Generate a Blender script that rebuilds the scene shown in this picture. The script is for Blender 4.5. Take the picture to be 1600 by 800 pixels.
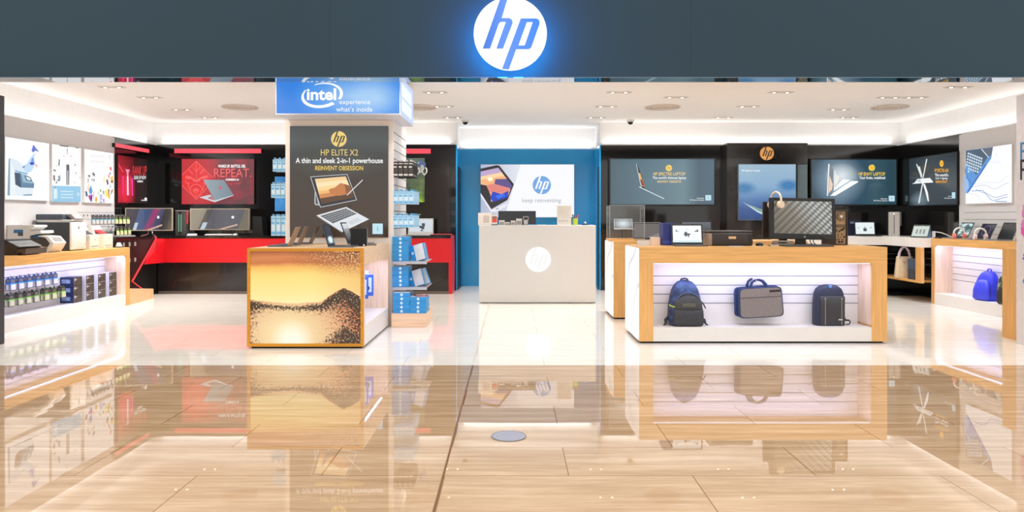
import bpy, bmesh, math, random
from mathutils import Vector, Matrix
from mathutils.geometry import tessellate_polygon

random.seed(7)
SC = bpy.context.scene
for o in list(bpy.data.objects):
    bpy.data.objects.remove(o, do_unlink=True)
COL = SC.collection
PI = math.pi

# ------------------------------------------------------------------ camera, world, exposure
F = 1120.0          # focal length in pixels of the 1600 px wide frame
CZ = 1.23           # eye height
cam_d = bpy.data.cameras.new('camera')
cam = bpy.data.objects.new('camera', cam_d)
COL.objects.link(cam)
cam.location = (0, 0, CZ)
cam.rotation_euler = (PI / 2, 0, 0)
cam_d.sensor_fit = 'HORIZONTAL'
cam_d.sensor_width = 36.0
cam_d.lens = 36.0 * F / 1600.0
cam_d.shift_x = 0.0
cam_d.shift_y = -60.0 / 1600.0
cam_d.clip_end = 200
SC.camera = cam

world = bpy.data.worlds.new('mall_ambient')
SC.world = world
world.use_nodes = True
wb = world.node_tree.nodes['Background']
wb.inputs[0].default_value = (1.0, 0.975, 0.945, 1)
wb.inputs[1].default_value = 1.25

SC.view_settings.view_transform = 'Standard'
SC.view_settings.look = 'None'
SC.view_settings.gamma = 1.0
SC.view_settings.use_curve_mapping = False
SC.view_settings.exposure = 0.0

K_DOWN = 26.0       # watts of each recessed ceiling light
K_COVE = 1.25       # watts per metre of the cove strips
K_MALL = 175.0      # watts of each lamp added above the mall floor
K_SHELF = 3.0       # watts per metre of the strips in the counters


def area_light(name, loc, rot, sx, sy, power, color=(1, 1, 1), parent=None):
    d = bpy.data.lights.new(name, 'AREA')
    d.shape = 'RECTANGLE'
    d.size, d.size_y = sx, sy
    d.energy = power
    d.color = color
    o = bpy.data.objects.new(name, d)
    o.location, o.rotation_euler = loc, rot
    COL.objects.link(o)
    if parent:
        o.parent = parent
    return o


# unseen lamps added high above the walkway to brighten the mall floor
for i, mx_ in enumerate((-4.5, -1.5, 1.5, 4.5)):
    for my_ in (1.2, 4.2):
        d_ = bpy.data.lights.new('mall_fill', 'SPOT')
        d_.energy = K_MALL
        d_.spot_size = 1.75
        d_.spot_blend = 0.9
        d_.shadow_soft_size = 0.25
        d_.color = (1.0, 0.96, 0.91)
        o_ = bpy.data.objects.new('mall_fill', d_)
        o_.location = (mx_, my_, 5.2)
        COL.objects.link(o_)

# cove strips on top of the wall cladding, shining up to the ceiling
UP = (PI, 0, 0)
COVE = (1.0, 0.985, 0.96)
area_light('cove_light', (-6.06, 9.6, 2.47), UP, 0.09, 4.8, K_COVE * 4.8, COVE)
area_light('cove_light', (6.56, 9.6, 2.47), UP, 0.09, 4.8, K_COVE * 4.8, COVE)
area_light('cove_light', (-3.5, 12.16, 2.48), UP, 4.9, 0.09, K_COVE * 5.6, COVE)
area_light('cove_light', (4.0, 12.16, 2.48), UP, 4.9, 0.09, K_COVE * 5.6, COVE)
area_light('cove_light', (0.28, 12.95, 2.49), UP, 2.3, 0.08, K_COVE * 3.6, COVE)


# ------------------------------------------------------------------ pixel -> place helpers
def W(px, py, D):
    return Vector(((px - 800.0) * D / F, D, CZ + (340.0 - py) * D / F))


def DX(px, X):                     # depth of the wall plane x = X at image column px
    return X * F / (px - 800.0)


def zD(py, D):
    return CZ + (340.0 - py) * D / F


def xD(px, D):
    return (px - 800.0) * D / F


# ------------------------------------------------------------------ materials (all procedural)
def lin(c):
    out = []
    for v in c[:3]:
        v = v / 255.0
        out.append(v / 12.92 if v <= 0.04045 else ((v + 0.055) / 1.055) ** 2.4)
    return (out[0], out[1], out[2], 1.0)


MATS = {}


def new_mat(name):
    m = bpy.data.materials.new(name)
    m.use_nodes = True
    nt = m.node_tree
    b = nt.nodes['Principled BSDF']
    return m, nt, b


def mat(name, rgb, rough=0.5, metal=0.0, var=0.05, scale=14.0, ior=1.5, coat=0.0, stretch=(1, 1, 1), bump=0.0, trans=0.0, alpha=1.0):
    if name in MATS:
        return MATS[name]
    m, nt, b = new_mat(name)
    c = lin(rgb)
    tc = nt.nodes.new('ShaderNodeTexCoord')
    mp = nt.nodes.new('ShaderNodeMapping')
    mp.inputs['Scale'].default_value = stretch
    nz = nt.nodes.new('ShaderNodeTexNoise')
    nz.inputs['Scale'].default_value = scale
    nz.inputs['Detail'].default_value = 4
    rp = nt.nodes.new('ShaderNodeValToRGB')
    rp.color_ramp.elements[0].position = 0.3
    rp.color_ramp.elements[1].position = 0.7
    rp.color_ramp.elements[0].color = tuple(v * (1 - var) for v in c[:3]) + (1,)
    rp.color_ramp.elements[1].color = tuple(min(1, v * (1 + var)) for v in c[:3]) + (1,)
    nt.links.new(tc.outputs['Object'], mp.inputs['Vector'])
    nt.links.new(mp.outputs['Vector'], nz.inputs['Vector'])
    nt.links.new(nz.outputs['Fac'], rp.inputs['Fac'])
    nt.links.new(rp.outputs['Color'], b.inputs['Base Color'])
    b.inputs['Roughness'].default_value = rough
    b.inputs['Metallic'].default_value = metal
    b.inputs['IOR'].default_value = ior
    if coat:
        b.inputs['Coat Weight'].default_value = coat
        b.inputs['Coat Roughness'].default_value = 0.03
    if trans:
        b.inputs['Transmission Weight'].default_value = trans
    b.inputs['Alpha'].default_value = alpha
    if bump:
        bp = nt.nodes.new('ShaderNodeBump')
        bp.inputs['Strength'].default_value = bump
        bp.inputs['Distance'].default_value = 0.003
        nt.links.new(nz.outputs['Fac'], bp.inputs['Height'])
        nt.links.new(bp.outputs['Normal'], b.inputs['Normal'])
    MATS[name] = m
    return m


def emit(name, rgb, k=1.0):
    if name in MATS:
        return MATS[name]
    m, nt, b = new_mat(name)
    b.inputs['Base Color'].default_value = (0.02, 0.02, 0.02, 1)
    b.inputs['Roughness'].default_value = 0.35
    b.inputs['Emission Color'].default_value = lin(rgb)
    b.inputs['Emission Strength'].default_value = k
    MATS[name] = m
    return m


def E(rgb, k=1.0):
    return emit('print_%02x%02x%02x_%d' % (int(rgb[0]), int(rgb[1]), int(rgb[2]), int(k * 100)), rgb, k)


def Pn(rgb):                       # unlit ink on an unlit print
    return mat('ink_%02x%02x%02x' % tuple(int(v) for v in rgb), rgb, 0.4, var=0.02)


def print_mat(name, build, gloss=0.3):
    """a backlit print whose colour is built from generated coordinates (u right, v up)"""
    if name in MATS:
        return MATS[name]
    m, nt, b = new_mat(name)
    tc = nt.nodes.new('ShaderNodeTexCoord')
    sp = nt.nodes.new('ShaderNodeSeparateXYZ')
    nt.links.new(tc.outputs['Generated'], sp.inputs[0])
    out = build(nt, tc, sp)
    b.inputs['Base Color'].default_value = (0.015, 0.015, 0.015, 1)
    b.inputs['Roughness'].default_value = gloss
    nt.links.new(out, b.inputs['Emission Color'])
    b.inputs['Emission Strength'].default_value = 1.0
    MATS[name] = m
    return m


def ramp(nt, fac, stops, interp='LINEAR'):
    r = nt.nodes.new('ShaderNodeValToRGB')
    r.color_ramp.interpolation = interp
    el = r.color_ramp.elements
    while len(el) < len(stops):
        el.new(0.5)
    for e, (p, c) in zip(el, stops):
        e.position = p
        e.color = lin(c) if max(c) > 1.0 or len(c) == 3 else c
    nt.links.new(fac, r.inputs['Fac'])
    return r.outputs['Color']


def mth(nt, op, a, b=None, c=None, clamp=False):
    n = nt.nodes.new('ShaderNodeMath')
    n.operation = op
    n.use_clamp = clamp
    for i, v in enumerate((a, b, c)):
        if v is None:
            continue
        if isinstance(v, (int, float)):
            n.inputs[i].default_value = v
        else:
            nt.links.new(v, n.inputs[i])
    return n.outputs[0]


def mixc(nt, fac, a, b):
    n = nt.nodes.new('ShaderNodeMix')
    n.data_type = 'RGBA'
    for s, v in (('Factor', fac), ('A', a), ('B', b)):
        idx = {'Factor': 0, 'A': 6, 'B': 7}[s]
        if isinstance(v, (int, float)):
            n.inputs[idx].default_value = v
        elif isinstance(v, (tuple, list)):
            n.inputs[idx].default_value = lin(v)
        else:
            nt.links.new(v, n.inputs[idx])
    return n.outputs[2]


def noise(nt, vec, scale, detail=3, rough=0.5):
    n = nt.nodes.new('ShaderNodeTexNoise')
    n.inputs['Scale'].default_value = scale
    n.inputs['Detail'].default_value = detail
    n.inputs['Roughness'].default_value = rough
    nt.links.new(vec, n.inputs['Vector'])
    return n.outputs['Fac']


def radial(nt, sp, u, v, ru, rv):
    """1 at (u, v) falling to 0 at the ellipse edge"""
    a = mth(nt, 'DIVIDE', mth(nt, 'SUBTRACT', sp.outputs['X'], u), ru)
    b = mth(nt, 'DIVIDE', mth(nt, 'SUBTRACT', sp.outputs['Z'], v), rv)
    d = mth(nt, 'SQRT', mth(nt, 'ADD', mth(nt, 'MULTIPLY', a, a), mth(nt, 'MULTIPLY', b, b)))
    return mth(nt, 'SUBTRACT', 1.0, d, clamp=True)


WHITE = mat('white_laminate', (236, 232, 228), 0.35, var=0.015)
OFFWHITE = mat('warm_white_laminate', (226, 220, 212), 0.4, var=0.015)
WALLW = mat('white_plaster', (244, 244, 244), 0.85, var=0.015)
GREYP = mat('pale_grey_panel', (222, 222, 224), 0.45, var=0.015)
CEIL = mat('ceiling_plaster', (244, 242, 240), 0.9, var=0.012)
BLACKG = mat('black_gloss_panel', (22, 21, 21), 0.09, var=0.15, coat=0.3)
BLACK = mat('black_plastic', (17, 17, 18), 0.4, var=0.08)
BLACKM = mat('black_matt', (15, 15, 16), 0.7, var=0.08)
DGREY = mat('dark_grey_plastic', (52, 56, 60), 0.45, var=0.06)
MGREY = mat('mid_grey_plastic', (120, 122, 122), 0.45, var=0.05)
LGREY = mat('light_grey_plastic', (196, 196, 194), 0.4, var=0.04)
PWHITE = mat('white_plastic', (232, 230, 226), 0.4, var=0.02)
SILVER = mat('silver_metal', (196, 197, 200), 0.28, metal=0.85, var=0.03)
CHROME = mat('chrome', (215, 215, 218), 0.12, metal=1.0, var=0.02)
SCREENB = mat('dark_screen_glass', (14, 15, 18), 0.08, var=0.1)
REDP = mat('red_lacquer', (222, 22, 34), 0.35, var=0.03)
BLUEW = mat('blue_gloss_panel', (18, 150, 212), 0.18, var=0.04, scale=1.5, coat=0.2)
NAVY = mat('navy_header_panel', (17, 52, 68), 0.55, var=0.05, scale=1.2)
GROOVE = mat('groove_shadow', (120, 122, 135), 0.7, var=0.05)
LED = emit('led_strip', (240, 242, 255), 1.3)
REDLED = emit('red_light_bar', (255, 78, 96), 1.0)
REDLINE = emit('red_neon_line', (255, 62, 72), 1.0)
BROWNGOLD = mat('bronze_metal', (146, 116, 84), 0.35, metal=0.4, var=0.05)


def wood(name, rgb, axis, k=1.0):
    s = {'x': (1.2, 22, 22), 'z': (22, 22, 1.2), 'y': (22, 1.2, 22)}[axis]
    return mat(name, rgb, 0.42, var=0.14, scale=2.2, stretch=s)


OAK = wood('oak_veneer', (222, 168, 100), 'x')
OAKV = wood('oak_veneer_upright', (222, 168, 100), 'z')
OAKL = wood('pale_oak_veneer', (230, 190, 144), 'z')
OAKP = wood('pinkish_oak_lining', (234, 206, 180), 'z')
AMBER = wood('amber_edge_band', (206, 138, 26), 'x')


def floor_mat(name, c1, c2, c3, rough, ior, mort):
    m, nt, b = new_mat(name)
    tc = nt.nodes.new('ShaderNodeTexCoord')
    # long grain running across the shop front, a different run in every tile
    br = nt.nodes.new('ShaderNodeTexBrick')
    br.offset = 0.5
    br.squash = 1.0
    mp0 = nt.nodes.new('ShaderNodeMapping')
    mp0.inputs['Location'].default_value = (0.32 - 0.59, -2.99 + 0.425 * 8, 0)
    nt.links.new(tc.outputs['Object'], mp0.inputs['Vector'])
    nt.links.new(mp0.outputs['Vector'], br.inputs['Vector'])
    br.inputs['Scale'].default_value = 1.0
    br.inputs['Brick Width'].default_value = 1.18
    br.inputs['Row Height'].default_value = 0.425
    br.inputs['Mortar Size'].default_value = 0.0028
    br.inputs['Mortar Smooth'].default_value = 0.0
    br.inputs['Color1'].default_value = (0, 0, 0, 1)
    br.inputs['Color2'].default_value = (1, 1, 1, 1)
    br.inputs['Mortar'].default_value = (0.5, 0.5, 0.5, 1)
    sc = nt.nodes.new('ShaderNodeVectorMath')
    sc.operation = 'MULTIPLY_ADD'
    sc.inputs[1].default_value = (0.55, 7.0, 1)
    cx = nt.nodes.new('ShaderNodeCombineXYZ')
    tone = nt.nodes.new('ShaderNodeRGBToBW')
    nt.links.new(br.outputs['Color'], tone.inputs[0])
    nt.links.new(mth(nt, 'MULTIPLY', tone.outputs[0], 13.0), cx.inputs[0])
    nt.links.new(mth(nt, 'MULTIPLY', tone.outputs[0], 5.0), cx.inputs[1])
    nt.links.new(tc.outputs['Object'], sc.inputs[0])
    nt.links.new(cx.outputs[0], sc.inputs[2])
    n1 = noise(nt, sc.outputs[0], 2.2, 6, 0.62)
    n2 = noise(nt, sc.outputs[0], 9.0, 4, 0.6)
    f = mth(nt, 'ADD', mth(nt, 'MULTIPLY', n1, 0.72), mth(nt, 'MULTIPLY', n2, 0.28))
    col = ramp(nt, f, [(0.34, c1), (0.5, c2), (0.66, c3)])
    col = mixc(nt, br.outputs['Fac'], col, mort)
    nt.links.new(col, b.inputs['Base Color'])
    b.inputs['Roughness'].default_value = rough
    b.inputs['IOR'].default_value = ior
    wv = noise(nt, tc.outputs['Object'], 3.0, 1)
    bp = nt.nodes.new('ShaderNodeBump')
    bp.inputs['Strength'].default_value = 0.02
    bp.inputs['Distance'].default_value = 0.004
    nt.links.new(wv, bp.inputs['Height'])
    nt.links.new(bp.outputs['Normal'], b.inputs['Normal'])
    MATS[name] = m
    return m


FLOOR_IN = floor_mat('polished_cream_tile', (228, 219, 205), (236, 229, 218), (242, 237, 229), 0.05, 1.34, (206, 190, 170))
FLOOR_OUT = floor_mat('polished_tan_tile', (166, 134, 102), (186, 155, 121), (206, 178, 148), 0.015, 1.9, (140, 98, 58))


# ------------------------------------------------------------------ mesh helpers
class MB:
    """collects shapes into one mesh"""

    def __init__(s):
        s.v, s.f, s.mi, s.sm = [], [], [], []
        s.T = Matrix.Identity(4)

    def add(s, verts, faces, m=0, smooth=False):
        k = len(s.v)
        s.v += [s.T @ Vector(p) for p in verts]
        for f in faces:
            s.f.append([i + k for i in f])
            s.mi.append(m)
            s.sm.append(smooth)
        return s

    def frombm(s, bm, m=0, smooth=False):
        bm.verts.index_update()
        s.add([v.co.copy() for v in bm.verts], [[v.index for v in f.verts] for f in bm.faces], m, smooth)
        bm.free()
        return s

    def box(s, x0, x1, y0, y1, z0, z1, m=0, bev=0.0, seg=2):
        if x0 > x1: x0, x1 = x1, x0
        if y0 > y1: y0, y1 = y1, y0
        if z0 > z1: z0, z1 = z1, z0
        bm = bmesh.new()
        bmesh.ops.create_cube(bm, size=1.0)
        for v in bm.verts:
            v.co = Vector(((x0 + x1) / 2 + v.co.x * (x1 - x0), (y0 + y1) / 2 + v.co.y * (y1 - y0), (z0 + z1) / 2 + v.co.z * (z1 - z0)))
        if bev > 0:
            b = min(bev, 0.49 * min(x1 - x0, y1 - y0, z1 - z0))
            bmesh.ops.bevel(bm, geom=bm.edges[:], offset=b, segments=seg, affect='EDGES', profile=0.5)
        return s.frombm(bm, m, bev > 0 and seg > 2)

    def cyl(s, p0, p1, r0, r1=None, n=20, m=0, smooth=True, caps=True):
        r1 = r0 if r1 is None else r1
        p0, p1 = Vector(p0), Vector(p1)
        d = (p1 - p0).normalized()
        a = d.orthogonal().normalized()
        b = d.cross(a)
        vs, fs = [], []
        for p, r in ((p0, r0), (p1, r1)):
            for i in range(n):
                t = 2 * PI * i / n
                vs.append(p + a * (math.cos(t) * r) + b * (math.sin(t) * r))
        for i in range(n):
            j = (i + 1) % n
            fs.append([i, j, n + j, n + i])
        s.add(vs, fs, m, smooth)
        if caps:
            s.add(vs[:n], [list(range(n))[::-1]], m)
            s.add(vs[n:], [list(range(n))], m)
        return s

    def tube(s, pts, r, n=8, m=0, closed=False, flat=1.0, up=None):
        pts = [Vector(p) for p in pts]
        N = len(pts)
        rs = r if isinstance(r, (list, tuple)) else [r] * N
        vs, fs = [], []
        prev = None
        for i, p in enumerate(pts):
            if closed:
                t = (pts[(i + 1) % N] - pts[i - 1]).normalized()
            else:
                t = (pts[min(i + 1, N - 1)] - pts[max(i - 1, 0)]).normalized()
            if up is not None:
                a = t.cross(Vector(up)).normalized()
            elif prev is None:
                a = t.orthogonal().normalized()
            else:
                a = (prev - t * prev.dot(t)).normalized()
            prev = a
            b = t.cross(a)
            for k in range(n):
                an = 2 * PI * k / n
                vs.append(p + a * (math.cos(an) * rs[i]) + b * (math.sin(an) * rs[i] * flat))
        for i in range(N if closed else N - 1):
            for k in range(n):
                i2, k2 = (i + 1) % N, (k + 1) % n
                fs.append([i * n + k, i * n + k2, i2 * n + k2, i2 * n + k])
        s.add(vs, fs, m, True)
        if not closed:
            s.add(vs[:n], [list(range(n))[::-1]], m)
            s.add(vs[-n:], [list(range(n))], m)
        return s

    def prism(s, pts, vec, m=0):
        """polygon (3-D points in one plane) swept along vec"""
        pts = [Vector(p) for p in pts]
        n = len(pts)
        v = Vector(vec)
        nrm = Vector((0, 0, 0))
        for i in range(n):
            nrm += pts[i].cross(pts[(i + 1) % n])
        if nrm.dot(v) > 0:
            pts.reverse()
        vs = pts + [p + v for p in pts]
        fs = [list(range(n)), list(range(2 * n - 1, n - 1, -1))]
        for i in range(n):
            j = (i + 1) % n
            fs.append([j, i, n + i, n + j])
        return s.add(vs, fs, m)

    def hexa(s, p, m=0):
        """eight corners: 4 bottom ccw, 4 top"""
        return s.add(p, [[3, 2, 1, 0], [4, 5, 6, 7], [0, 1, 5, 4], [1, 2, 6, 5], [2, 3, 7, 6], [3, 0, 4, 7]], m)

    def loft(s, rings, m=0, smooth=True, cap=True):
        n = len(rings[0])
        vs = [p for r in rings for p in r]
        fs = []
        for i in range(len(rings) - 1):
            for k in range(n):
                j = (k + 1) % n
                fs.append([i * n + k, i * n + j, (i + 1) * n + j, (i + 1) * n + k])
        s.add(vs, fs, m, smooth)
        if cap:
            s.add(rings[0], [list(range(n))[::-1]], m, False)
            s.add(rings[-1], [list(range(n))], m, False)
        return s

    def ball(s, c, rx, ry=None, rz=None, m=0, u=16, v=10):
        ry = rx if ry is None else ry
        rz = rx if rz is None else rz
        bm = bmesh.new()
        bmesh.ops.create_uvsphere(bm, u_segments=u, v_segments=v, radius=1.0)
        for w in bm.verts:
            w.co = Vector((c[0] + w.co.x * rx, c[1] + w.co.y * ry, c[2] + w.co.z * rz))
        return s.frombm(bm, m, True)

    def build(s, name, mats, parent=None, loc=None):
        me = bpy.data.meshes.new(name)
        me.from_pydata([tuple(p) for p in s.v], [], s.f)
        if not isinstance(mats, (list, tuple)):
            mats = [mats]
        for mm in mats:
            me.materials.append(mm)
        me.polygons.foreach_set('material_index', s.mi)
        me.polygons.foreach_set('use_smooth', s.sm)
        me.update()
        o = bpy.data.objects.new(name, me)
        COL.objects.link(o)
        if parent:
            o.parent = parent
        if loc is not None:
            o.location = loc
        return o


def sring(z, hw, hd, e=3.5, n=28, xo=0.0, yo=0.0):
    out = []
    for i in range(n):
        t = 2 * PI * i / n
        c, q = math.cos(t), math.sin(t)
        out.append(Vector((xo + hw * math.copysign(abs(c) ** (2 / e), c), yo + hd * math.copysign(abs(q) ** (2 / e), q), z)))
    return out


def thing(name, label, cat, loc=(0, 0, 0), rotz=0.0, group=None):
    o = bpy.data.objects.new(name, None)
    o.empty_display_size = 0.1
    COL.objects.link(o)
    o.location = loc
    o.rotation_euler = (0, 0, rotz)
    o['label'], o['category'] = label, cat
    if group:
        o['group'] = group
    return o


def tag(o, label, cat, group=None):
    o['label'], o['category'] = label, cat
    if group:
        o['group'] = group
    return o


def struct(name, mb, mats):
    o = mb.build(name, mats)
    o['kind'] = 'structure'
    return o


KIDS = {}


def kids(o):
    return [c for c in bpy.data.objects if c.parent == o]


def dup(root, loc, rotz=None, label=None, group=None, cache={}):
    """a copy of a thing, of its parts and of their sub-parts"""
    if root.name not in cache:
        cache[root.name] = [(c, kids(c)) for c in kids(root)]
    r = root.copy()
    COL.objects.link(r)
    r.location = loc
    if rotz is not None:
        r.rotation_euler = (0, 0, rotz)
    if label:
        r['label'] = label
    if group:
        r['group'] = group
    for ch, gs in cache[root.name]:
        c = ch.copy()
        COL.objects.link(c)
        c.parent = r
        for g in gs:
            d = g.copy()
            COL.objects.link(d)
            d.parent = c
    return r


ORD = ['first', 'second', 'third', 'fourth', 'fifth', 'sixth', 'seventh', 'eighth', 'ninth', 'tenth', 'eleventh', 'twelfth', 'thirteenth', 'fourteenth', 'fifteenth']


# ------------------------------------------------------------------ lettering and logo outlines
def glyphs(s, bold=0.0, shear=0.0):
    """flat mesh of a line of text: (verts 2-D, faces), box normalised to 0..1"""
    cu = bpy.data.curves.new('lettering', 'FONT')
    cu.body = s
    cu.offset = bold
    cu.shear = shear
    cu.resolution_u = 3
    ob = bpy.data.objects.new('lettering', cu)
    COL.objects.link(ob)
    dg = bpy.context.evaluated_depsgraph_get()
    me = bpy.data.meshes.new_from_object(ob.evaluated_get(dg))
    vs = [(v.co.x, v.co.y) for v in me.vertices]
    fs = [list(p.vertices) for p in me.polygons]
    bpy.data.objects.remove(ob, do_unlink=True)
    bpy.data.meshes.remove(me)
    x0, x1 = min(v[0] for v in vs), max(v[0] for v in vs)
    y0, y1 = min(v[1] for v in vs), max(v[1] for v in vs)
    return [((v[0] - x0) / (x1 - x0), (v[1] - y0) / (y1 - y0)) for v in vs], fs


_cx, _cy, _r = 599.0, 322.0, 351.0


def _lg(pts):
    return [((x - _cx) / _r, (_cy - y) / _r) for x, y in pts]


LOGO_H = _lg([(335, 468), (405, 468), (487, 235), (496, 219), (510, 212), (556, 212), (466, 468), (529, 468), (616, 238), (622, 215), (614, 190), (590, 175), (517, 175), (577, -26), (505, -16)])
LOGO_P = _lg([(520, 663), (585, 668), (655, 474), (768, 474), (790, 468), (803, 448), (878, 236), (880, 208), (868, 186), (845, 178), (700, 178)])
LOGO_PH = _lg([(758, 214), (814, 214), (737, 437), (677, 437)])


def tess(outer, holes=()):
    polys = [[Vector((p[0], p[1], 0)) for p in outer]] + [[Vector((p[0], p[1], 0)) for p in h] for h in holes]
    flat = [p for q in polys for p in q]
    tri = tessellate_polygon(polys)
    return [(p.x, p.y) for p in flat], [list(t) for t in tri]


def circle(n=48):
    return [(math.cos(2 * PI * i / n), math.sin(2 * PI * i / n)) for i in range(n)]


# ------------------------------------------------------------------ lit panels and prints
class Panel:
    """a print or screen on a wall plane; its artwork is laid out on that plane.
    side F faces the shop front, L hangs on the wall x = dist < 0, R on the wall x = dist > 0"""

    def __init__(s, name, label, cat, side, dist, rect, depth, face, casing=None, group=None, bezel=0.0, facename='print'):
        s.side, s.dist = side, dist
        x0, y0, x1, y1 = rect
        a, b = s.plane(x0, y0), s.plane(x1, y1)
        s.uc = (a[0] + b[0]) / 2
        s.v0 = min(a[1], b[1])
        h = abs(a[1] - b[1])
        w = abs(a[0] - b[0])
        rot = {'F': 0.0, 'L': PI / 2, 'R': -PI / 2}[side]
        loc = {'F': (s.uc, dist, s.v0), 'L': (dist, s.uc, s.v0), 'R': (dist, -s.uc, s.v0)}[side]
        s.o = thing(name, label, cat, loc, rot, group)
        s.w, s.h = w, h
        c = MB().box(-w / 2 - bezel, w / 2 + bezel, 0, depth, -bezel, h + bezel)
        c.build('casing', casing or LGREY, s.o)
        if bezel:
            fr = MB()
            for q in ((-w / 2 - bezel, -w / 2, -bezel, h + bezel), (w / 2, w / 2 + bezel, -bezel, h + bezel), (-w / 2, w / 2, -bezel, 0), (-w / 2, w / 2, h, h + bezel)):
                fr.box(q[0], q[1], -0.012, 0, q[2], q[3])
            fr.build('frame', casing or LGREY, s.o)
        q = MB()
        q.add([(-w / 2, -0.002, 0), (w / 2, -0.002, 0), (w / 2, -0.002, h), (-w / 2, -0.002, h)], [[0, 1, 2, 3]])
        q.build(facename, face, s.o)
        s.layers = {}
        s.n = 0

    def plane(s, px, py):
        if s.side == 'F':
            return (px - 800.0) * s.dist / F, CZ + (340.0 - py) * s.dist / F
        D = s.dist * F / (px - 800.0)
        return (D if s.side == 'L' else -D), CZ + (340.0 - py) * D / F

    def uv(s, px, py):
        a = s.plane(px, py)
        return a[0] - s.uc, a[1] - s.v0

    def _put(s, part, pts, faces, m):
        mb, mats = s.layers.setdefault(part, (MB(), []))
        if m not in mats:
            mats.append(m)
        s.n += 1
        y = -0.003 - 0.0004 * s.n
        mb.add([(p[0], y, p[1]) for p in pts], faces, mats.index(m))

    def poly(s, pts, m, part='picture', holes=()):
        P = [s.uv(*p) for p in pts]
        H = [[s.uv(*p) for p in h] for h in holes]
        v, f = tess(P, H)
        s._put(part, v, f, m)
        return s

    def line(s, pts, wpx, m, part='picture'):
        for a, b in zip(pts[:-1], pts[1:]):
            dx, dy = b[0] - a[0], b[1] - a[1]
            L = math.hypot(dx, dy) or 1
            nx, ny = -dy / L * wpx / 2, dx / L * wpx / 2
            s.poly([(a[0] + nx, a[1] + ny), (b[0] + nx, b[1] + ny), (b[0] - nx, b[1] - ny), (a[0] - nx, a[1] - ny)], m, part)
        return s

    def disc(s, cx, cy, rx, ry, m, part='picture', n=32):
        return s.poly([(cx + rx * c, cy + ry * q) for c, q in circle(n)], m, part)

    def text(s, t, box, m, bold=0.02, shear=0.0, part='lettering'):
        v, f = glyphs(t, bold, shear)
        x0, y0, x1, y1 = box
        s._put(part, [s.uv(x0 + p[0] * (x1 - x0), y1 - p[1] * (y1 - y0)) for p in v], f, m)
        return s

    def logo(s, cx, cy, r, md, ml, rx=None, part='logo'):
        rx = r if rx is None else rx
        s.disc(cx, cy, rx, r, md, part, 40)
        for outer, holes in ((LOGO_H, ()), (LOGO_P, (LOGO_PH,))):
            s.poly([(cx + p[0] * rx, cy - p[1] * r) for p in outer], ml, part, [[(cx + p[0] * rx, cy - p[1] * r) for p in h] for h in holes])
        return s

    def end(s):
        for part, (mb, mats) in s.layers.items():
            mb.build(part, mats, s.o)
        return s.o

# ================================================================== the setting
struct('floor', MB().box(-7.2, 7.6, 5.97, 13.4, -0.12, 0), FLOOR_IN)
struct('floor_front', MB().box(-9, 9, -4, 5.97, -0.12, 0), FLOOR_OUT)
struct('trim_1', MB().box(-0.333, -0.322, -4, 5.97, -0.02, 0.0015), mat('bronze_joint', (140, 98, 58), 0.35, metal=0.5))
struct('trim_2', MB().box(-0.334, -0.324, 5.97, 12.9, -0.02, 0.001), mat('pale_joint', (214, 196, 172), 0.4))
struct('ceiling', MB().box(-6.3, 6.8, 7.1, 13.2, 2.85, 3.0), CEIL)
struct('wall_left', MB().box(-6.3, -6.12, 7.0, 12.4, 0, 2.85), WALLW)
struct('wall_right', MB().box(6.62, 6.8, 7.0, 12.4, 0, 2.85), WALLW)
struct('wall_back', MB().box(-1.2, 1.75, 13.0, 13.2, 0, 2.85), WALLW)
struct('wall_back_left', MB().box(-6.3, -0.945, 12.22, 13.2, 0, 2.85), WALLW)
struct('wall_back_right', MB().box(1.50, 6.8, 12.22, 13.2, 0, 2.85), WALLW)
# cladding standing in front of the walls
struct('trim_3', MB().box(-6.12, -6.0, 7.0, 10.82, 0, 2.44), GREYP)
struct('trim_4', MB().box(-6.12, -6.0, 10.82, 12.22, 0, 2.45), BLACKG)
struct('trim_5', MB().box(-6.0, -0.945, 12.1, 12.22, 0, 2.46), BLACKG)
struct('trim_6', MB().box(1.50, 6.5, 12.1, 12.22, 0, 2.45), BLACKG)
struct('trim_7', MB().box(6.5, 6.62, 10.42, 12.22, 0, 2.44), BLACKG)
struct('trim_8', MB().box(6.5, 6.62, 7.0, 10.42, 0, 2.43), GREYP)
b = MB().box(-0.945, 1.5, 12.9, 13.0, 0, 2.46)
b.box(-0.945, -0.925, 12.11, 12.9, 0, 2.46).box(1.48, 1.5, 12.11, 12.9, 0, 2.46)
struct('trim_9', b, BLUEW)
# narrow door joints in the blue wall
d = MB().box(-0.926, -0.915, 12.25, 12.80, 0, 2.1).box(1.470, 1.481, 12.25, 12.32, 0, 2.1)
struct('trim_10', d, mat('dark_door_gap', (10, 18, 26), 0.5))
# slatwall field on the pale cladding above each side counter
sl = MB()
for z in (1.0, 1.1, 1.2, 1.3):
    sl.box(-6.004, -5.999, 9.9, 10.8, z, z + 0.006)
    sl.box(6.499, 6.504, 8.0, 10.3, z, z + 0.006)
struct('trim_11', sl, GROOVE)
# centre pier between the dark panels at the back, with its narrow screen reveal
struct('trim_12', MB().box(xD(1136, 11.9), xD(1262, 11.9), 11.9, 12.1, 0, 2.47), mat('charcoal_gloss_panel', (40, 39, 38), 0.12, var=0.12, coat=0.3))

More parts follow.
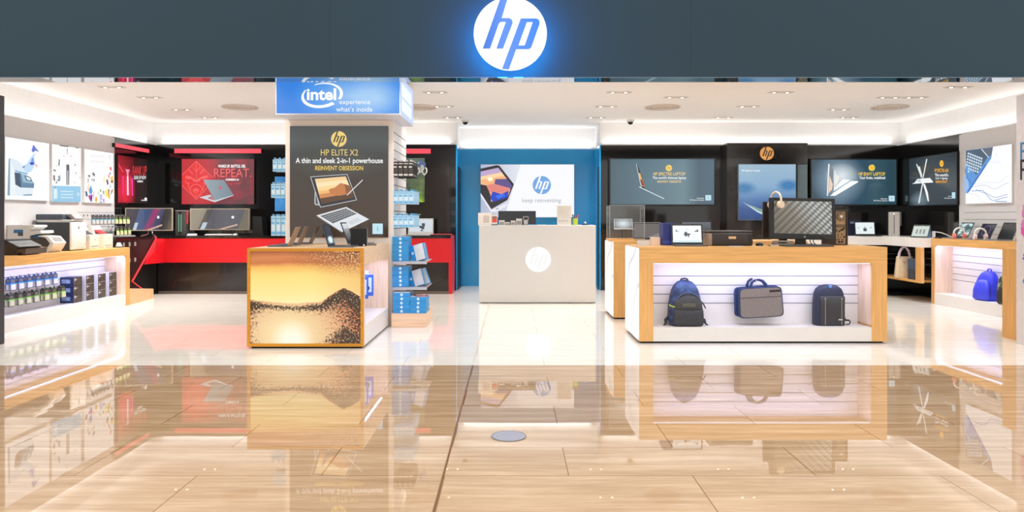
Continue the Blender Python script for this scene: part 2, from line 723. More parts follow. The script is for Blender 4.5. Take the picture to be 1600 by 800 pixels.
# shop front: bulkhead with a glossy soffit, and the plain mall wall either side
struct('wall_front', MB().box(-9, 9, 7.0, 7.23, 2.602, 4.2), NAVY)
struct('trim_13', MB().box(-9, 9, 7.0, 7.23, 2.596, 2.602), mat('soffit_gloss', (24, 74, 100), 0.02, var=0.03, ior=2.2, coat=1.0))
seam = MB()
for px in (516, 1080):
    seam.box(xD(px, 7) - 0.003, xD(px, 7) + 0.003, 6.998, 7.0, 2.602, 4.2)
struct('trim_14', seam, mat('panel_seam', (28, 58, 74), 0.6))
struct('wall_front_left', MB().box(-9, -5.45, 7.0, 7.23, 0, 2.596), NAVY)
struct('wall_front_right', MB().box(5.6, 9, 7.0, 7.13, 0, 2.596), NAVY)

# the dark fin at the shop corner, with red flecks of its print
o = MB().box(-5.45, -4.957, 6.3, 7.0, 0, 2.415).build('corner_fin', mat('fin_charcoal', (60, 60, 64), 0.3, var=0.1))
tag(o, 'dark upright display fin with red flecks at the shop corner', 'display fin')
fl = MB()
for i in range(34):
    y, z = random.uniform(6.5, 6.99), random.uniform(0.2, 1.25)
    r = random.uniform(0.006, 0.016)
    fl.box(-4.957, -4.955, y - r * 2.4, y + r, z - r * 0.4, z + r * 0.5)
fl.build('red_fleck_print', E((235, 60, 80)), o)

# the white fin at the opposite corner, with dark letters and a watercolour splash
o = thing('corner_fin', 'pale upright display fin with letters and watercolour splash at the shop corner', 'display fin', (5.2, 6.6, 0))
MB().box(-0.275, 0.275, -0.4, 0.4, 0, 2.42).build('body', mat('fin_white', (222, 214, 212), 0.4), o)
for t, px, (y0, y1), c in (('P', 1592, (222, 250), (70, 130, 170)), ('P', 1592, (249, 281), (40, 40, 46))):
    v, f = glyphs(t, 0.0)
    mb = MB()
    D0, D1 = 4.925 * F / (1592 - 800), 6.45
    z0, z1 = zD(y1, 6.9), zD(y0, 6.9)
    mb.add([(-0.277, (D0 - 0.02) - p[0] * 0.11 - 6.6, z0 + p[1] * (z1 - z0)) for p in v], f)
    mb.build('lettering', Pn(c), o)
sp = MB()
cols = [(222, 92, 178), (128, 84, 178), (120, 92, 200), (64, 150, 210), (90, 176, 214), (214, 130, 190)]
spl = []
for i in range(26):
    k = i % 6
    z = {0: 1.1, 1: 1.0, 2: 0.9, 3: 0.62, 4: 0.5, 5: 1.2}[k] + random.uniform(-0.09, 0.09)
    y = 6.84 - 6.6 + random.uniform(-0.35, 0.06)
    r = random.uniform(0.03, 0.08)
    n = 14
    pts = [(-0.2765 - i * 1e-4, y + r * (1 + 0.35 * random.uniform(-1, 1)) * math.cos(2 * PI * j / n), z + r * (1 + 0.35 * random.uniform(-1, 1)) * math.sin(2 * PI * j / n)) for j in range(n)]
    sp.add(pts, [list(range(n))], k)
sp.build('watercolour_print', [Pn(c) for c in cols], o)

# ------------------------------------------------------------------ ceiling fittings
# hidden row of lamps added behind the bulkhead to brighten the shop front
for i in range(6):
    d_ = bpy.data.lights.get('front_row_fill')
    if d_ is None:
        d_ = bpy.data.lights.new('front_row_fill', 'SPOT')
        d_.energy = K_DOWN * 2.2
        d_.spot_size = 2.3
        d_.spot_blend = 1.0
        d_.shadow_soft_size = 0.09
        d_.color = (1.0, 0.985, 0.96)
    o_ = bpy.data.objects.new('front_row_fill', d_)
    COL.objects.link(o_)
    o_.location = (-4.6 + i * 1.85, 7.5, 2.82)
    o_.rotation_euler = (0.12, 0, 0)

def downlight(px, py, label, n_heads=1):
    D = 1.62 * F / (340 - py)
    t = thing('recessed_downlight', label, 'ceiling light', (xD(px, D), D, 2.85), 0, 'recessed ceiling lights')
    return t


DL = [('front row', 136, [175, 1497]), ('front row', 144, [680, 967.5, 1220]), ('second row', 152, [234, 1056, 1389, 1430]), ('third row', 166, [692, 947.5, 1169]), ('fourth row', 171, [283.5, 1310]), ('back row', 183.6, [328, 707, 931, 1130, 1325])]
proto = None
rows = {}
for row, py, xs in DL:
    rows.setdefault(row, []).extend((x, py) for x in xs)
for row, items in rows.items():
    items.sort()
    for i, (px, py) in enumerate(items):
        D = 1.62 * F / (340 - py)
        lab = 'small recessed ceiling downlight, %s from the printer wall in the %s' % (ORD[i], row)
        loc = (xD(px, D), D, 2.85)
        if proto is None:
            proto = t = thing('recessed_downlight', lab, 'ceiling light', loc, 0, 'recessed ceiling lights')
            rg = MB()
            rg.box(-0.16, 0.16, -0.055, 0.055, -0.006, 0.0, 0, 0.003)
            rg.build('trim_ring', mat('downlight_trim', (214, 208, 200), 0.5), t)
            ln = MB()
            for x in (-0.085, 0.085):
                ln.cyl((x, 0, -0.0075), (x, 0, -0.006), 0.036, n=20)
            ln.build('lens', mat('dark_reflector', (92, 84, 74), 0.3, metal=0.5), t)
            bl = MB()
            for x in (-0.085, 0.085):
                bl.cyl((x, 0, -0.0085), (x, 0, -0.0075), 0.020, n=16)
            bl.build('lamp', emit('lamp_glow', (255, 240, 214), 6.0), t)
            continue_light = True
        else:
            t = dup(proto, loc, 0, lab)
for i, o in enumerate([o for o in bpy.data.objects if o.name.startswith('recessed_downlight')]):
    d = bpy.data.lights.get('downlight_beam')
    if d is None:
        d = bpy.data.lights.new('downlight_beam', 'SPOT')
        d.energy = K_DOWN * 4
        d.spot_size = 2.1
        d.spot_blend = 1.0
        d.shadow_soft_size = 0.09
        d.color = (1.0, 0.985, 0.96)
    dd = d
    if o.location.x < -3.5:         # stronger over the printers
        dd = bpy.data.lights.get('downlight_beam_strong')
        if dd is None:
            dd = d.copy()
            dd.name = 'downlight_beam_strong'
            dd.energy = d.energy * 1.7
    if o.location.x > 3.0:          # dimmer over the laptop counter
        dd = bpy.data.lights.get('downlight_beam_dim')
        if dd is None:
            dd = d.copy()
            dd.name = 'downlight_beam_dim'
            dd.energy = d.energy * 0.6
    lo = bpy.data.objects.new('downlight_beam', dd)
    COL.objects.link(lo)
    lo.parent = o
    lo.location = (0, 0, -0.03)

for i, (px, py) in enumerate([(375, 167), (655, 167), (1035, 167), (1390, 167)]):
    D = 1.62 * F / (340 - py)
    lab = 'wide round flush ceiling air diffuser, %s from the printer wall' % ORD[i]
    if i == 0:
        vent = t = thing('ceiling_diffuser', lab, 'vent', (xD(px, D), D, 2.85), 0, 'round ceiling diffusers')
        m = MB()
        for r in (0.25, 0.19, 0.13):
            m.tube([(r * c, r * q, -0.006) for c, q in circle(36)], 0.012, 6, closed=True)
        m.build('ring', mat('diffuser_ring', (214, 204, 194), 0.5), t)
        MB().cyl((0, 0, -0.004), (0, 0, 0), 0.25, n=40).build('plate', mat('diffuser_plate', (206, 190, 176), 0.7), t)
    else:
        dup(vent, (xD(px, D), D, 2.85), 0, lab)

for px, lab in ((727, 'small dark dome camera on the ceiling before the blue wall, nearer the pillar'), (985, 'small dark dome camera on the ceiling near the black display wall')):
    D = 11.9
    t = thing('dome_camera', lab, 'security camera', (xD(px, D), D, 2.85), 0, 'dome cameras')
    MB().cyl((0, 0, -0.035), (0, 0, 0), 0.062, n=24).build('base', PWHITE, t)
    MB().ball((0, 0, -0.035), 0.046, 0.046, 0.045).build('dome', SCREENB, t)

# ------------------------------------------------------------------ the round sign on the bulkhead
SY = 6.7
sx, sz, sr = xD(797.3, SY), zD(52.3, SY), 57.2 * SY / F
t = thing('round_sign', 'large lit round white sign with blue letters on the dark bulkhead', 'sign', (sx, SY, sz))
m = MB()
m.cyl((0, 0, 0), (0, 0.03, 0), sr, n=96)
m.build('sign_face', emit('sign_white', (255, 255, 255), 1.15), t)
m = MB().cyl((0, 0.03, 0), (0, 0.055, 0), sr * 0.985, n=96)
m.build('rim', emit('sign_blue_rim', (40, 140, 255), 1.0), t)
MB().cyl((0, 0.055, 0), (0, 0.3, 0), 0.05, n=24).build('stand_off', DGREY, t)
m = MB()
for k, (outer, holes) in enumerate(((LOGO_H, ()), (LOGO_P, (LOGO_PH,)))):
    v, f = tess(outer, holes)
    m.add([(p[0] * sr, -0.002 - k * 0.0005, p[1] * sr) for p in v], f)
m.build('logo', print_mat('sign_blue', lambda nt, tc, sp: ramp(nt, sp.outputs['X'], [(0.0, (52, 120, 226)), (0.4, (94, 150, 250)), (1.0, (48, 136, 246))])), t)
# halo lamps behind the sign
hd = bpy.data.lights.new('halo_lamp', 'POINT')
hd.energy = 4.6
hd.color = (0.03, 0.36, 1.0)
hd.shadow_soft_size = 0.05
for i in range(12):
    a = 2 * PI * (i + 0.5) / 12
    lo = bpy.data.objects.new('halo_lamp', hd)
    COL.objects.link(lo)
    lo.parent = t
    lo.location = (math.cos(a) * (sr - 0.03), 0.09, math.sin(a) * (sr - 0.03))

# ================================================================== furniture
def marble(name):
    m, nt, b = new_mat(name)
    tc = nt.nodes.new('ShaderNodeTexCoord')
    w = nt.nodes.new('ShaderNodeTexWave')
    w.wave_type = 'BANDS'
    w.bands_direction = 'DIAGONAL'
    w.inputs['Scale'].default_value = 1.1
    w.inputs['Distortion'].default_value = 6.0
    w.inputs['Detail'].default_value = 1.0
    w.inputs['Detail Scale'].default_value = 0.9
    nt.links.new(tc.outputs['Object'], w.inputs['Vector'])
    c = ramp(nt, w.outputs['Fac'], [(0.0, (196, 204, 214)), (0.045, (226, 229, 234)), (0.09, (240, 240, 241)), (1.0, (240, 240, 240))])
    nt.links.new(c, b.inputs['Base Color'])
    nt.links.new(c, b.inputs['Emission Color'])
    b.inputs['Emission Strength'].default_value = 0.28
    b.inputs['Roughness'].default_value = 0.35
    return m


SWIRL = marble('backlit_swirl_print')


def slatback(mb, x0, x1, y0, y1, z0, z1, zs, axis):
    """a slatwall board (material 0) with dark grooves (material 1) on its front"""
    mb.box(x0, x1, y0, y1, z0, z1, 0)
    for z in zs:
        if axis == '-y':
            mb.box(x0, x1, y0 - 0.002, y0, z, z + 0.007, 1)
        elif axis == '+x':
            mb.box(x1, x1 + 0.002, y0, y1, z, z + 0.007, 1)
        elif axis == '-x':
            mb.box(x0 - 0.002, x0, y0, y1, z, z + 0.007, 1)


# --- front island: wooden frame round a lit recess
IX0, IX1, IY0, IY1, IZ = 1.228, 3.665, 7.0, 7.78, 0.942
t = thing('display_island', 'large oak framed display island with a lit recess holding bags', 'display counter', ((IX0 + IX1) / 2, 7.39, 0))
ox, oy = (IX0 + IX1) / 2, 7.39
m = MB()
x0, x1, y0, y1 = IX0 - ox, IX1 - ox, IY0 - oy, IY1 - oy
m.box(x0 + 0.014, x1, y0, y1, IZ - 0.157, IZ)
m.build('top', OAK, t)
MB().box(x0 + 0.014, x0 + 0.152, y0, y1, 0.02, IZ - 0.157).build('upright', OAKV, t)
m = MB().box(x1 - 0.15, x1, y0, y1, 0.02, IZ - 0.157)
m.build('upright', OAKV, t)
MB().box(x1 - 0.158, x1 - 0.15, y0 + 0.012, y0 + 0.27, 0.18, IZ - 0.157).build('lining', OAKP, t)
MB().box(x0, x0 + 0.014, y0 + 0.004, y1, 0.035, IZ - 0.012).build('side_print', SWIRL, t)
m = MB()
slatback(m, x0 + 0.152, x1 - 0.158, y0 + 0.27, y0 + 0.30, 0.02, IZ - 0.157, (zD(431.7, 7.27), zD(446, 7.27), zD(460, 7.27), zD(474, 7.27)), '-y')
m.build('slatwall_back', [WHITE, GROOVE], t)
MB().box(x0 + 0.152, x1 - 0.15, y0 + 0.004, y0 + 0.27, 0.02, 0.158).build('plinth', OFFWHITE, t)
MB().box(x0 + 0.03, x1 - 0.03, y0 + 0.03, y1 - 0.02, 0, 0.02).build('toe_kick', BLACKM, t)  # recessed base, coloured black to give the toe shadow under the frame
MB().box(x0 + 0.16, x1 - 0.16, y0 + 0.02, y0 + 0.045, IZ - 0.165, IZ - 0.157).build('light_strip', LED, t)
area_light('recess_light', (0, y0 + 0.05, IZ - 0.168), (0.35, 0, 0), 2.0, 0.03, K_SHELF * 2.1, (0.5, 0.56, 1.0), t)

# --- second island behind it
JX1 = 3.58
ox, oy = (1.215 + JX1) / 2, 9.02
t = thing('display_island', 'plain oak display island standing behind the front island', 'display counter', (ox, oy, 0))
x0, x1, y0, y1 = 1.215 - ox, JX1 - ox, 8.67 - oy, 9.37 - oy
MB().box(x0 + 0.014, x1, y0, y1, 0.80, 0.945).build('top', OAK, t)
MB().box(x0 + 0.014, x1, y0, y1, 0.02, 0.80).build('body', OAKV, t)
MB().box(x0, x0 + 0.014, y0 + 0.004, y1, 0.035, 0.935).build('side_print', SWIRL, t)
MB().box(x0 + 0.03, x1 - 0.03, y0 + 0.03, y1 - 0.02, 0, 0.02).build('toe_kick', BLACKM, t)


# --- the small table with the glowing sunset print
def sunset(nt, tc, sp):
    u, v = sp.outputs['X'], sp.outputs['Z']
    g = tc.outputs['Generated']
    wob = mth(nt, 'MULTIPLY', mth(nt, 'SUBTRACT', noise(nt, g, 3.0, 4), 0.5), 0.08)
    sky = ramp(nt, mth(nt, 'ADD', v, wob), [(0.44, (255, 238, 170)), (0.56, (255, 230, 148)), (0.74, (255, 220, 124)), (0.82, (252, 188, 92)), (0.87, (206, 116, 58)), (0.93, (216, 132, 72)), (1.0, (164, 82, 40))])
    rosy = mth(nt, 'MULTIPLY', mth(nt, 'SUBTRACT', u, 0.55, clamp=True), 1.3, clamp=True)
    sky = mixc(nt, mth(nt, 'MULTIPLY', rosy, 0.7), sky, (232, 150, 88))
    gl = radial(nt, sp, 0.34, 0.1, 0.66, 0.6)
    low = mixc(nt, mth(nt, 'POWER', gl, 0.8), (214, 108, 58), (255, 238, 182))
    low = mixc(nt, mth(nt, 'MULTIPLY', radial(nt, sp, 0.38, 0.02, 0.2, 0.25), 1.4, clamp=True), low, (255, 250, 230))
    # ridge line
    bump = radial(nt, sp, 0.84, 0.5, 0.2, 1000)
    ridge = mth(nt, 'ADD', 0.475, mth(nt, 'MULTIPLY', mth(nt, 'SMOOTH_MIN', bump, 1.0, 0.3), 0.14))
    dip = radial(nt, sp, 0.42, 0.5, 0.45, 1000)
    ridge = mth(nt, 'SUBTRACT', ridge, mth(nt, 'MULTIPLY', dip, 0.045))
    ridge = mth(nt, 'ADD', ridge, mth(nt, 'MULTIPLY', mth(nt, 'SUBTRACT', noise(nt, g, 9, 4), 0.5), 0.03))
    below = mth(nt, 'LESS_THAN', v, ridge)
    depth = mth(nt, 'SUBTRACT', ridge, v)
    # dark grains: thick at the ridge and the far corner, thin at the glow
    dens = mth(nt, 'ADD', ramp(nt, depth, [(0.0, (1.3, 1.3, 1.3, 1)), (0.05, (0.95, 0.95, 0.95, 1)), (0.1, (0.42, 0.42, 0.42, 1)), (0.2, (0.1, 0.1, 0.1, 1)), (0.4, (0.0, 0.0, 0.0, 1)), (0.47, (0.35, 0.35, 0.35, 1))]), mth(nt, 'MULTIPLY', mth(nt, 'SUBTRACT', u, 0.5, clamp=True), 1.15))
    dens = mth(nt, 'SUBTRACT', dens, mth(nt, 'MULTIPLY', radial(nt, sp, 0.36, 0.2, 0.5, 0.4), 0.45))
    dens = mth(nt, 'ADD', dens, mth(nt, 'MULTIPLY', radial(nt, sp, 0.0, 0.2, 0.16, 0.34), 0.5))
    gr = noise(nt, g, 46, 2, 0.75)
    dk = mth(nt, 'MULTIPLY', mth(nt, 'SUBTRACT', mth(nt, 'ADD', mth(nt, 'MULTIPLY', dens, 0.42), gr), 0.64), 9, clamp=True)
    low = mixc(nt, dk, low, (62, 38, 18))
    sp2 = noise(nt, g, 66, 1, 0.5)
    lt = mth(nt, 'MULTIPLY', mth(nt, 'SUBTRACT', sp2, 0.63), 14, clamp=True)
    low = mixc(nt, lt, low, (255, 232, 176))
    # sparks in the upper corner
    up = mth(nt, 'MULTIPLY', radial(nt, sp, 1.0, 1.0, 0.62, 0.34), mth(nt, 'MULTIPLY', mth(nt, 'SUBTRACT', sp2, 0.58), 16, clamp=True), clamp=True)
    dk2 = mth(nt, 'MULTIPLY', radial(nt, sp, 0.98, 1.0, 0.7, 0.3), mth(nt, 'MULTIPLY', mth(nt, 'SUBTRACT', gr, 0.42), 9, clamp=True), clamp=True)
    sky = mixc(nt, dk2, sky, (92, 52, 20))
    sky = mixc(nt, up, sky, (255, 236, 180))
    return mixc(nt, below, sky, low)


TX0, TX1, TY0, TY1, TZ = -2.484, -1.392, 6.72, 8.1, 0.942
ox, oy = (TX0 + TX1) / 2, (TY0 + TY1) / 2
t = thing('display_table', 'box shaped display table with a glowing sunset print on its front', 'display table', (ox, oy, 0))
x0, x1, y0, y1 = TX0 - ox, TX1 - ox, TY0 - oy, TY1 - oy
MB().box(x0, x1, y0 + 0.02, y1, TZ - 0.16, TZ).build('top', wood('pale_oak_top', (234, 196, 152), 'x'), t)
MB().box(x0, x1, y0 + 0.02, y0 + 0.07, 0.02, TZ - 0.16).build('front_panel', OAKP, t)
MB().box(x0, x1, y1 - 0.05, y1, 0.02, TZ - 0.16).build('end_panel', OAKP, t)
m = MB()
slatback(m, x1 - 0.36, x1 - 0.33, y0 + 0.07, y1 - 0.05, 0.02, TZ - 0.16, (0.35, 0.45, 0.55, 0.65), '+x')
m.build('slatwall_back', [WHITE, GROOVE], t)
MB().box(x0, x1 - 0.36, y0 + 0.07, y1 - 0.05, 0.02, TZ - 0.16).build('body', OAKP, t)
MB().box(x1 - 0.33, x1 - 0.003, y0 + 0.07, y1 - 0.05, 0.02, 0.215).build('plinth', WHITE, t)
MB().box(x0 + 0.03, x1 - 0.03, y0 + 0.04, y1 - 0.03, 0, 0.02).build('toe_kick', BLACKM, t)
fr = MB()
b_ = 0.028
fr.box(x0, x1, y0, y0 + 0.02, TZ - b_, TZ).box(x0, x1, y0, y0 + 0.02, 0.02, 0.02 + b_)
fr.box(x0, x0 + b_, y0, y0 + 0.02, 0.02 + b_, TZ - b_).box(x1 - b_, x1, y0, y0 + 0.02, 0.02 + b_, TZ - b_)
fr.build('amber_frame', AMBER, t)
q = MB().add([(x0 + b_, y0 + 0.012, 0.02 + b_), (x1 - b_, y0 + 0.012, 0.02 + b_), (x1 - b_, y0 + 0.012, TZ - b_), (x0 + b_, y0 + 0.012, TZ - b_)], [[0, 1, 2, 3]])
q.build('sunset_print', print_mat('sunset_print', sunset, 0.5), t)
area_light('recess_light', (x1 - 0.06, 0, TZ - 0.17), (0, 0.35, 0), 0.03, 1.1, K_SHELF * 1.1, (0.55, 0.6, 1.0), t)

# --- long printer counter on the pale wall
LX, LZ = -5.38, 0.812
t = thing('wall_counter', 'long oak topped counter with lit recess below the printers', 'display counter', (LX, 8.5, 0))
y0, y1 = 7.26 - 8.5, 10.09 - 8.5
back = -6.0 - LX
MB().box(back, 0, y0, y1, LZ - 0.106, LZ).build('top', wood('oak_top_depth', (226, 172, 104), 'y'), t)
MB().box(back, 0, y1 - 0.1, y1, 0, LZ - 0.106).build('upright', OAKV, t)
MB().box(-0.29, -0.006, y1 - 0.108, y1 - 0.1, 0.155, LZ - 0.106).build('lining', OAKP, t)
m = MB()
slatback(m, back, -0.29, y0, y1 - 0.1, 0, LZ - 0.106, (0.27, 0.36, 0.455, 0.555, 0.64), '+x')
m.build('slatwall_back', [WHITE, GROOVE], t)
MB().box(-0.29, -0.004, y0, y1 - 0.1, 0, 0.155).build('plinth', WHITE, t)
MB().box(-0.05, -0.02, y0, y1 - 0.12, LZ - 0.114, LZ - 0.106).build('light_strip', LED, t)
area_light('recess_light', (-0.05, (y0 + y1) / 2, LZ - 0.118), (0, 0.3, 0), 0.03, 2.6, K_SHELF * 2.5, (0.48, 0.55, 1.0), t)
# low oak step at its far end
m = MB()
m.hexa([(-5.72, 10.1, 0), (-5.38, 10.1, 0), (-5.47, 10.94, 0), (-5.72, 10.94, 0), (-5.72, 10.1, 0.232), (-5.38, 10.1, 0.232), (-5.47, 10.94, 0.146), (-5.72, 10.94, 0.146)])
tag(m.build('low_step', OAKL), 'low sloping oak step at the far end of the printer counter', 'step')

# --- counter under the pale wall on the other side
RX, RZ = 6.02, 0.936
t = thing('wall_counter', 'oak framed counter with lit recess holding the blue backpack', 'display counter', (RX, 9.2, 0))
y0, y1 = 7.2 - 9.2, 10.29 - 9.2
bk = 6.5 - RX
MB().box(0, bk, y0, y1, RZ - 0.1, RZ).build('top', wood('oak_top_depth', (226, 172, 104), 'y'), t)
MB().box(0, bk, y1 - 0.07, y1, 0, RZ - 0.1).build('upright', OAKV, t)
MB().box(0.006, 0.26, y1 - 0.078, y1 - 0.07, 0.158, RZ - 0.1).build('lining', OAKP, t)
m = MB()
slatback(m, 0.26, bk, y0 + 0.2, y1 - 0.07, 0, RZ - 0.1, (0.345, 0.43, 0.52, 0.61, 0.70), '-x')
m.build('slatwall_back', [WHITE, GROOVE], t)
MB().box(0.004, 0.26, y0 + 0.2, y1 - 0.07, 0, 0.158).build('plinth', WHITE, t)
MB().box(0.02, 0.05, y0 + 0.2, y1 - 0.1, RZ - 0.108, RZ - 0.1).build('light_strip', LED, t)
area_light('recess_light', (0.05, 0, RZ - 0.112), (0, -0.3, 0), 0.03, 2.7, K_SHELF * 2.6, (0.55, 0.6, 1.0), t)
o = MB().box(5.045, 6.0, 7.14, 7.375, 0, 0.915).build('end_pier', OAKV)
tag(o, 'upright oak pier closing the counter beside the white corner fin', 'counter end')

# --- white corner counter at the back, dark below with an oak shelf
t = thing('corner_counter', 'white topped corner counter with dark niche and oak shelf below', 'display counter', (5.87, 10.4, 0))
px = 5.87
m = MB()
m.box(0, 6.5 - px, 10.3 - 10.4, 11.25 - 10.4, 0.80, 0.93).box(4.3 - px, 6.5 - px, 11.25 - 10.4, 12.1 - 10.4, 0.80, 0.93)
m.build('top', WHITE, t)
MB().box(0.0, 0.05, 10.295 - 10.4, 10.43 - 10.4, 0.285, 0.80).build('upright', OAKV, t)
MB().box(0, 0.5, 10.43 - 10.4, 11.6 - 10.4, 0.285, 0.315).build('shelf', OAK, t)
m = MB()
slatback(m, 0.5, 0.62, -0.1, 1.69, 0.02, 0.80, (0.5, 0.6, 0.7), '-x')
m.box(4.3 - px, 0.5, 1.4, 1.69, 0.02, 0.80)
for z in (0.47, 0.55, 0.63):
    m.box(4.3 - px, 0.5, 1.394, 1.4, z, z + 0.008, 1)
m.build('dark_back', [BLACKG, mat('steel_rail', (120, 140, 160), 0.3, metal=0.6)], t)
MB().box(4.3 - px, 0.62, 0.9, 1.69, 0, 0.02).build('dark_floor', BLACKM, t)

# --- gaming desk along the back and the printer side
DY = 11.52
t = thing('gaming_desk', 'black gaming desk with wide red apron along the dark back wall', 'desk', (-3.4, DY, 0))
ox = -3.4
m = MB().box(-5.74 - ox, -0.985 - ox, 0, 12.1 - DY, 0.895, 0.94)
m.box(-6.0 - ox, -5.74 - ox, 10.4 - DY, 12.1 - DY, 0.895, 0.94)
m.build('top', mat('desk_black_gloss', (26, 24, 24), 0.12, coat=0.4), t)
m = MB()
m.prism([(xD(258, DY) - ox, 0.005, 0.895), (-0.99 - ox, 0.005, 0.895), (-0.99 - ox, 0.005, 0.507), (xD(258, DY) - ox, 0.005, 0.507)], (0, 0.03, 0))
A, B_, C_, D_ = (-5.725 - ox, 0.0, 0.895), (xD(258, DY) - ox, 0.005, 0.895), (xD(258, DY) - ox, 0.005, 0.507), (-5.70 - ox, -0.42, 0.505)
m.add([A, B_, C_, D_], [[0, 1, 2, 3], [3, 2, 1, 0]])
m.build('red_apron', REDP, t)
m = MB().box(-5.74 - ox, -0.99 - ox, 0.08, 0.2, 0.0, 0.895)
m.build('front_panel', mat('desk_front', (34, 29, 28), 0.2, var=0.2, coat=0.3), t)
m = MB().box(-5.70 - ox, -0.99 - ox, 0.04, 0.08, 0, 0.045)
m.build('kick_strip', mat('kick_metal', (120, 108, 100), 0.25, metal=0.6), t)
m = MB().prism([(-6.0 - ox, 0.05, 0), (-6.0 - ox, -1.1, 0), (-5.74 - ox, -1.1, 0), (-5.74 - ox, 0.05, 0)], (0, 0, 0.895))
m.build('wing_panel', mat('wing_black', (18, 17, 17), 0.45), t)
zz = MB().tube([(-5.722 - ox, -0.005, 0.93), (-5.722 - ox, -0.005, 0.88), (-5.722 - ox, -0.72, 0.27), (-5.70 - ox, -0.3, 0.05)], 0.014, 6)
zz.build('neon_line', REDLINE, t)
m = MB()
m.prism([(-1.02 - ox, 0.03, 0.0), (-0.965 - ox, 0.03, 0.0), (-0.955 - ox, -0.02, 0.50), (-0.965 - ox, 0.0, 0.94), (-1.02 - ox, 0.0, 0.94)], (0, 0.5, 0))
m.build('end_leg', REDP, t)
for k in range(2):  # small grey squares in two rows on the wing panel
    for j in range(3):
        y = -0.95 + j * 0.16
        MB().box(-5.739 - ox, -5.736 - ox, y, y + 0.05, 0.80 - k * 0.24, 0.86 - k * 0.24).build('grey_mark', mat('mark_grey', (150, 146, 138), 0.4), t)

# --- cash desk
CX0, CX1, CY, CZT = -0.473, 1.203, 10.28, 1.12
t = thing('cash_desk', 'tall plain white cash desk with a lit round logo before the blue wall', 'counter', ((CX0 + CX1) / 2, CY, 0))
w = (CX1 - CX0) / 2
MB().box(-w, w, 0, 0.55, 0.012, CZT, 0, 0.006).build('body', mat('cash_desk_white', (212, 208, 203), 0.35, var=0.01), t)
MB().box(-w + 0.02, w - 0.02, 0.02, 0.5, 0, 0.012).build('toe_kick', MGREY, t)
lx, lz, lr = xD(840.8, CY) - (CX0 + CX1) / 2, zD(405.5, CY), 19.6 * CY / F
MB().cyl((lx, -0.006, lz), (lx, 0, lz), lr, n=64).build('lit_disc', emit('disc_white', (255, 255, 255), 1.1), t)
m = MB()
for k, (outer, holes) in enumerate(((LOGO_H, ()), (LOGO_P, (LOGO_PH,)))):
    v, f = tess(outer, holes)
    m.add([(lx + p[0] * lr, -0.0075 - k * 0.0004, lz + p[1] * lr) for p in v], f)
m.build('logo', E((240, 242, 238)), t)

# --- the poster pillar with the blue light box on top
PX0, PX1, PY0, PY1 = -2.576, -1.361, 8.15, 9.15
ox, oy = (PX0 + PX1) / 2, 8.65
t = thing('poster_pillar', 'square white pillar wrapped by a dark poster and slatted side shelving', 'display pillar', (ox, oy, 0))
x0, x1, y0, y1 = PX0 - ox, PX1 - ox, PY0 - oy, PY1 - oy
m = MB().box(x0, x1, y0, y1, 0, 2.338)
m.build('body', mat('pillar_cream', (232, 220, 208), 0.45, var=0.015), t)
m = MB().box(x1, x1 + 0.012, y0 + 0.02, y1 - 0.02, 0.16, 2.34, 0)
z = 0.2
while z < 2.3:
    m.box(x1 + 0.012, x1 + 0.014, y0 + 0.02, y1 - 0.02, z, z + 0.008, 1)
    z += 0.1
m.build('slatwall_side', [WHITE, mat('slat_groove', (90, 92, 98), 0.6)], t)
m = MB().box(x1 + 0.012, x1 + 0.40, y0 - 0.13, y0 + 0.5, 0, 0.157)
m.build('plinth_shelf', wood('pale_oak_plinth', (238, 200, 164), 'x'), t)
for zz in (0.443, 0.735):
    m = MB().box(x1 + 0.012, x1 + 0.40, y0 - 0.05, y0 + 0.45, zz - 0.008, zz)
    m.box(x1 + 0.012, x1 + 0.40, y0 - 0.055, y0 - 0.05, zz - 0.03, zz)
    m.build('wire_shelf', mat('shelf_steel', (190, 192, 196), 0.3, metal=0.5), t)

ox, oy = (-2.543 - 1.206) / 2, 8.23
t = thing('light_box', 'blue lit box sign with white lettering capping the pillar', 'sign', (ox, oy, 2.34))
x0, x1, y0, y1 = -2.543 - ox, -1.206 - ox, 7.72 - oy, 8.74 - oy
MB().box(x0, x1, y0, y1, 0, 0.43).build('casing', mat('lightbox_white', (226, 228, 240), 0.4), t)


def blueglow(nt, tc, sp):
    a = radial(nt, sp, 0.62, 0.45, 0.5, 0.8)
    b = radial(nt, sp, 0.83, 0.4, 0.25, 0.7)
    f = mth(nt, 'ADD', mth(nt, 'MULTIPLY', a, 0.85), mth(nt, 'MULTIPLY', b, 0.5), clamp=True)
    return ramp(nt, f, [(0.0, (52, 132, 226)), (0.35, (86, 156, 236)), (1.0, (172, 210, 246))])


q = MB().add([(x0 + 0.006, y0 - 0.002, 0.012), (x1 - 0.006, y0 - 0.002, 0.012), (x1 - 0.006, y0 - 0.002, 0.424), (x0 + 0.006, y0 - 0.002, 0.424)], [[0, 1, 2, 3]])
q.build('front_print', print_mat('blue_glow_print', blueglow), t)
q = MB().add([(x1 + 0.002, y0 + 0.02, 0.012), (x1 + 0.002, y1 - 0.02, 0.012), (x1 + 0.002, y1 - 0.02, 0.424), (x1 + 0.002, y0 + 0.02, 0.424)], [[0, 1, 2, 3]])
q.build('side_print', E((176, 200, 246)), t)
q = MB()
for (ya, yb, za, zb) in ((0.1, 0.85, 0.22, 0.36), (0.1, 0.85, 0.06, 0.19)):
    q.box(x1 + 0.002, x1 + 0.004, y0 + ya, y0 + yb, za, zb)
q.build('side_lettering', E((226, 236, 255)), t)


def lb(px, py):
    return xD(px, 7.72) - ox, zD(py, 7.72) - 2.34


WHT = E((255, 255, 255))
m = MB()
cx, cy, rx, ry = 503.5, 149.2, 32.5, 19.5


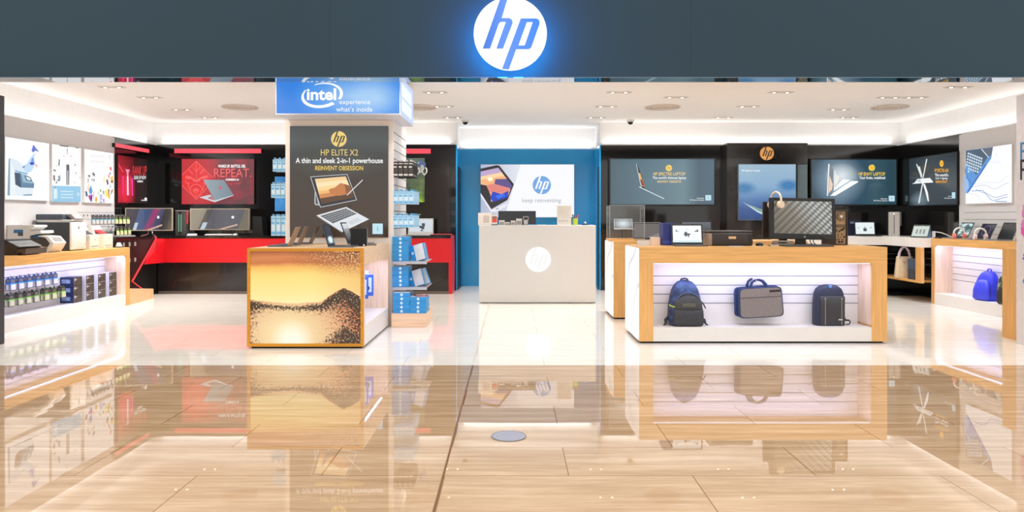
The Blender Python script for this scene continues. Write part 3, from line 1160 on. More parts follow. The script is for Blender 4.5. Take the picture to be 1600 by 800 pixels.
def arc(a0, a1, w0, w1, n=40):
    vs, fs = [], []
    for i in range(n + 1):
        k = i / n
        a = math.radians(a0 + (a1 - a0) * k)
        w = w0 + (w1 - w0) * math.sin(PI * min(k, 1) * 0.5)
        for s_ in (1 - w * 0.0, 1 - w):
            X = cx + rx * s_ * math.cos(a) * 1.0
            Y = cy - (ry * s_ * math.sin(a)) - 0.10 * (X - cx)
            p = lb(X, Y)
            vs.append((p[0], y0 - 0.004, p[1]))
    for i in range(n):
        fs.append([2 * i, 2 * i + 1, 2 * i + 3, 2 * i + 2])
    m.add(vs, fs)


arc(112, -28, 0.06, 0.15)
arc(145, 308, 0.07, 0.24)
m.build('oval_swoosh', WHT, t)
m = MB()
for txt, box, bold in (('intel', (479.5, 138, 525.5, 156.8), 0.03), ('experience', (530.5, 156.2, 578.5, 165), 0.0), ("what's inside", (525.3, 166.5, 582, 174.6), 0.0)):
    v, f = glyphs(txt, bold)
    pts = [lb(box[0] + p[0] * (box[2] - box[0]), box[3] - p[1] * (box[3] - box[1])) for p in v]
    m.add([(p[0], y0 - 0.0045, p[1]) for p in pts], f)
m.build('lettering', WHT, t)

# ================================================================== prints and screens
GOLD = E((240, 190, 84))
PGOLD = E((236, 206, 120))
WH = E((255, 255, 255))
SOFTW = E((226, 230, 232))


def hgrad(stops, axis='X'):
    return lambda nt, tc, sp: ramp(nt, sp.outputs[axis], stops)


def badge(p, x0, y0, x1, y1):
    p.poly([(x0, y0), (x1, y0), (x1, y1), (x0, y1)], E((190, 226, 238)), 'badge')
    cx, cy, w, h = (x0 + x1) / 2, (y0 + y1) / 2, x1 - x0, y1 - y0
    p.text('i', (cx - w * 0.06, cy - h * 0.22, cx + w * 0.06, cy + h * 0.22), E((120, 178, 214)), 0.02, part='badge')


# --- pillar poster
def pillar_bg(nt, tc, sp):
    c = ramp(nt, sp.outputs['Z'], [(0.0, (58, 40, 28)), (0.25, (66, 46, 30)), (0.6, (56, 48, 40)), (0.74, (54, 58, 56)), (0.86, (74, 82, 82)), (1.0, (62, 68, 68))])
    n = noise(nt, tc.outputs['Generated'], 2.4, 2)
    g = radial(nt, sp, 0.5, 0.66, 0.5, 0.16)
    c = mixc(nt, mth(nt, 'MULTIPLY', g, 0.35), c, (110, 112, 106))
    return mixc(nt, mth(nt, 'MULTIPLY', n, 0.3), c, (44, 36, 30))


p = Panel('tall_poster', 'tall dark poster of a detachable tablet with keyboard on the pillar', 'poster', 'F', 8.135, (453, 197, 606.5, 371), 0.012, print_mat('pillar_poster_print', pillar_bg, 0.12), BLACK)
p.logo(529.5, 217.3, 12.2, PGOLD, E((66, 62, 44)))
p.text('HP ELITE X2', (501.5, 233.5, 559.5, 243), PGOLD, 0.0)
p.text('A thin and sleek 2-in-1 powerhouse', (462.3, 246.6, 598.4, 257.6), WH, 0.012)
p.text('REINVENT OBSESSION', (492.8, 259.3, 567.4, 266.2), E((240, 206, 92)), 0.012)
p.poly([(492, 293), (494, 293), (499.5, 321), (493, 320.5), (491.5, 318)], E((176, 186, 190)))
p.poly([(493.5, 299), (497, 319), (493.6, 318.4)], E((60, 50, 40)))
p.poly([(485.6, 276.4), (542.6, 272.6), (557.4, 312.4), (501, 323.8)], E((24, 28, 40)))
p.line([(485.6, 276.4), (542.6, 272.6), (557.4, 312.4), (501, 323.8), (485.6, 276.4)], 1.1, E((186, 192, 196)))
scr = [(492.2, 279.6), (540.4, 275.6), (554, 309), (502.8, 318.6)]


def quad(f0, f1):
    a, b, c, d = scr
    L = lambda q, r, t: (q[0] + (r[0] - q[0]) * t, q[1] + (r[1] - q[1]) * t)
    return [L(a, d, f0), L(b, c, f0), L(b, c, f1), L(a, d, f1)]


for f0, f1, c in ((0, .16, (240, 206, 150)), (.16, .34, (250, 226, 178)), (.34, .5, (248, 208, 144)), (.5, .62, (240, 182, 110)), (.62, .78, (206, 134, 78)), (.78, 1, (86, 56, 30))):
    p.poly(quad(f0, f1), E(c))
p.poly([(514, 296), (524, 293), (532, 286), (538, 287.5), (546, 290), (551, 302), (530, 306), (516, 303)], E((196, 120, 66)))
p.poly([(538, 287.5), (546, 290), (551, 302), (541, 303), (540, 294)], E((136, 82, 46)))
p.line([(542.5, 305), (567, 281.2)], 1.5, E((214, 216, 220)))
p.poly([(535, 325), (557, 317), (549, 320), (546, 326)], E((40, 42, 44)))
p.poly([(495, 336.6), (541.5, 323.4), (577, 342.6), (535, 362.5)], E((222, 226, 232)))
p.poly([(495, 336.6), (535, 362.5), (535, 364), (495, 338)], E((120, 122, 126)))
p.poly([(501, 337.4), (541, 325.6), (557.6, 334), (520.6, 349)], E((66, 70, 76)))
for k in range(1, 5):
    t_ = k / 5
    a = (501 + (520.6 - 501) * t_, 337.4 + (349 - 337.4) * t_)
    b = (541 + (557.6 - 541) * t_, 325.6 + (334 - 325.6) * t_)
    p.line([a, b], 0.6, E((196, 200, 206)))
for k in range(1, 11):
    t_ = k / 11
    a = (501 + 40 * t_, 337.4 - 11.8 * t_)
    b = (520.6 + 37 * t_, 349 - 15 * t_)
    p.line([a, b], 0.45, E((170, 174, 180)))
p.poly([(543, 347), (559, 340), (566, 344), (550, 351.5)], E((206, 210, 216)))
badge(p, 582.5, 349.3, 598.6, 365.6)
p.end()

# --- blue wall light box
p = Panel('wide_light_box', 'white lit poster with a tilted tablet and round blue logo on blue wall', 'poster', 'F', 12.84, (751, 257, 897, 339.5), 0.058, E((246, 247, 252)), PWHITE)
p.poly([(751, 257), (813.5, 257), (793, 323), (789, 339.5), (751, 339.5)], print_mat('grey_fade', hgrad([(0, (176, 182, 206)), (1, (226, 230, 238))])))
p.poly([(751, 263.5), (776, 258), (780.5, 259), (803, 288), (793, 312.5), (767.5, 327), (751, 304)], E((38, 36, 42)))
p.poly([(751, 301.5), (768, 327.5), (793, 317), (792, 322), (776, 331), (767, 331.5), (751, 306)], E((232, 232, 242)))
p.poly([(751, 268), (778.5, 262), (800, 290), (793, 307.5), (768, 315.5), (751, 290)], E((246, 180, 126)))
p.poly([(751, 268), (778.5, 262), (784, 269), (751, 276)], E((190, 166, 206)))
p.poly([(751, 276), (784, 269), (788, 275), (751, 281)], E((250, 214, 164)))
p.poly([(774, 280), (792, 279.5), (800, 290), (798, 296), (772, 289)], E((92, 80, 140)))
p.poly([(757, 290), (772, 287), (797, 294), (793, 304), (778, 304), (765, 300)], E((226, 132, 122)))
p.poly([(770, 299), (783, 303.5), (795, 298), (793, 308.5), (770, 315.5), (765.5, 309)], E((24, 66, 196)))
p.poly([(774, 306), (786, 302.5), (790, 306), (778, 311)], E((44, 110, 236)))
p.poly([(751, 288), (760, 290), (766, 303), (767, 314.5), (751, 292)], E((40, 32, 38)))
p.disc(766, 280, 4.2, 3.2, E((255, 246, 214)))
p.line([(775, 327), (779, 325.5)], 1.0, E((70, 70, 80)))
p.logo(846.5, 289.3, 14.3, E((110, 166, 226)), E((246, 247, 252)))
p.text('keep reinventing', (816, 309.5, 876.5, 318.5), E((156, 160, 168)), 0.0)
p.end()


# --- screens of the right hand display wall
def teal1(nt, tc, sp):
    c = ramp(nt, sp.outputs['X'], [(0, (66, 90, 102)), (0.35, (92, 122, 134)), (0.7, (112, 140, 150)), (0.85, (72, 96, 110)), (1, (78, 104, 120))])
    return mixc(nt, mth(nt, 'MULTIPLY', noise(nt, tc.outputs['Generated'], 2.0, 2), 0.5), c, (70, 96, 112))


p = Panel('wall_screen', 'dark teal wall screen showing a thin folded laptop edge and gold lettering', 'screen', 'F', 12.02, (953.5, 248.5, 1116, 319.5), 0.08, print_mat('teal_screen', teal1, 0.15), BLACKM, 'wall screens', 0.02, 'screen')
p.logo(1045, 262.6, 5.0, E((246, 214, 120)), E((214, 168, 60)))
p.text('HP SPECTRE LAPTOP', (1020.6, 269.2, 1070.6, 274.4), E((244, 206, 128)), 0.01)
p.text("The world's thinnest laptop", (1019.6, 275.6, 1071.8, 281), WH, 0.01)
p.text('REINVENT OBSESSION', (1027, 282, 1064, 285.6), E((244, 208, 140)), 0.01)
p.poly([(993.6, 256), (995.2, 256), (1003, 276), (1008, 294), (1001.5, 293)], E((42, 30, 26)))
p.poly([(997.5, 271), (1000, 270), (1007.5, 292), (1002.5, 290.5)], E((226, 180, 112)))
p.poly([(1000, 281), (1003, 280), (1007, 291), (1003, 290)], E((150, 60, 46)))
p.line([(994.2, 256), (1002, 293.5)], 0.9, E((206, 224, 232)))
p.line([(998.5, 292), (1037.6, 310.6)], 1.1, E((218, 236, 240)))
p.text('Experience', (1089, 308.8, 1100, 311), WH, 0.01)
p.text('HP Spectre Laptop', (1078, 311.6, 1100, 313.8), WH, 0.01)
badge(p, 1102, 304.8, 1111, 313.2)
p.end()


def blues(nt, tc, sp):
    c = ramp(nt, sp.outputs['Z'], [(0, (44, 74, 128)), (0.2, (62, 92, 148)), (0.36, (88, 126, 176)), (0.6, (140, 176, 208)), (1, (158, 188, 208))])
    c = mixc(nt, mth(nt, 'MULTIPLY', radial(nt, sp, 0.1, 0.57, 0.25, 0.14), 1.6, clamp=True), c, (76, 130, 178))
    return mixc(nt, mth(nt, 'MULTIPLY', radial(nt, sp, 0.88, 0.62, 0.25, 0.14), 1.6, clamp=True), c, (70, 128, 182))


p = Panel('wall_screen', 'tall misty blue screen under the gold disc on the dark centre pier', 'screen', 'F', 11.86, (1154, 257, 1243, 343.5), 0.04, print_mat('misty_blue_screen', blues, 0.12), mat('screen_edge_steel', (120, 126, 130), 0.3, metal=0.5), 'wall screens', 0.008, 'screen')
p.text('HP Spectre Laptop', (1159, 265, 1187.5, 268.6), WH, 0.01)
p.poly([(1159.5, 315), (1192, 333), (1196, 337), (1184, 332)], E((206, 222, 236)))
p.poly([(1168, 319), (1196, 329), (1196, 334), (1185, 330)], E((120, 160, 150)))
p.end()
o = Panel('dark_mirror_strip', 'narrow mirrored strip beside the tall misty blue screen', 'mirror strip', 'F', 11.88, (1246, 257, 1261.5, 343.5), 0.02, mat('mirror_glass', (150, 176, 186), 0.04, metal=0.9), BLACK).end()
# gold disc on the pier
t = thing('round_badge', 'round gold badge with dark letters at the top of the centre pier', 'sign', (xD(1198.8, 11.87), 11.87, zD(239.6, 11.87)))
r = 10.4 * 11.87 / F
MB().cyl((0, 0, 0), (0, 0.03, 0), r, n=48).build('disc', emit('gold_badge', (226, 158, 84), 0.95), t)
m = MB()
for k, (outer, holes) in enumerate(((LOGO_H, ()), (LOGO_P, (LOGO_PH,)))):
    v, f = tess(outer, holes)
    m.add([(q[0] * r, -0.002 - k * 0.0004, q[1] * r) for q in v], f)
m.build('logo', E((50, 40, 32)), t)


def envy(nt, tc, sp):
    c = ramp(nt, sp.outputs['X'], [(0, (58, 74, 82)), (0.12, (40, 74, 100)), (0.5, (32, 68, 92)), (0.75, (44, 80, 94)), (1, (36, 66, 78))])
    g = radial(nt, sp, 0.32, 0.55, 0.34, 0.62)
    c = mixc(nt, mth(nt, 'MULTIPLY', g, 0.95, clamp=True), c, (150, 178, 194))
    g2 = radial(nt, sp, 0.36, 0.64, 0.2, 0.3)
    return mixc(nt, mth(nt, 'MULTIPLY', g2, 1.0, clamp=True), c, (224, 232, 236))


p = Panel('wall_screen', 'dark wall screen showing open laptops in a white burst of light', 'screen', 'F', 12.02, (1267.5, 249.5, 1400.5, 319.5), 0.08, print_mat('burst_screen', envy, 0.15), BLACKM, 'wall screens', 0.02, 'screen')
p.poly([(1294, 256), (1296, 256), (1293.6, 306), (1291.8, 306)], E((238, 244, 248)))
p.poly([(1296, 257), (1302, 264), (1301.5, 294), (1294, 304)], E((120, 130, 140)))
p.poly([(1296, 274), (1301, 288), (1300, 296), (1294.4, 302)], E((240, 206, 176)))
p.poly([(1304, 267), (1305.2, 267), (1304, 294), (1302.6, 296)], E((240, 246, 248)))
p.poly([(1305.4, 272), (1311, 276), (1309.5, 285), (1304.6, 292)], E((236, 232, 226)))
p.poly([(1300, 302), (1327.5, 281), (1329, 282), (1303, 305)], E((190, 204, 212)))
p.poly([(1301.5, 299), (1304.5, 292.5), (1317, 280), (1328.5, 281)], E((250, 252, 252)))
p.poly([(1296.5, 305.8), (1329.5, 283), (1340.6, 283), (1340, 285), (1305, 305.8)], E((252, 254, 255)))
p.logo(1361.9, 262.2, 5.0, E((248, 214, 76)), E((226, 164, 40)))
p.text('HP ENVY LAPTOP', (1341.4, 269.2, 1382.6, 274.8), E((246, 206, 60)), 0.015)
p.text('Your limits, redefined', (1342.3, 275.6, 1382.6, 280.6), WH, 0.015)
p.text('Experience', (1376, 309.6, 1386.2, 312), WH, 0.01)
p.text('HP Envy Laptop', (1364.6, 312.6, 1386.2, 314.8), WH, 0.01)
badge(p, 1388.2, 305.8, 1397.4, 314.6)
p.end()


def slate(nt, tc, sp):
    c = ramp(nt, sp.outputs['X'], [(0, (34, 48, 56)), (0.5, (62, 70, 76)), (1, (48, 58, 64))])
    return mixc(nt, mth(nt, 'MULTIPLY', radial(nt, sp, 0.25, 0.12, 0.24, 0.2), 0.9), c, (120, 140, 154))


p = Panel('wall_screen', 'dark screen on the side wall showing white laptops crossed like a star', 'screen', 'R', 6.475, (1420.5, 248.6, 1496, 319), 0.025, print_mat('slate_screen', slate, 0.15), BLACKM, 'wall screens', 0.012, 'screen')
p.poly([(1447.5, 248.6), (1449.2, 248.4), (1443, 279), (1441.6, 279)], E((244, 246, 246)))
p.poly([(1431.8, 256.5), (1433.4, 256.3), (1441, 277), (1440, 278.4)], E((240, 244, 244)))
p.poly([(1435.4, 260), (1437.6, 260), (1441.6, 275), (1439, 277)], E((232, 238, 240)))
p.poly([(1434, 279.6), (1453.5, 278), (1458.6, 284.4), (1428, 287)], E((244, 246, 248)))
p.poly([(1432.5, 283), (1437, 279.6), (1440, 283), (1439, 285.5)], E((190, 204, 220)))
p.line([(1426.6, 286.8), (1458.4, 284.6)], 0.9, E((255, 255, 255)))
p.poly([(1441.4, 286), (1443, 286), (1437, 317.6), (1435.4, 317.6)], E((244, 246, 246)))
p.poly([(1442.6, 286), (1446, 288), (1450.4, 301), (1452, 314.8), (1450.4, 314.8)], E((244, 246, 246)))
p.logo(1471.9, 255.6, 5.2, E((246, 196, 60)), E((220, 150, 40)), rx=3.0)
p.text('HP SPECTRE x360', (1461, 263.4, 1482.6, 269), E((244, 176, 30)), 0.015)
p.text("The world's", (1461.4, 271, 1482.4, 275.6), WH, 0.015)
p.text('2-in-1 laptop', (1462.6, 276.8, 1481.4, 281), WH, 0.015)
p.text('REINVENT', (1463, 282, 1481.2, 286), E((244, 170, 40)), 0.015)
p.text('Experience', (1482.4, 305.8, 1488, 307.6), WH, 0.01)
p.text('HP Spectre', (1476.6, 308.8, 1488, 310.8), WH, 0.01)
badge(p, 1488.4, 300.4, 1493.6, 310)
p.end()

# --- tall print on the pale side wall
p = Panel('wall_light_box', 'white lit print of a blue laptop corner and flowing lines on pale wall', 'poster', 'R', 6.47, (1509, 235.6, 1581, 316.5), 0.03, E((250, 251, 255)), PWHITE)


def rp(x, y):       # crop coordinates of the print -> image
    return 1400 + x * 0.2625, 120 + y * 0.2625


p.poly([rp(417, 440), rp(579, 417), rp(568, 486), rp(545, 520), rp(440, 680), rp(425, 697), rp(417, 690)], E((94, 150, 214)))
p.poly([rp(417, 442), rp(508, 428), rp(550, 474), rp(480, 585), rp(417, 510)], E((70, 92, 112)))
p.poly([rp(512, 428), rp(579, 418), rp(568, 470), rp(552, 476)], E((92, 104, 118)))
p.line([rp(510, 430), rp(552, 478)], 1.2, E((236, 240, 246)))
for i in range(7):
    for j in range(7):
        x, y = 428 + i * 14 - j * 2, 452 + j * 17 + i * 9 - 4 * i
        if x < 420 or y > 440 + (x - 417) * 0.2 + 118 or (x - 480) * 1.5 + (y - 575) > 40 and y > 520:
            continue
        if y - 585 > -1.55 * (x - 480) + 0 and x > 480:
            continue
        p.poly([rp(x, y), rp(x + 10, y - 2), rp(x + 11, y + 9), rp(x + 1, y + 11)], E((206, 224, 240)))
p.line([rp(545, 520), rp(440, 682)], 1.6, E((40, 100, 190)))
p.line([rp(420, 545), rp(430, 600), rp(468, 648)], 1.3, E((60, 122, 210)))
p.poly([rp(417, 590), rp(440, 620), rp(444, 660), rp(425, 690), rp(417, 690)], E((150, 190, 236)))


def curve(pts, wpx, c, n=20):
    out = []
    for i in range(n + 1):
        k = i / n * (len(pts) - 1)
        a = min(int(k), len(pts) - 2)
        t_ = k - a
        t_ = t_ * t_ * (3 - 2 * t_)
        out.append((pts[a][0] + (pts[a + 1][0] - pts[a][0]) * (k - a), pts[a][1] + (pts[a + 1][1] - pts[a][1]) * t_))
    p.line([rp(*q) for q in out], wpx, c)


curve([(480, 640), (560, 628), (620, 632), (688, 590)], 0.5, E((190, 204, 214)))
curve([(470, 655), (540, 645), (600, 668), (688, 632)], 0.5, E((140, 160, 180)))
curve([(490, 672), (540, 690), (610, 718), (688, 700)], 0.7, E((90, 130, 190)))
curve([(470, 680), (530, 676), (600, 736), (688, 716)], 0.8, E((70, 120, 200)))
curve([(440, 690), (500, 700), (540, 742), (560, 746)], 0.4, E((206, 190, 186)))
p.line([rp(620, 742), rp(688, 743)], 1.0, E((60, 120, 210)))
p.text('HP', (rp(618, 450)[0], rp(618, 450)[1], rp(632, 480)[0], rp(632, 480)[1]), E((222, 226, 232)), 0.0)
p.text('REINVENT', (rp(590, 500)[0], rp(590, 498)[1], rp(660, 510)[0], rp(660, 514)[1]), E((228, 230, 234)), 0.0)
p.end()

# --- the three prints on the pale printer wall
p = Panel('wall_light_box', 'lit white print of a printer with blue ribbon on the pale wall', 'poster', 'L', -5.97, (8, 213.5, 76.6, 314), 0.03, E((252, 252, 255)), PWHITE)


def q1(x, y):
    return x / 7.28, 210 + y / 7.28


p.poly([q1(95, 285), q1(120, 268), q1(200, 300), q1(330, 400), q1(300, 440), q1(160, 440), q1(175, 700), q1(90, 695)], E((222, 234, 244)))
p.poly([q1(80, 690), q1(95, 280), q1(112, 270), q1(108, 700)], E((130, 160, 180)))
p.poly([q1(110, 290), q1(156, 400), q1(168, 690), q1(112, 700)], E((236, 243, 248)))
p.poly([q1(160, 430), q1(225, 440), q1(240, 610), q1(170, 570)], E((62, 84, 108)))
p.poly([q1(225, 440), q1(330, 480), q1(385, 560), q1(380, 610), q1(240, 605)], E((96, 134, 164)))
p.poly([q1(235, 445), q1(340, 490), q1(378, 560), q1(255, 545)], E((150, 186, 210)))
p.poly([q1(270, 465), q1(345, 490), q1(360, 535), q1(295, 525)], E((60, 80, 104)))
p.poly([q1(285, 478), q1(335, 492), q1(346, 524), q1(305, 518)], E((226, 236, 240)))
p.poly([q1(170, 575), q1(240, 610), q1(380, 612), q1(365, 695), q1(200, 705), q1(165, 690)], E((228, 238, 244)))
p.poly([q1(255, 685), q1(360, 678), q1(355, 695), q1(265, 698)], E((120, 156, 180)))
p.poly([q1(160, 405), q1(310, 445), q1(300, 460), q1(170, 420)], E((110, 170, 210)))
p.poly([q1(240, 370), q1(300, 330), q1(350, 250), q1(400, 200), q1(380, 260), q1(395, 340), q1(350, 420), q1(300, 440)], E((190, 220, 246)))
p.poly([q1(350, 185), q1(372, 115), q1(410, 165), q1(440, 200), q1(395, 185), q1(370, 205)], E((92, 116, 210)))
p.poly([q1(325, 320), q1(380, 315), q1(380, 340), q1(345, 350)], E((36, 70, 190)))
p.poly([q1(350, 280), q1(372, 260), q1(376, 320), q1(345, 318)], E((120, 150, 230)))
p.poly([q1(395, 330), q1(420, 350), q1(415, 385), q1(390, 360)], E((240, 190, 200)))
p.poly([q1(245, 372), q1(270, 358), q1(276, 372), q1(255, 380)], E((90, 110, 120)))
p.end()

p = Panel('wall_light_box', 'lit print of scattered small drawings above a pale blue caption band', 'poster', 'L', -5.97, (81, 224.8, 126.3, 316), 0.03, E((248, 249, 250)), PWHITE)


def q2(x, y):
    return 75 + x / 8, 225 + y / 8


p.poly([q2(50, 522), q2(405, 530), q2(405, 728), q2(50, 722)], E((150, 204, 234)))
for y in (585, 622, 660):
    p.poly([q2(155, y), q2(312, y + 3), q2(312, y + 17), q2(155, y + 14)], E((206, 232, 246)))
p.poly([q2(66, 560), q2(110, 560), q2(112, 680), q2(68, 690)], E((222, 240, 248)))
p.poly([q2(362, 605), q2(384, 605), q2(384, 650), q2(362, 650)], E((206, 232, 246)))
p.poly([q2(222, 258), q2(258, 255), q2(262, 300), q2(258, 510), q2(246, 510), q2(246, 330), q2(238, 330), q2(238, 510), q2(226, 512), q2(224, 300)], E((90, 98, 106)))
for pts, c in (([(140, 14), (252, 28), (250, 40), (142, 24)], (70, 70, 70)), ([(340, 40), (372, 46), (370, 56), (342, 50)], (90, 90, 90)), ([(228, 60), (240, 60), (238, 130), (232, 130)], (150, 150, 160)), ([(130, 190), (140, 190), (136, 280), (122, 260)], (70, 84, 96)),
               ([(56, 315), (90, 325), (92, 345), (64, 335)], (96, 96, 100)), ([(58, 390), (76, 390), (82, 465), (62, 450)], (116, 74, 66)), ([(118, 400), (145, 390), (146, 460), (112, 470), (100, 440), (122, 446)], (130, 160, 170)), ([(88, 470), (106, 475), (106, 495), (90, 488)], (90, 90, 96)),
               ([(318, 240), (336, 258), (345, 268), (330, 272)], (110, 120, 120)), ([(180, 140), (200, 145), (196, 156), (178, 150)], (220, 190, 196)), ([(270, 140), (292, 148), (286, 166), (262, 156)], (226, 206, 210)), ([(330, 350), (350, 360), (346, 376), (328, 370)], (190, 196, 196)),
               ([(320, 475), (334, 478), (332, 490), (322, 488)], (170, 176, 176)), ([(384, 415), (396, 418), (394, 430), (384, 428)], (160, 160, 164)), ([(70, 534), (84, 540), (82, 552), (70, 548)], (130, 150, 150)), ([(90, 262), (100, 262), (98, 284), (88, 282)], (206, 206, 212))):
    p.poly([q2(*a) for a in pts], E(c))
p.end()

p = Panel('wall_light_box', 'lit white print with bright paint coloured shapes rising along its lower edge', 'poster', 'L', -5.97, (131.7, 232.5, 177, 318), 0.03, E((251, 251, 251)), PWHITE)
p.text('Print it all you want', (142, 241.2, 163.5, 247), E((206, 206, 210)), 0.0)
p.text('Print for the art', (141.5, 250, 162.5, 254.4), E((206, 206, 210)), 0.0)
p.disc(171.2, 245.5, 1.6, 4.2, E((226, 228, 232)))
for pts, c in (([(490, 395), (510, 385), (530, 400), (512, 420)], (120, 124, 124)), ([(545, 375), (560, 350), (585, 380), (575, 410)], (110, 116, 116)), ([(492, 430), (506, 434), (500, 492), (490, 480)], (160, 164, 164)), ([(540, 440), (556, 430), (550, 462), (538, 466)], (150, 156, 156)), ([(560, 425), (580, 450), (574, 476), (562, 460)], (140, 146, 146)),
               ([(765, 290), (782, 284), (792, 325), (775, 335)], (230, 90, 92)), ([(766, 355), (776, 350), (778, 378), (764, 382)], (74, 80, 130)), ([(745, 400), (760, 370), (764, 400), (752, 440)], (226, 130, 120)), ([(770, 420), (805, 400), (806, 460), (780, 470)], (250, 200, 84)), ([(718, 450), (740, 440), (752, 500), (735, 515)], (112, 86, 104)), ([(776, 460), (806, 450), (804, 486), (786, 490)], (150, 106, 40)),
               ([(684, 430), (696, 400), (700, 440), (690, 500)], (240, 226, 140)), ([(478, 545), (500, 500), (512, 560), (500, 610)], (252, 216, 188)), ([(505, 570), (530, 515), (548, 590), (535, 630), (510, 620)], (84, 158, 222)), ([(456, 590), (478, 590), (490, 650), (465, 660)], (62, 100, 130)), ([(492, 650), (520, 630), (528, 705), (510, 700)], (206, 40, 160)),
               ([(524, 640), (548, 630), (540, 715), (520, 722)], (70, 62, 140)), ([(556, 600), (570, 590), (566, 700), (555, 690)], (244, 190, 196)), ([(585, 660), (600, 655), (606, 705), (590, 735), (575, 700)], (236, 176, 60)), ([(606, 620), (616, 590), (640, 610), (625, 640)], (220, 226, 216)), ([(636, 575), (650, 562), (655, 595), (640, 600)], (104, 164, 74)),
               ([(630, 640), (665, 620), (672, 690), (640, 720)], (198, 200, 232)), ([(676, 690), (692, 680), (694, 730), (682, 734)], (196, 92, 206)), ([(640, 722), (662, 718), (656, 735), (642, 734)], (50, 74, 84)), ([(668, 590), (690, 580), (692, 640), (676, 620)], (160, 170, 120)), ([(700, 590), (735, 560), (740, 640), (705, 670)], (240, 230, 110)), ([(740, 560), (756, 570), (752, 640), (742, 640)], (140, 84, 40)), ([(730, 640), (765, 630), (760, 690), (745, 680)], (240, 196, 60)), ([(775, 580), (800, 560), (795, 600), (770, 640)], (190, 140, 70)), ([(752, 520), (775, 500), (780, 540), (760, 556)], (206, 222, 226))):
    p.poly([q2(*a) for a in pts], E(c))
p.end()


# --- gaming prints
def rank_bg(nt, tc, sp):
    c = ramp(nt, sp.outputs['X'], [(0, (150, 22, 40)), (0.3, (110, 12, 26)), (0.6, (46, 10, 14)), (1, (24, 12, 14))])
    n = noise(nt, tc.outputs['Generated'], 6, 4)
    g = radial(nt, sp, 0.2, 0.3, 0.4, 0.55)
    return mixc(nt, mth(nt, 'MULTIPLY', mth(nt, 'MULTIPLY', n, g), 2.2, clamp=True), c, (226, 24, 60))


p = Panel('gaming_print', 'dark red glowing print with light columns beside the corner of black walls', 'poster', 'L', -5.96, (184.2, 242, 230, 318), 0.04, print_mat('rank_print', rank_bg, 0.1), BLACKM)


def q3(x, y):
    return 175 + x / 7.27, 215 + y / 7.27


for pts, c in (([(72, 290), (130, 390), (120, 400), (74, 330)], (230, 60, 70)), ([(150, 360), (198, 365), (184, 400), (190, 655), (166, 655), (166, 400)], (246, 150, 190)), ([(166, 440), (184, 440), (182, 655), (170, 655)], (255, 220, 230)), ([(112, 430), (134, 440), (128, 655), (114, 655)], (236, 40, 120)), ([(214, 450), (236, 470), (236, 662), (222, 662)], (232, 60, 160)), ([(140, 480), (156, 480), (152, 655), (140, 655)], (232, 30, 70)), ([(196, 430), (210, 440), (208, 660), (196, 660)], (232, 30, 70))):
    p.poly([q3(*a) for a in pts], E(c))
p.text('RANK UP', (207, 259.5, 228.4, 274), E((240, 60, 66)), 0.0)
p.text('GEAR UP NOW', (208.6, 274.6, 227.6, 280.2), E((240, 236, 238)), 0.02)
p.text('OMEN', (213.6, 281.8, 222.6, 285), WH, 0.02)
p.disc(227, 310.5, 2.0, 1.8, WH)
p.text('intel', (220.4, 311.4, 229, 314), WH, 0.02)
p.end()


def rep_bg(nt, tc, sp):
    c = ramp(nt, sp.outputs['X'], [(0, (196, 48, 56)), (0.35, (186, 36, 44)), (0.5, (112, 44, 52)), (1, (96, 62, 68))])
    n = noise(nt, tc.outputs['Generated'], 5, 5)
    c = mixc(nt, mth(nt, 'MULTIPLY', mth(nt, 'SUBTRACT', n, 0.42, clamp=True), 2.2, clamp=True), c, (176, 44, 62))
    return mixc(nt, mth(nt, 'MULTIPLY', radial(nt, sp, 0.3, 0.45, 0.34, 0.6), 0.6), c, (214, 34, 44))


p = Panel('gaming_print', 'wide red print with carved mask diamond and silver laptop on back wall', 'poster', 'F', 12.05, (284, 248.6, 397, 319), 0.05, print_mat('repeat_print', rep_bg, 0.2), BLACKM)


def q4(x, y):
    return 280 + x / 8.89, 240 + y / 8.89


RL = E((244, 92, 88))
RD = E((226, 34, 44))
p.poly([q4(240, 110), q4(440, 330), q4(240, 635), q4(40, 440), q4(40, 310)], RD)
p.line([q4(40, 300), q4(240, 105), q4(470, 340)], 1.2, RL)
p.line([q4(40, 440), q4(240, 638), q4(420, 440)], 1.2, RL)
p.line([q4(240, 110), q4(240, 365)], 0.9, RL)
for a in ([(240, 250), (190, 190)], [(240, 250), (290, 185)], [(190, 270), (130, 215)], [(290, 270), (345, 215)], [(190, 290), (135, 240)], [(290, 290), (350, 235)]):
    p.line([q4(*v) for v in a], 1.0, RL)
p.poly([q4(*v) for v in [(85, 310), (150, 312), (205, 345), (240, 372), (275, 345), (330, 312), (398, 305), (395, 345), (330, 350), (285, 385), (240, 395), (195, 385), (150, 352), (95, 355)]], RL)
p.poly([q4(*v) for v in [(150, 358), (185, 352), (192, 382), (160, 385)]], RD)
p.poly([q4(*v) for v in [(290, 358), (322, 352), (325, 380), (296, 385)]], RD)
p.line([q4(*v) for v in [(85, 370), (110, 420), (140, 400), (130, 450), (160, 520)]], 1.3, RL)
p.line([q4(*v) for v in [(395, 370), (372, 420), (345, 400), (352, 450), (325, 520)]], 1.3, RL)
p.line([q4(*v) for v in [(155, 480), (190, 440), (240, 425), (290, 440), (330, 480)]], 1.3, RL)
p.line([q4(*v) for v in [(155, 480), (180, 560), (240, 600), (300, 560), (330, 480)]], 1.0, RL)
p.disc(*q4(235, 515), 4.6, 4.0, RL)
p.disc(*q4(235, 515), 3.4, 2.8, RD)
p.poly([q4(*v) for v in [(205, 530), (218, 500), (255, 500), (268, 530), (240, 520)]], RL)
p.line([q4(240, 555), q4(240, 630)], 0.8, RL)
p.poly([q4(283, 608), q4(440, 570), q4(505, 662), q4(500, 676)], E((206, 204, 208)))
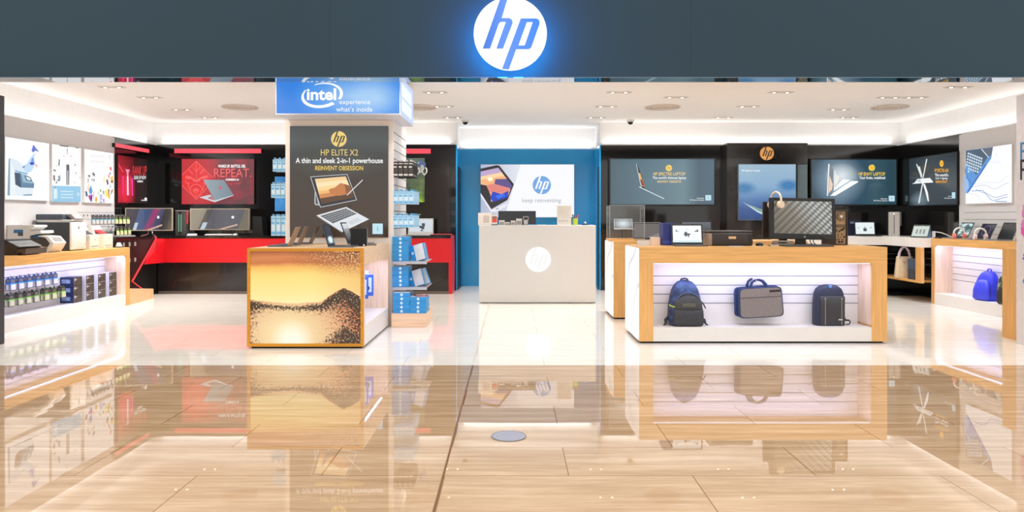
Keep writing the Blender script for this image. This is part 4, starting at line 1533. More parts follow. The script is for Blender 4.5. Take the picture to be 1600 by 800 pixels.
p.poly([q4(400, 622), q4(445, 592), q4(490, 640), q4(470, 642)], E((170, 100, 118)))
p.poly([q4(340, 363), q4(630, 367), q4(762, 575), q4(500, 652)], print_mat('laptop_lid_fade', hgrad([(0, (196, 214, 222)), (0.5, (140, 156, 166)), (1, (106, 124, 136))])))
p.poly([q4(500, 652), q4(762, 575), q4(760, 583), q4(505, 674)], E((206, 214, 220)))
p.disc(*q4(578, 475), 2.4, 2.6, E((206, 80, 100)))
p.text('WAKE UP. BATTLE. DIE.', (q4(548, 0)[0], q4(0, 155)[1], q4(930, 0)[0], q4(0, 196)[1]), WH, 0.03)
p.text('REPEAT.', (q4(492, 0)[0], q4(0, 210)[1], q4(1005, 0)[0], q4(0, 328)[1]), E((240, 96, 98)), 0.0)
p.text('OMEN', (q4(650, 0)[0], q4(0, 348)[1], q4(798, 0)[0], q4(0, 378)[1]), WH, 0.03)
p.poly([q4(822, 348), q4(836, 364), q4(822, 380), q4(808, 364)], WH)
p.text('by HP', (q4(680, 0)[0], q4(0, 398)[1], q4(868, 0)[0], q4(0, 446)[1]), E((196, 60, 78)), 0.0)
p.end()

# green print at the pillar side of the back wall
def green(nt, tc, sp):
    n = noise(nt, tc.outputs['Generated'], 2.6, 3)
    c = ramp(nt, n, [(0.3, (44, 62, 40)), (0.45, (86, 104, 66)), (0.58, (118, 150, 44)), (0.7, (186, 216, 60))])
    return mixc(nt, mth(nt, 'POWER', sp.outputs['Z'], 1.6), c, (92, 108, 96))


p = Panel('gaming_print', 'green landscape print on the black wall half hidden by the pillar', 'poster', 'F', 12.06, (604, 247, 663.5, 316), 0.04, print_mat('green_print', green, 0.15), BLACKM)
p.end()
# blue print behind the pillar's other edge
p = Panel('gaming_print', 'small bright blue print on the black wall behind hanging pale packs', 'poster', 'F', 12.06, (429.5, 276, 470, 330), 0.04, print_mat('blue_print', lambda nt, tc, sp: mixc(nt, noise(nt, tc.outputs['Generated'], 3, 3), (14, 70, 130), (90, 176, 240)), 0.15), BLACKM)
p.poly([(434, 300), (437, 286), (439, 300)], E((200, 232, 250)))
p.end()

# red light bars above the gaming prints
def light_bar(side, dist, rect, label):
    p_ = Panel('light_bar', label, 'light bar', side, dist, rect, 0.05, REDLED, BLACKM, 'red light bars', 0.0, 'diffuser')
    return p_.end()


light_bar('L', -5.95, (180, 223.4, 233, 239), 'glowing red light bar above the print with light columns')
# its two ends must sit level on the wall
light_bar('F', 12.05, (272.5, 232.4, 408, 239.4), 'long glowing red light bar above the wide red print')
light_bar('F', 12.05, (600, 232.4, 673, 240), 'glowing pink red light bar above the green print')

# ================================================================== products
def hinge(y, z, ang):
    return Matrix.Translation((0, y, z)) @ Matrix.Rotation(-ang, 4, 'X')


def laptop(label, loc, rotz, w, d, h, ang, body, screen, group=None, name='laptop', back=None, keys=True, art=None):
    """base lying flat, lid leaning back by ang (radians)"""
    t = thing(name, label, 'laptop' if name == 'laptop' else 'tablet', loc, rotz, group)
    m = MB().box(-w / 2, w / 2, -d / 2, d / 2, 0.001, 0.014, 0, 0.004)
    m.build('base', body, t)
    if keys:
        k = MB()
        for r in range(4):
            for c in range(11):
                x = -w * 0.43 + c * w * 0.079
                y = d * 0.36 - r * d * 0.13
                k.box(x, x + w * 0.066, y - d * 0.10, y, 0.014, 0.0155)
        k.build('keyboard', BLACK, t)
        MB().box(-w * 0.16, w * 0.16, -d * 0.44, -d * 0.24, 0.014, 0.0145).build('touchpad', DGREY, t)
    m = MB()
    m.T = hinge(d / 2 - 0.006, 0.012, ang)
    m.box(-w / 2, w / 2, 0, 0.008, 0, h, 0, 0.003)
    m.build('lid', back or body, t)
    m = MB()
    m.T = hinge(d / 2 - 0.006, 0.012, ang)
    m.box(-w / 2 + 0.004, w / 2 - 0.004, -0.0012, 0, 0.004, h - 0.004)
    m.build('bezel', BLACK, t)
    m = MB()
    m.T = hinge(d / 2 - 0.006, 0.012, ang)
    b = 0.016
    m.add([(-w / 2 + b, -0.002, b * 1.4), (w / 2 - b, -0.002, b * 1.4), (w / 2 - b, -0.002, h - b), (-w / 2 + b, -0.002, h - b)], [[0, 1, 2, 3]])
    scr = m.build('screen', screen, t)
    if art:
        m = MB()
        m.T = hinge(d / 2 - 0.006, 0.012, ang)
        for (u0, v0, u1, v1), mi in art[0]:
            m.add([(-w / 2 + u0 * w, -0.003, v0 * h), (-w / 2 + u1 * w, -0.003, v0 * h), (-w / 2 + u1 * w, -0.003, v1 * h), (-w / 2 + u0 * w, -0.003, v1 * h)], [[0, 1, 2, 3]], mi)
        m.build('picture', art[1], scr)
    return t


def headphones(label, loc, rotz, r, m_band, m_cup, tilt=0.0):
    t = thing('headphones', label, 'headphones', loc, rotz)
    pts = [(r * math.cos(a), 0, r * 1.05 * math.sin(a)) for a in [PI * k / 18 for k in range(19)]]
    pts = [(r, 0, -r * 0.5)] + pts + [(-r, 0, -r * 0.5)]
    MB().tube(pts, 0.011, 8).build('headband', m_band, t)
    for s_ in (1, -1):
        c = MB()
        c.cyl((s_ * r - s_ * 0.018, 0, -r * 0.62), (s_ * r + s_ * 0.012, 0, -r * 0.62), 0.04, 0.036, 24)
        c.build('ear_cup', m_cup, t)
    return t


IT = 0.942     # island top
# --- front island, from the swirl printed end
o = thing('blue_carton', 'upright deep blue carton beside the lit laptop on the front island', 'carton', (1.622, 7.505, IT))
MB().box(-0.06, 0.06, -0.1, 0.1, 0, 0.231, 0, 0.002).build('body', mat('deep_blue_card', (26, 42, 116), 0.45), o)
MB().box(-0.06, 0.06, -0.1015, -0.1, 0.02, 0.05).build('printed_band', mat('blue_card_band', (44, 66, 150), 0.45), o)

art = ([((0.40, 0.46, 0.60, 0.54), 0), ((0.42, 0.40, 0.50, 0.62), 0), ((0.52, 0.36, 0.56, 0.50), 0), ((0.14, 0.62, 0.19, 0.72), 1), ((0.21, 0.61, 0.24, 0.66), 1), ((0.74, 0.62, 0.86, 0.67), 0), ((0.81, 0.67, 0.85, 0.74), 0), ((0.46, 0.72, 0.54, 0.76), 2), ((0.04, 0.10, 0.96, 0.2), 3)], [E((70, 82, 92)), E((130, 140, 150)), E((190, 206, 214)), E((214, 236, 246))])
lp = laptop('open laptop with a lit white screen beside the blue carton', (1.80, 7.26, IT), 0, 0.325, 0.2, 0.212, 0.16, mat('laptop_bronze_grey', (96, 92, 90), 0.35, metal=0.4), E((246, 251, 253)), art=art)


def printer_small(label, loc, rotz=0):
    t = thing('printer', label, 'printer', loc, rotz)
    w, d, h = 0.45, 0.3, 0.155
    MB().box(-w / 2 + 0.004, w / 2 - 0.004, -d / 2, d / 2, 0.0, h * 0.86, 0, 0.018, 3).build('body', mat('printer_black', (44, 37, 33), 0.4), t)
    MB().box(-w / 2, w / 2, -d / 2 + 0.012, d / 2, h * 0.86, h, 0, 0.012, 3).build('scanner_lid', mat('printer_lid', (62, 57, 54), 0.3), t)
    MB().box(-w / 2 - 0.002, -w / 2 + 0.03, -d / 2 - 0.002, d / 2 - 0.03, 0.004, h * 0.82, 0, 0.01, 3).build('side_cover', mat('printer_side', (150, 128, 112), 0.3), t)
    MB().box(-0.03, 0.045, -d / 2 - 0.003, -d / 2, h * 0.46, h * 0.62).build('badge_plate', mat('badge_cream', (214, 176, 130), 0.4), t)
    MB().box(w / 2 - 0.055, w / 2 - 0.01, -d / 2 - 0.002, -d / 2, 0.02, h * 0.75).build('cartridge_door', BLACK, t)
    MB().box(-w / 2 + 0.06, w / 2 - 0.07, -d / 2 - 0.004, -d / 2, 0.008, 0.022).build('paper_tray', BLACK, t)
    return t


printer_small('low black inkjet printer beside the lit laptop on the front island', (2.236, 7.45, IT))
t = thing('acrylic_sign', 'flat clear price plate lying before the low black printer', 'price plate', (2.22, 7.10, IT))
MB().box(-0.08, 0.08, -0.03, 0.03, 0, 0.006, 0, 0.002).build('plate', mat('clear_acrylic', (226, 220, 212), 0.08, alpha=0.6), t)
MB().box(-0.07, 0.07, -0.022, 0.022, 0.006, 0.0068).build('card', PWHITE, t)
t = thing('acrylic_sign', 'small clear price stand near the swirl printed island corner', 'price plate', (1.36, 7.35, IT))
m = MB().box(-0.075, 0.05, -0.003, 0.003, 0, 0.055)
m.build('plate', mat('clear_acrylic', (226, 220, 212), 0.08, alpha=0.6), t)
MB().box(-0.075, 0.05, -0.03, 0.03, 0, 0.004).build('foot', mat('clear_acrylic', (226, 220, 212), 0.08, alpha=0.6), t)
o = thing('cream_carton', 'small cream box beside the blue carton on the front island', 'carton', (1.495, 7.5, IT))
MB().box(-0.045, 0.045, -0.045, 0.045, 0, 0.078, 0, 0.002).build('body', mat('cream_card', (234, 206, 178), 0.5), o)
MB().box(-0.045, 0.045, -0.045, 0.045, 0.078, 0.083, 0, 0.002).build('lid', mat('cream_card_lid', (244, 222, 200), 0.5), o)

# mouse and pen
t = thing('computer_mouse', 'small dark computer mouse between the black printer and big monitor', 'mouse', (2.53, 7.33, IT))
m = MB()
m.loft([sring(0, 0.033, 0.05, 2.4), sring(0.014, 0.034, 0.052, 2.4), sring(0.026, 0.027, 0.042, 2.2), sring(0.031, 0.012, 0.02, 2)])
m.build('shell', BLACK, t)
MB().cyl((-0.004, -0.025, 0.027), (0.004, -0.025, 0.027), 0.008, n=12).build('wheel', MGREY, t)
t = thing('stylus_pen', 'grey stylus pen with black tip lying before the big monitor', 'pen', (2.63, 7.22, IT))
MB().cyl((-0.03, 0, 0.007), (0.06, 0.01, 0.007), 0.006, n=12).build('barrel', LGREY, t)
MB().cyl((-0.06, -0.003, 0.007), (-0.03, 0, 0.007), 0.001, 0.0058, n=12).build('tip', BLACKM, t)


# --- big tilted monitor with diagonal stripes
def stripes(nt, tc, sp):
    a = mth(nt, 'ADD', mth(nt, 'MULTIPLY', sp.outputs['X'], 1.75), mth(nt, 'MULTIPLY', sp.outputs['Z'], -1.05))
    b = mth(nt, 'ADD', mth(nt, 'MULTIPLY', sp.outputs['X'], 1.75), mth(nt, 'MULTIPLY', sp.outputs['Z'], 1.15))
    s1 = mth(nt, 'SINE', mth(nt, 'MULTIPLY', a, 27.0))
    s2 = mth(nt, 'SINE', mth(nt, 'MULTIPLY', b, 44.0))
    s1 = mth(nt, 'MULTIPLY_ADD', s1, 0.5, 0.5)
    s2 = mth(nt, 'MULTIPLY_ADD', s2, 0.5, 0.5)
    base = ramp(nt, mth(nt, 'ADD', sp.outputs['X'], mth(nt, 'MULTIPLY', sp.outputs['Z'], 0.35)), [(0.1, (112, 104, 90)), (0.55, (146, 140, 126)), (1.1, (206, 210, 208))])
    dark = mixc(nt, mth(nt, 'MULTIPLY', s1, 0.75), base, (74, 68, 56))
    wgt = mth(nt, 'MULTIPLY', mth(nt, 'MULTIPLY', s2, mth(nt, 'ADD', mth(nt, 'MULTIPLY', sp.outputs['X'], 0.7), 0.12)), 0.9, clamp=True)
    return mixc(nt, wgt, dark, (52, 52, 48))


mx, mD = xD(1254.5, 7.4), 7.40
t = thing('desktop_monitor', 'big black touch monitor showing diagonal grey stripes on the front island', 'monitor', (mx, mD, IT), -0.02)
w, h = 0.675, 0.43
zb = 0.063
m = MB()
m.T = Matrix.Translation((0, 0, zb)) @ Matrix.Rotation(-0.09, 4, 'X') @ Matrix.Rotation(0.02, 4, 'Y')
m.box(-w / 2, w / 2, 0, 0.035, 0, h, 0, 0.006)
m.build('housing', BLACK, t)
m = MB()
m.T = Matrix.Translation((0, 0, zb)) @ Matrix.Rotation(-0.09, 4, 'X') @ Matrix.Rotation(0.02, 4, 'Y')
m.add([(-w / 2 + 0.045, -0.001, 0.058), (w / 2 - 0.038, -0.001, 0.058), (w / 2 - 0.038, -0.001, h - 0.034), (-w / 2 + 0.045, -0.001, h - 0.034)], [[0, 1, 2, 3]])
m.build('screen', print_mat('stripe_screen', stripes, 0.2), t)
m = MB()
m.T = Matrix.Translation((0, 0, zb)) @ Matrix.Rotation(-0.09, 4, 'X')
m.cyl((0.02, -0.0015, 0.026), (0.02, 0, 0.026), 0.0095, n=20)
m.build('round_logo', mat('logo_grey', (150, 150, 150), 0.3), t)
m = MB().box(-0.05, 0.05, 0.04, 0.09, 0.0, 0.25, 0, 0.006).box(-0.16, 0.16, -0.03, 0.2, 0, 0.012, 0, 0.005)
m.build('stand', BLACK, t)
# white headphones over the monitor corner
hx, hz = mx - 0.262, IT + zb + h + 0.008
t = headphones('cream headphones hung over the top corner of the striped monitor', (hx, mD + 0.045, hz - 0.03), PI / 2 + 0.35, 0.078, mat('cream_plastic', (240, 226, 204), 0.4), mat('cream_cup', (236, 216, 190), 0.4))
# black slab: a monitor standing back to back
t = thing('desktop_monitor', 'plain black back of a second monitor half behind the striped monitor', 'monitor', (xD(1222, 7.78), 7.74, IT), 0.0)
m = MB()
m.T = Matrix.Translation((0, 0, 0.07)) @ Matrix.Rotation(0.05, 4, 'X')
m.box(-0.225, 0.2, 0, 0.03, 0, 0.39, 0, 0.006)
m.build('housing', mat('brown_black_plastic', (46, 37, 31), 0.4), t)
MB().box(-0.04, 0.04, 0.0, 0.035, 0, 0.1).box(-0.12, 0.12, -0.09, 0.035, 0, 0.012, 0, 0.004).build('stand', BLACK, t)
# keyboard and dock
t = thing('keyboard', 'slim dark keyboard lying below the striped monitor', 'keyboard', (xD(1262, 7.12), 7.13, IT))
MB().box(-0.24, 0.24, -0.065, 0.065, 0, 0.014, 0, 0.004).build('tray', DGREY, t)
m = MB()
for r in range(5):
    for c in range(15):
        m.box(-0.232 + c * 0.031, -0.232 + c * 0.031 + 0.026, -0.058 + r * 0.024, -0.058 + r * 0.024 + 0.019, 0.014, 0.019)
m.build('keycaps', mat('keycap_grey', (92, 84, 76), 0.5), t)
t = thing('docking_pad', 'squat grey docking pad beside the slim keyboard under the striped monitor', 'dock', (xD(1224, 7.27), 7.28, IT))
MB().box(-0.095, 0.095, -0.05, 0.05, 0, 0.055, 0, 0.012, 3).build('body', mat('taupe_plastic', (124, 112, 98), 0.45), t)
MB().box(-0.07, 0.02, -0.0515, -0.05, 0.03, 0.042).build('slot', BLACKM, t)
# cable loops
t = thing('cable_loop', 'black cable coiled in loops on the island beside the keyboard', 'cable', (xD(1275, 7.28), 7.28, IT))
m = MB()
pts = []
for k in range(46):
    a = 2 * PI * k / 22
    pts.append((0.065 * math.cos(a) + 0.0009 * k, 0.016 * math.sin(a * 0.5), 0.052 + 0.047 * math.sin(a)))
m.tube(pts, 0.0045, 6)
m.tube([(0.1, 0, 0.012), (0.15, -0.03, 0.006), (0.2, 0.0, 0.05), (0.22, 0.01, 0.07)], 0.004, 6)
m.build('cord', BLACKM, t)
MB().box(-0.01, 0.03, -0.012, 0.012, 0, 0.012).build('plug', BLACK, t)

# see-through desktop tower
t = thing('desktop_tower', 'upright tan computer tower with open side showing its fan and boards', 'computer tower', (xD(1315, 7.49), 7.66, IT))
w, d, h = 0.13, 0.34, 0.375
m = MB().box(-w / 2, w / 2, -d / 2, d / 2, 0, 0.012).box(-w / 2, w / 2, -d / 2, d / 2, h - 0.018, h).box(w / 2 - 0.012, w / 2, -d / 2, d / 2, 0.012, h - 0.018).box(-w / 2, -w / 2 + 0.006, -d / 2, d / 2, 0.012, h - 0.018).box(-w / 2, w / 2, d / 2 - 0.01, d / 2, 0.012, h - 0.018)
m.build('case', mat('tower_frame', (40, 34, 30), 0.4), t)
MB().box(-w / 2 + 0.006, w / 2 - 0.012, -d / 2 + 0.02, -d / 2 + 0.04, 0.012, h - 0.018).build('backplate', mat('tan_plate', (168, 138, 100), 0.4, var=0.1), t)
m = MB().cyl((0.0, -d / 2 + 0.008, h - 0.075), (0.0, -d / 2 + 0.02, h - 0.075), 0.044, n=28)
fan = m.build('fan', mat('fan_brown', (112, 90, 66), 0.4), t)
m = MB()
for k in range(7):
    a = 2 * PI * k / 7
    m.prism([(0.016 * math.cos(a), -d / 2 + 0.005, h - 0.075 + 0.016 * math.sin(a)), (0.04 * math.cos(a + 0.25), -d / 2 + 0.005, h - 0.075 + 0.04 * math.sin(a + 0.25)), (0.04 * math.cos(a + 0.7), -d / 2 + 0.005, h - 0.075 + 0.04 * math.sin(a + 0.7)), (0.016 * math.cos(a + 0.6), -d / 2 + 0.005, h - 0.075 + 0.016 * math.sin(a + 0.6))], (0, 0.004, 0))
m.build('blades', mat('fan_tan', (146, 122, 92), 0.4), fan)
MB().cyl((0, -d / 2 + 0.003, h - 0.075), (0, -d / 2 + 0.01, h - 0.075), 0.014, n=16).build('hub', PWHITE, fan)
m = MB()
random.seed(3)
for z in (0.205, 0.188):
    for k in range(5):
        m.box(-0.052 + k * 0.021, -0.038 + k * 0.021, -d / 2 + 0.014, -d / 2 + 0.02, z, z + 0.009)
for k in range(26):
    x, z = random.uniform(-0.052, 0.035), random.uniform(0.02, 0.17)
    m.box(x, x + random.uniform(0.005, 0.018), -d / 2 + 0.012, -d / 2 + 0.02, z, z + random.uniform(0.005, 0.016))
m.build('circuit_parts', mat('board_brown', (70, 52, 34), 0.5), t)

# --- second island
T2 = 0.945
t = thing('display_case', 'clear acrylic case over a small silver laptop on the rear island', 'display case', (xD(977.5, 9.0), 9.02, T2))
ACR = mat('case_acrylic', (200, 206, 208), 0.03, var=0.0, alpha=0.05)
w, d, h = 0.43, 0.28, 0.435
MB().box(-w / 2 - 0.01, w / 2 + 0.01, -d / 2 - 0.01, d / 2 + 0.01, 0, 0.022).build('wood_base', OAK, t)
m = MB()
for s_ in (-1, 1):
    m.box(s_ * w / 2 - 0.002, s_ * w / 2 + 0.002, -d / 2, d / 2, 0.022, h)
    m.box(-w / 2, w / 2, s_ * d / 2 - 0.002, s_ * d / 2 + 0.002, 0.022, h)
m.box(-w / 2, w / 2, -d / 2, d / 2, h, h + 0.004)
m.build('cover', ACR, t)
m = MB()
for sx_ in (-1, 1):
    for sy_ in (-1, 1):
        m.box(sx_ * w / 2 - 0.004, sx_ * w / 2 + 0.004, sy_ * d / 2 - 0.004, sy_ * d / 2 + 0.004, 0.022, h)
m.box(-w / 2, w / 2, -d / 2 - 0.003, -d / 2 + 0.003, h - 0.002, h + 0.006)
m.build('polished_edges', mat('acrylic_edge', (206, 212, 214), 0.15, alpha=0.3), t)
t = thing('laptop', 'small silver laptop raised on two posts inside the clear case', 'laptop', (xD(976, 9.0), 9.02, T2 + 0.022))
m = MB().cyl((-0.025, 0.02, 0), (-0.025, 0.02, 0.115), 0.006, n=10).cyl((0.022, 0.02, 0), (0.022, 0.02, 0.115), 0.006, n=10)
m.build('post', BLACK, t)
MB().box(-0.118, 0.118, -0.08, 0.09, 0.115, 0.125, 0, 0.003).build('base', SILVER, t)
m = MB()
m.T = hinge(0.085, 0.125, 0.2)
m.box(-0.118, 0.118, 0, 0.006, 0, 0.125)
m.build('lid', SILVER, t)
m = MB()
m.T = hinge(0.085, 0.125, 0.2)
m.add([(-0.11, -0.001, 0.006), (0.11, -0.001, 0.006), (0.11, -0.001, 0.119), (-0.11, -0.001, 0.119)], [[0, 1, 2, 3]])
m.build('screen', print_mat('pale_glow_screen', lambda nt, tc, sp: mixc(nt, radial(nt, sp, 0.5, 0.5, 0.6, 0.7), (96, 104, 108), (226, 234, 238)), 0.1), t)

t = laptop('grey screened laptop open beside the clear case on the rear island', (xD(1013, 8.86), 8.86, T2), 0, 0.35, 0.2, 0.215, 0.12, SILVER, print_mat('dusk_grey_screen', lambda nt, tc, sp: mixc(nt, mth(nt, 'LESS_THAN', sp.outputs['Z'], mth(nt, 'MULTIPLY', mth(nt, 'SUBTRACT', sp.outputs['X'], 0.45), 0.6)), (96, 90, 88), (124, 118, 118)), 0.15))
t = laptop('dark screened laptop open behind the lit laptop on the rear island', (xD(1092, 9.0), 9.0, T2), 0, 0.4, 0.22, 0.235, 0.12, DGREY, print_mat('slate_laptop_screen', hgrad([(0, (60, 62, 66)), (1, (92, 96, 104))], 'Z'), 0.12))

# ------------------------------------------------------------------ bags in the island recess
BAGDK = mat('bag_charcoal', (58, 57, 60), 0.75, var=0.18, scale=40)


def camo(name, a, b_, c, scale):
    m, nt, bs = new_mat(name)
    tc = nt.nodes.new('ShaderNodeTexCoord')
    n = noise(nt, tc.outputs['Object'], scale, 3)
    col = ramp(nt, n, [(0.38, a), (0.5, b_), (0.62, c)])
    nt.links.new(col, bs.inputs['Base Color'])
    bs.inputs['Roughness'].default_value = 0.6
    return m


CAMO = camo('navy_sheen_nylon', (30, 42, 70), (42, 62, 104), (60, 84, 128), 14)
HEATH = mat('heather_grey_cloth', (128, 118, 114), 0.85, var=0.2, scale=160)
BLUEB = mat('navy_bag_cloth', (36, 54, 98), 0.65, var=0.15, scale=20)
STRAP = mat('strap_webbing', (42, 46, 58), 0.7, var=0.1, scale=60)
PZ = 0.158


def backpack_a(label, loc, rotz=0):
    t = thing('backpack', label, 'backpack', loc, rotz)
    hw = 0.168
    R = []
    for z, a, d, yo in ((0.0, 0.86, 0.085, 0), (0.015, 0.95, 0.1, 0), (0.1, 1.0, 0.105, 0), (0.2, 0.98, 0.1, 0.0), (0.3, 0.88, 0.09, 0.008), (0.37, 0.77, 0.078, 0.014), (0.42, 0.62, 0.066, 0.02), (0.452, 0.42, 0.05, 0.025), (0.468, 0.2, 0.03, 0.028), (0.471, 0.03, 0.006, 0.03)):
        R.append(sring(z, hw * a, d, 3.2, 36, 0, yo))
    MB().loft(R).build('body', CAMO, t)
    R = []
    for z, a, d in ((0.008, 0.84, 0.03), (0.03, 0.9, 0.045), (0.12, 0.9, 0.05), (0.16, 0.88, 0.046), (0.175, 0.86, 0.03)):
        R.append(sring(z, hw * a, d, 3.6, 30, 0.012, -0.078))
    MB().loft(R).build('lower_pocket', BAGDK, t)
    R = []
    for z, a, d in ((0.168, 0.84, 0.03), (0.18, 0.86, 0.045), (0.24, 0.82, 0.048), (0.285, 0.68, 0.042), (0.312, 0.48, 0.034), (0.328, 0.2, 0.02), (0.332, 0.03, 0.004)):
        R.append(sring(z, hw * a, d, 3.0, 30, 0.012, -0.07))
    MB().loft(R).build('upper_pocket', mat('bag_graphite', (66, 66, 68), 0.7, var=0.12, scale=30), t)
    MB().box(-0.055, 0.075, -0.122, -0.112, 0.205, 0.24, 0, 0.004).build('name_patch', mat('patch_grey', (88, 86, 74), 0.6), t)
    m = MB()
    m.tube([(0.012 + hw * 0.72 * math.cos(a), -0.095, 0.225 + 0.125 * math.sin(a)) for a in [PI * k / 20 for k in range(21)]], 0.007, 6)
    m.build('zip_flap', mat('zip_sheen', (72, 84, 112), 0.4), t)
    m = MB()
    m.tube([(-hw * 0.96, -0.05, 0.22), (-hw * 1.02, -0.07, 0.214), (-hw * 0.85, -0.088, 0.206), (-hw * 0.7, -0.09, 0.2)], 0.007, 6)
    m.build('lime_zip_pull', mat('lime_cord', (176, 190, 60), 0.5), t)
    for s_ in (-1, 1):
        m = MB().tube([(s_ * hw * 0.9, 0.03, 0.08), (s_ * hw * 1.14, 0.0, 0.055), (s_ * hw * 1.16, -0.02, 0.03), (s_ * hw * 1.22, -0.03, 0.012), (s_ * hw * 1.32, -0.035, 0.008)], [0.02, 0.018, 0.014, 0.01, 0.009], 8, flat=0.5)
        m.build('strap', STRAP, t)
    MB().tube([(hw * 0.92, -0.02, 0.25), (hw * 1.05, -0.04, 0.22), (hw * 1.15, -0.05, 0.18)], 0.006, 6).build('side_strap', STRAP, t)
    m = MB().tube([(-0.04, 0.03, 0.45), (-0.03, 0.03, 0.478), (0, 0.03, 0.486), (0.03, 0.03, 0.478), (0.04, 0.03, 0.45)], 0.009, 8)
    m.build('grab_handle', STRAP, t)
    return t


bp_ = backpack_a('bulky navy and charcoal backpack with pockets in the island recess', (xD(1071, 7.13), 7.15, PZ))
bp_.scale = (1, 1, 0.955)


def backpack_b(label, loc, rotz=0):
    t = thing('backpack', label, 'backpack', loc, rotz)
    hw = 0.15
    R = []
    for z, a, d in ((0.0, 0.97, 0.062), (0.01, 1.0, 0.068), (0.12, 1.0, 0.07), (0.26, 0.97, 0.066), (0.32, 0.93, 0.06), (0.36, 0.82, 0.052), (0.388, 0.62, 0.04), (0.402, 0.36, 0.026), (0.406, 0.1, 0.01)):
        R.append(sring(z, hw * a, d, 4.2, 36))
    MB().loft(R).build('body', mat('bag_night_blue', (34, 40, 62), 0.55, var=0.12, scale=30), t)
    R = []
    for z, a, d in ((0.004, 0.72, 0.012), (0.012, 0.74, 0.018), (0.2, 0.74, 0.02), (0.285, 0.76, 0.014), (0.292, 0.75, 0.006)):
        R.append(sring(z, hw * a * 1.08, d, 8, 30, 0.012, -0.06))
    MB().loft(R).build('front_panel', mat('bag_black_leather', (50, 48, 50), 0.4, var=0.12, scale=20), t)
    R = []
    for z, a, d in ((0.296, 0.4, 0.008), (0.33, 0.62, 0.012), (0.37, 0.5, 0.012), (0.396, 0.28, 0.01), (0.402, 0.1, 0.004)):
        R.append(sring(z, hw * a, d, 2.6, 24, 0.0, -0.052 + (z - 0.296) * 0.28))
    MB().loft(R).build('top_flap', mat('bag_blue_sheen', (44, 74, 120), 0.4, var=0.1), t)
    for x in (-0.066, 0.096):
        m = MB().cyl((x, -0.0825, 0.012), (x, -0.0825, 0.272), 0.0026, n=8).box(x - 0.008, x + 0.008, -0.085, -0.079, 0.268, 0.276)
        m.build('zip', mat('zip_silver', (176, 176, 180), 0.3, metal=0.7), t)
    MB().box(0.066, 0.104, -0.084, -0.079, 0.058, 0.07).build('badge', LGREY, t)
    MB().box(-0.016, 0.016, -0.052, -0.03, 0.372, 0.404, 0, 0.006).build('grab_loop', mat('loop_blue', (92, 132, 190), 0.5), t)
    m = MB().tube([(hw * 0.96, 0.0, 0.09), (hw * 1.12, -0.01, 0.048), (hw * 1.3, -0.02, 0.05), (hw * 1.4, -0.02, 0.036), (hw * 1.34, -0.02, 0.012), (hw * 1.1, -0.02, 0.008)], [0.016, 0.014, 0.012, 0.01, 0.009, 0.008], 8, flat=0.6)
    m.build('strap', STRAP, t)
    return t


backpack_b('slim dark backpack with two vertical silver zips in the island recess', (xD(1295, 7.15), 7.16, PZ))

# briefcase hanging from a slat hook
bx, bz = xD(1189.5, 7.12), zD(496, 7.12)
t = thing('briefcase', 'heather grey laptop briefcase with navy trim hanging in the island recess', 'briefcase', (bx, 7.15, bz))
ROT = Matrix.Rotation(math.radians(-3.2), 4, 'Y')


def slab(w0, w1, h, d, y, e, zo, xo, mname, part, skew=0.0):
    m = MB()
    m.T = ROT
    rings = []
    for yy, k in ((-d / 2, 0.985), (-d / 2 + 0.008, 1.0), (d / 2 - 0.008, 1.0), (d / 2, 0.985)):
        ring = []
        for v in sring(0, w0 / 2 * k, h / 2 * k, e, 40):
            f_ = (v.y / (h / 2)) * 0.5 + 0.5
            ring.append(Vector((v.x * (w1 / w0 * (1 - f_) + f_) + xo, y + yy, v.y + h / 2 + zo)))
        rings.append(ring)
    m.loft(rings)
    return m.build(part, mname, t)


slab(0.445, 0.465, 0.30, 0.05, 0.025, 9, 0.008, -0.014, BLUEB, 'rear_body')
slab(0.43, 0.45, 0.302, 0.045, -0.025, 9, 0.0, 0.0, BLUEB, 'front_body')
slab(0.405, 0.424, 0.286, 0.008, -0.0495, 9, 0.008, 0.0, HEATH, 'front_cloth')
m = MB()
m.T = ROT
m.box(-0.2, 0.2, -0.0555, -0.0535, 0.202, 0.206)
m.build('pocket_seam', STRAP, t)
m = MB()
m.T = ROT
m.box(0.088, 0.196, -0.0565, -0.0535, 0.25, 0.268)
m.build('name_patch', BLACK, t)
m = MB()
m.T = ROT
m.tube([(-0.085, -0.03, 0.27), (-0.09, -0.03, 0.31), (-0.075, -0.028, 0.35), (-0.04, -0.02, 0.372), (0.0, -0.018, 0.374), (0.035, -0.02, 0.36), (0.06, -0.028, 0.325), (0.07, -0.03, 0.29)], [0.024, 0.023, 0.02, 0.015, 0.015, 0.019, 0.023, 0.024], 8, flat=0.6)
m.build('handle', BLUEB, t)
m = MB()
m.T = ROT
m.tube([(-0.105, 0.03, 0.27), (-0.105, 0.03, 0.32), (-0.09, 0.03, 0.36), (-0.05, 0.028, 0.386)], [0.022, 0.021, 0.018, 0.013], 8, flat=0.6)
m.build('handle', BLUEB, t)
t = thing('slat_hook', 'short steel hook holding the grey briefcase on the slatted recess', 'hook', (bx - 0.055, 7.27, bz + 0.355))
MB().cyl((0, 0, 0), (0, -0.16, 0), 0.005, n=10).cyl((0, -0.155, 0), (0, -0.16, 0.02), 0.005, n=10).build('prong', CHROME, t)
MB().box(-0.02, 0.02, -0.004, 0, -0.02, 0.02).build('plate', CHROME, t)

# ================================================================== printers on the long counter (they face the room, +x)
RL_ = PI / 2


def place_left(D, X):
    return (X, D, 0.812)


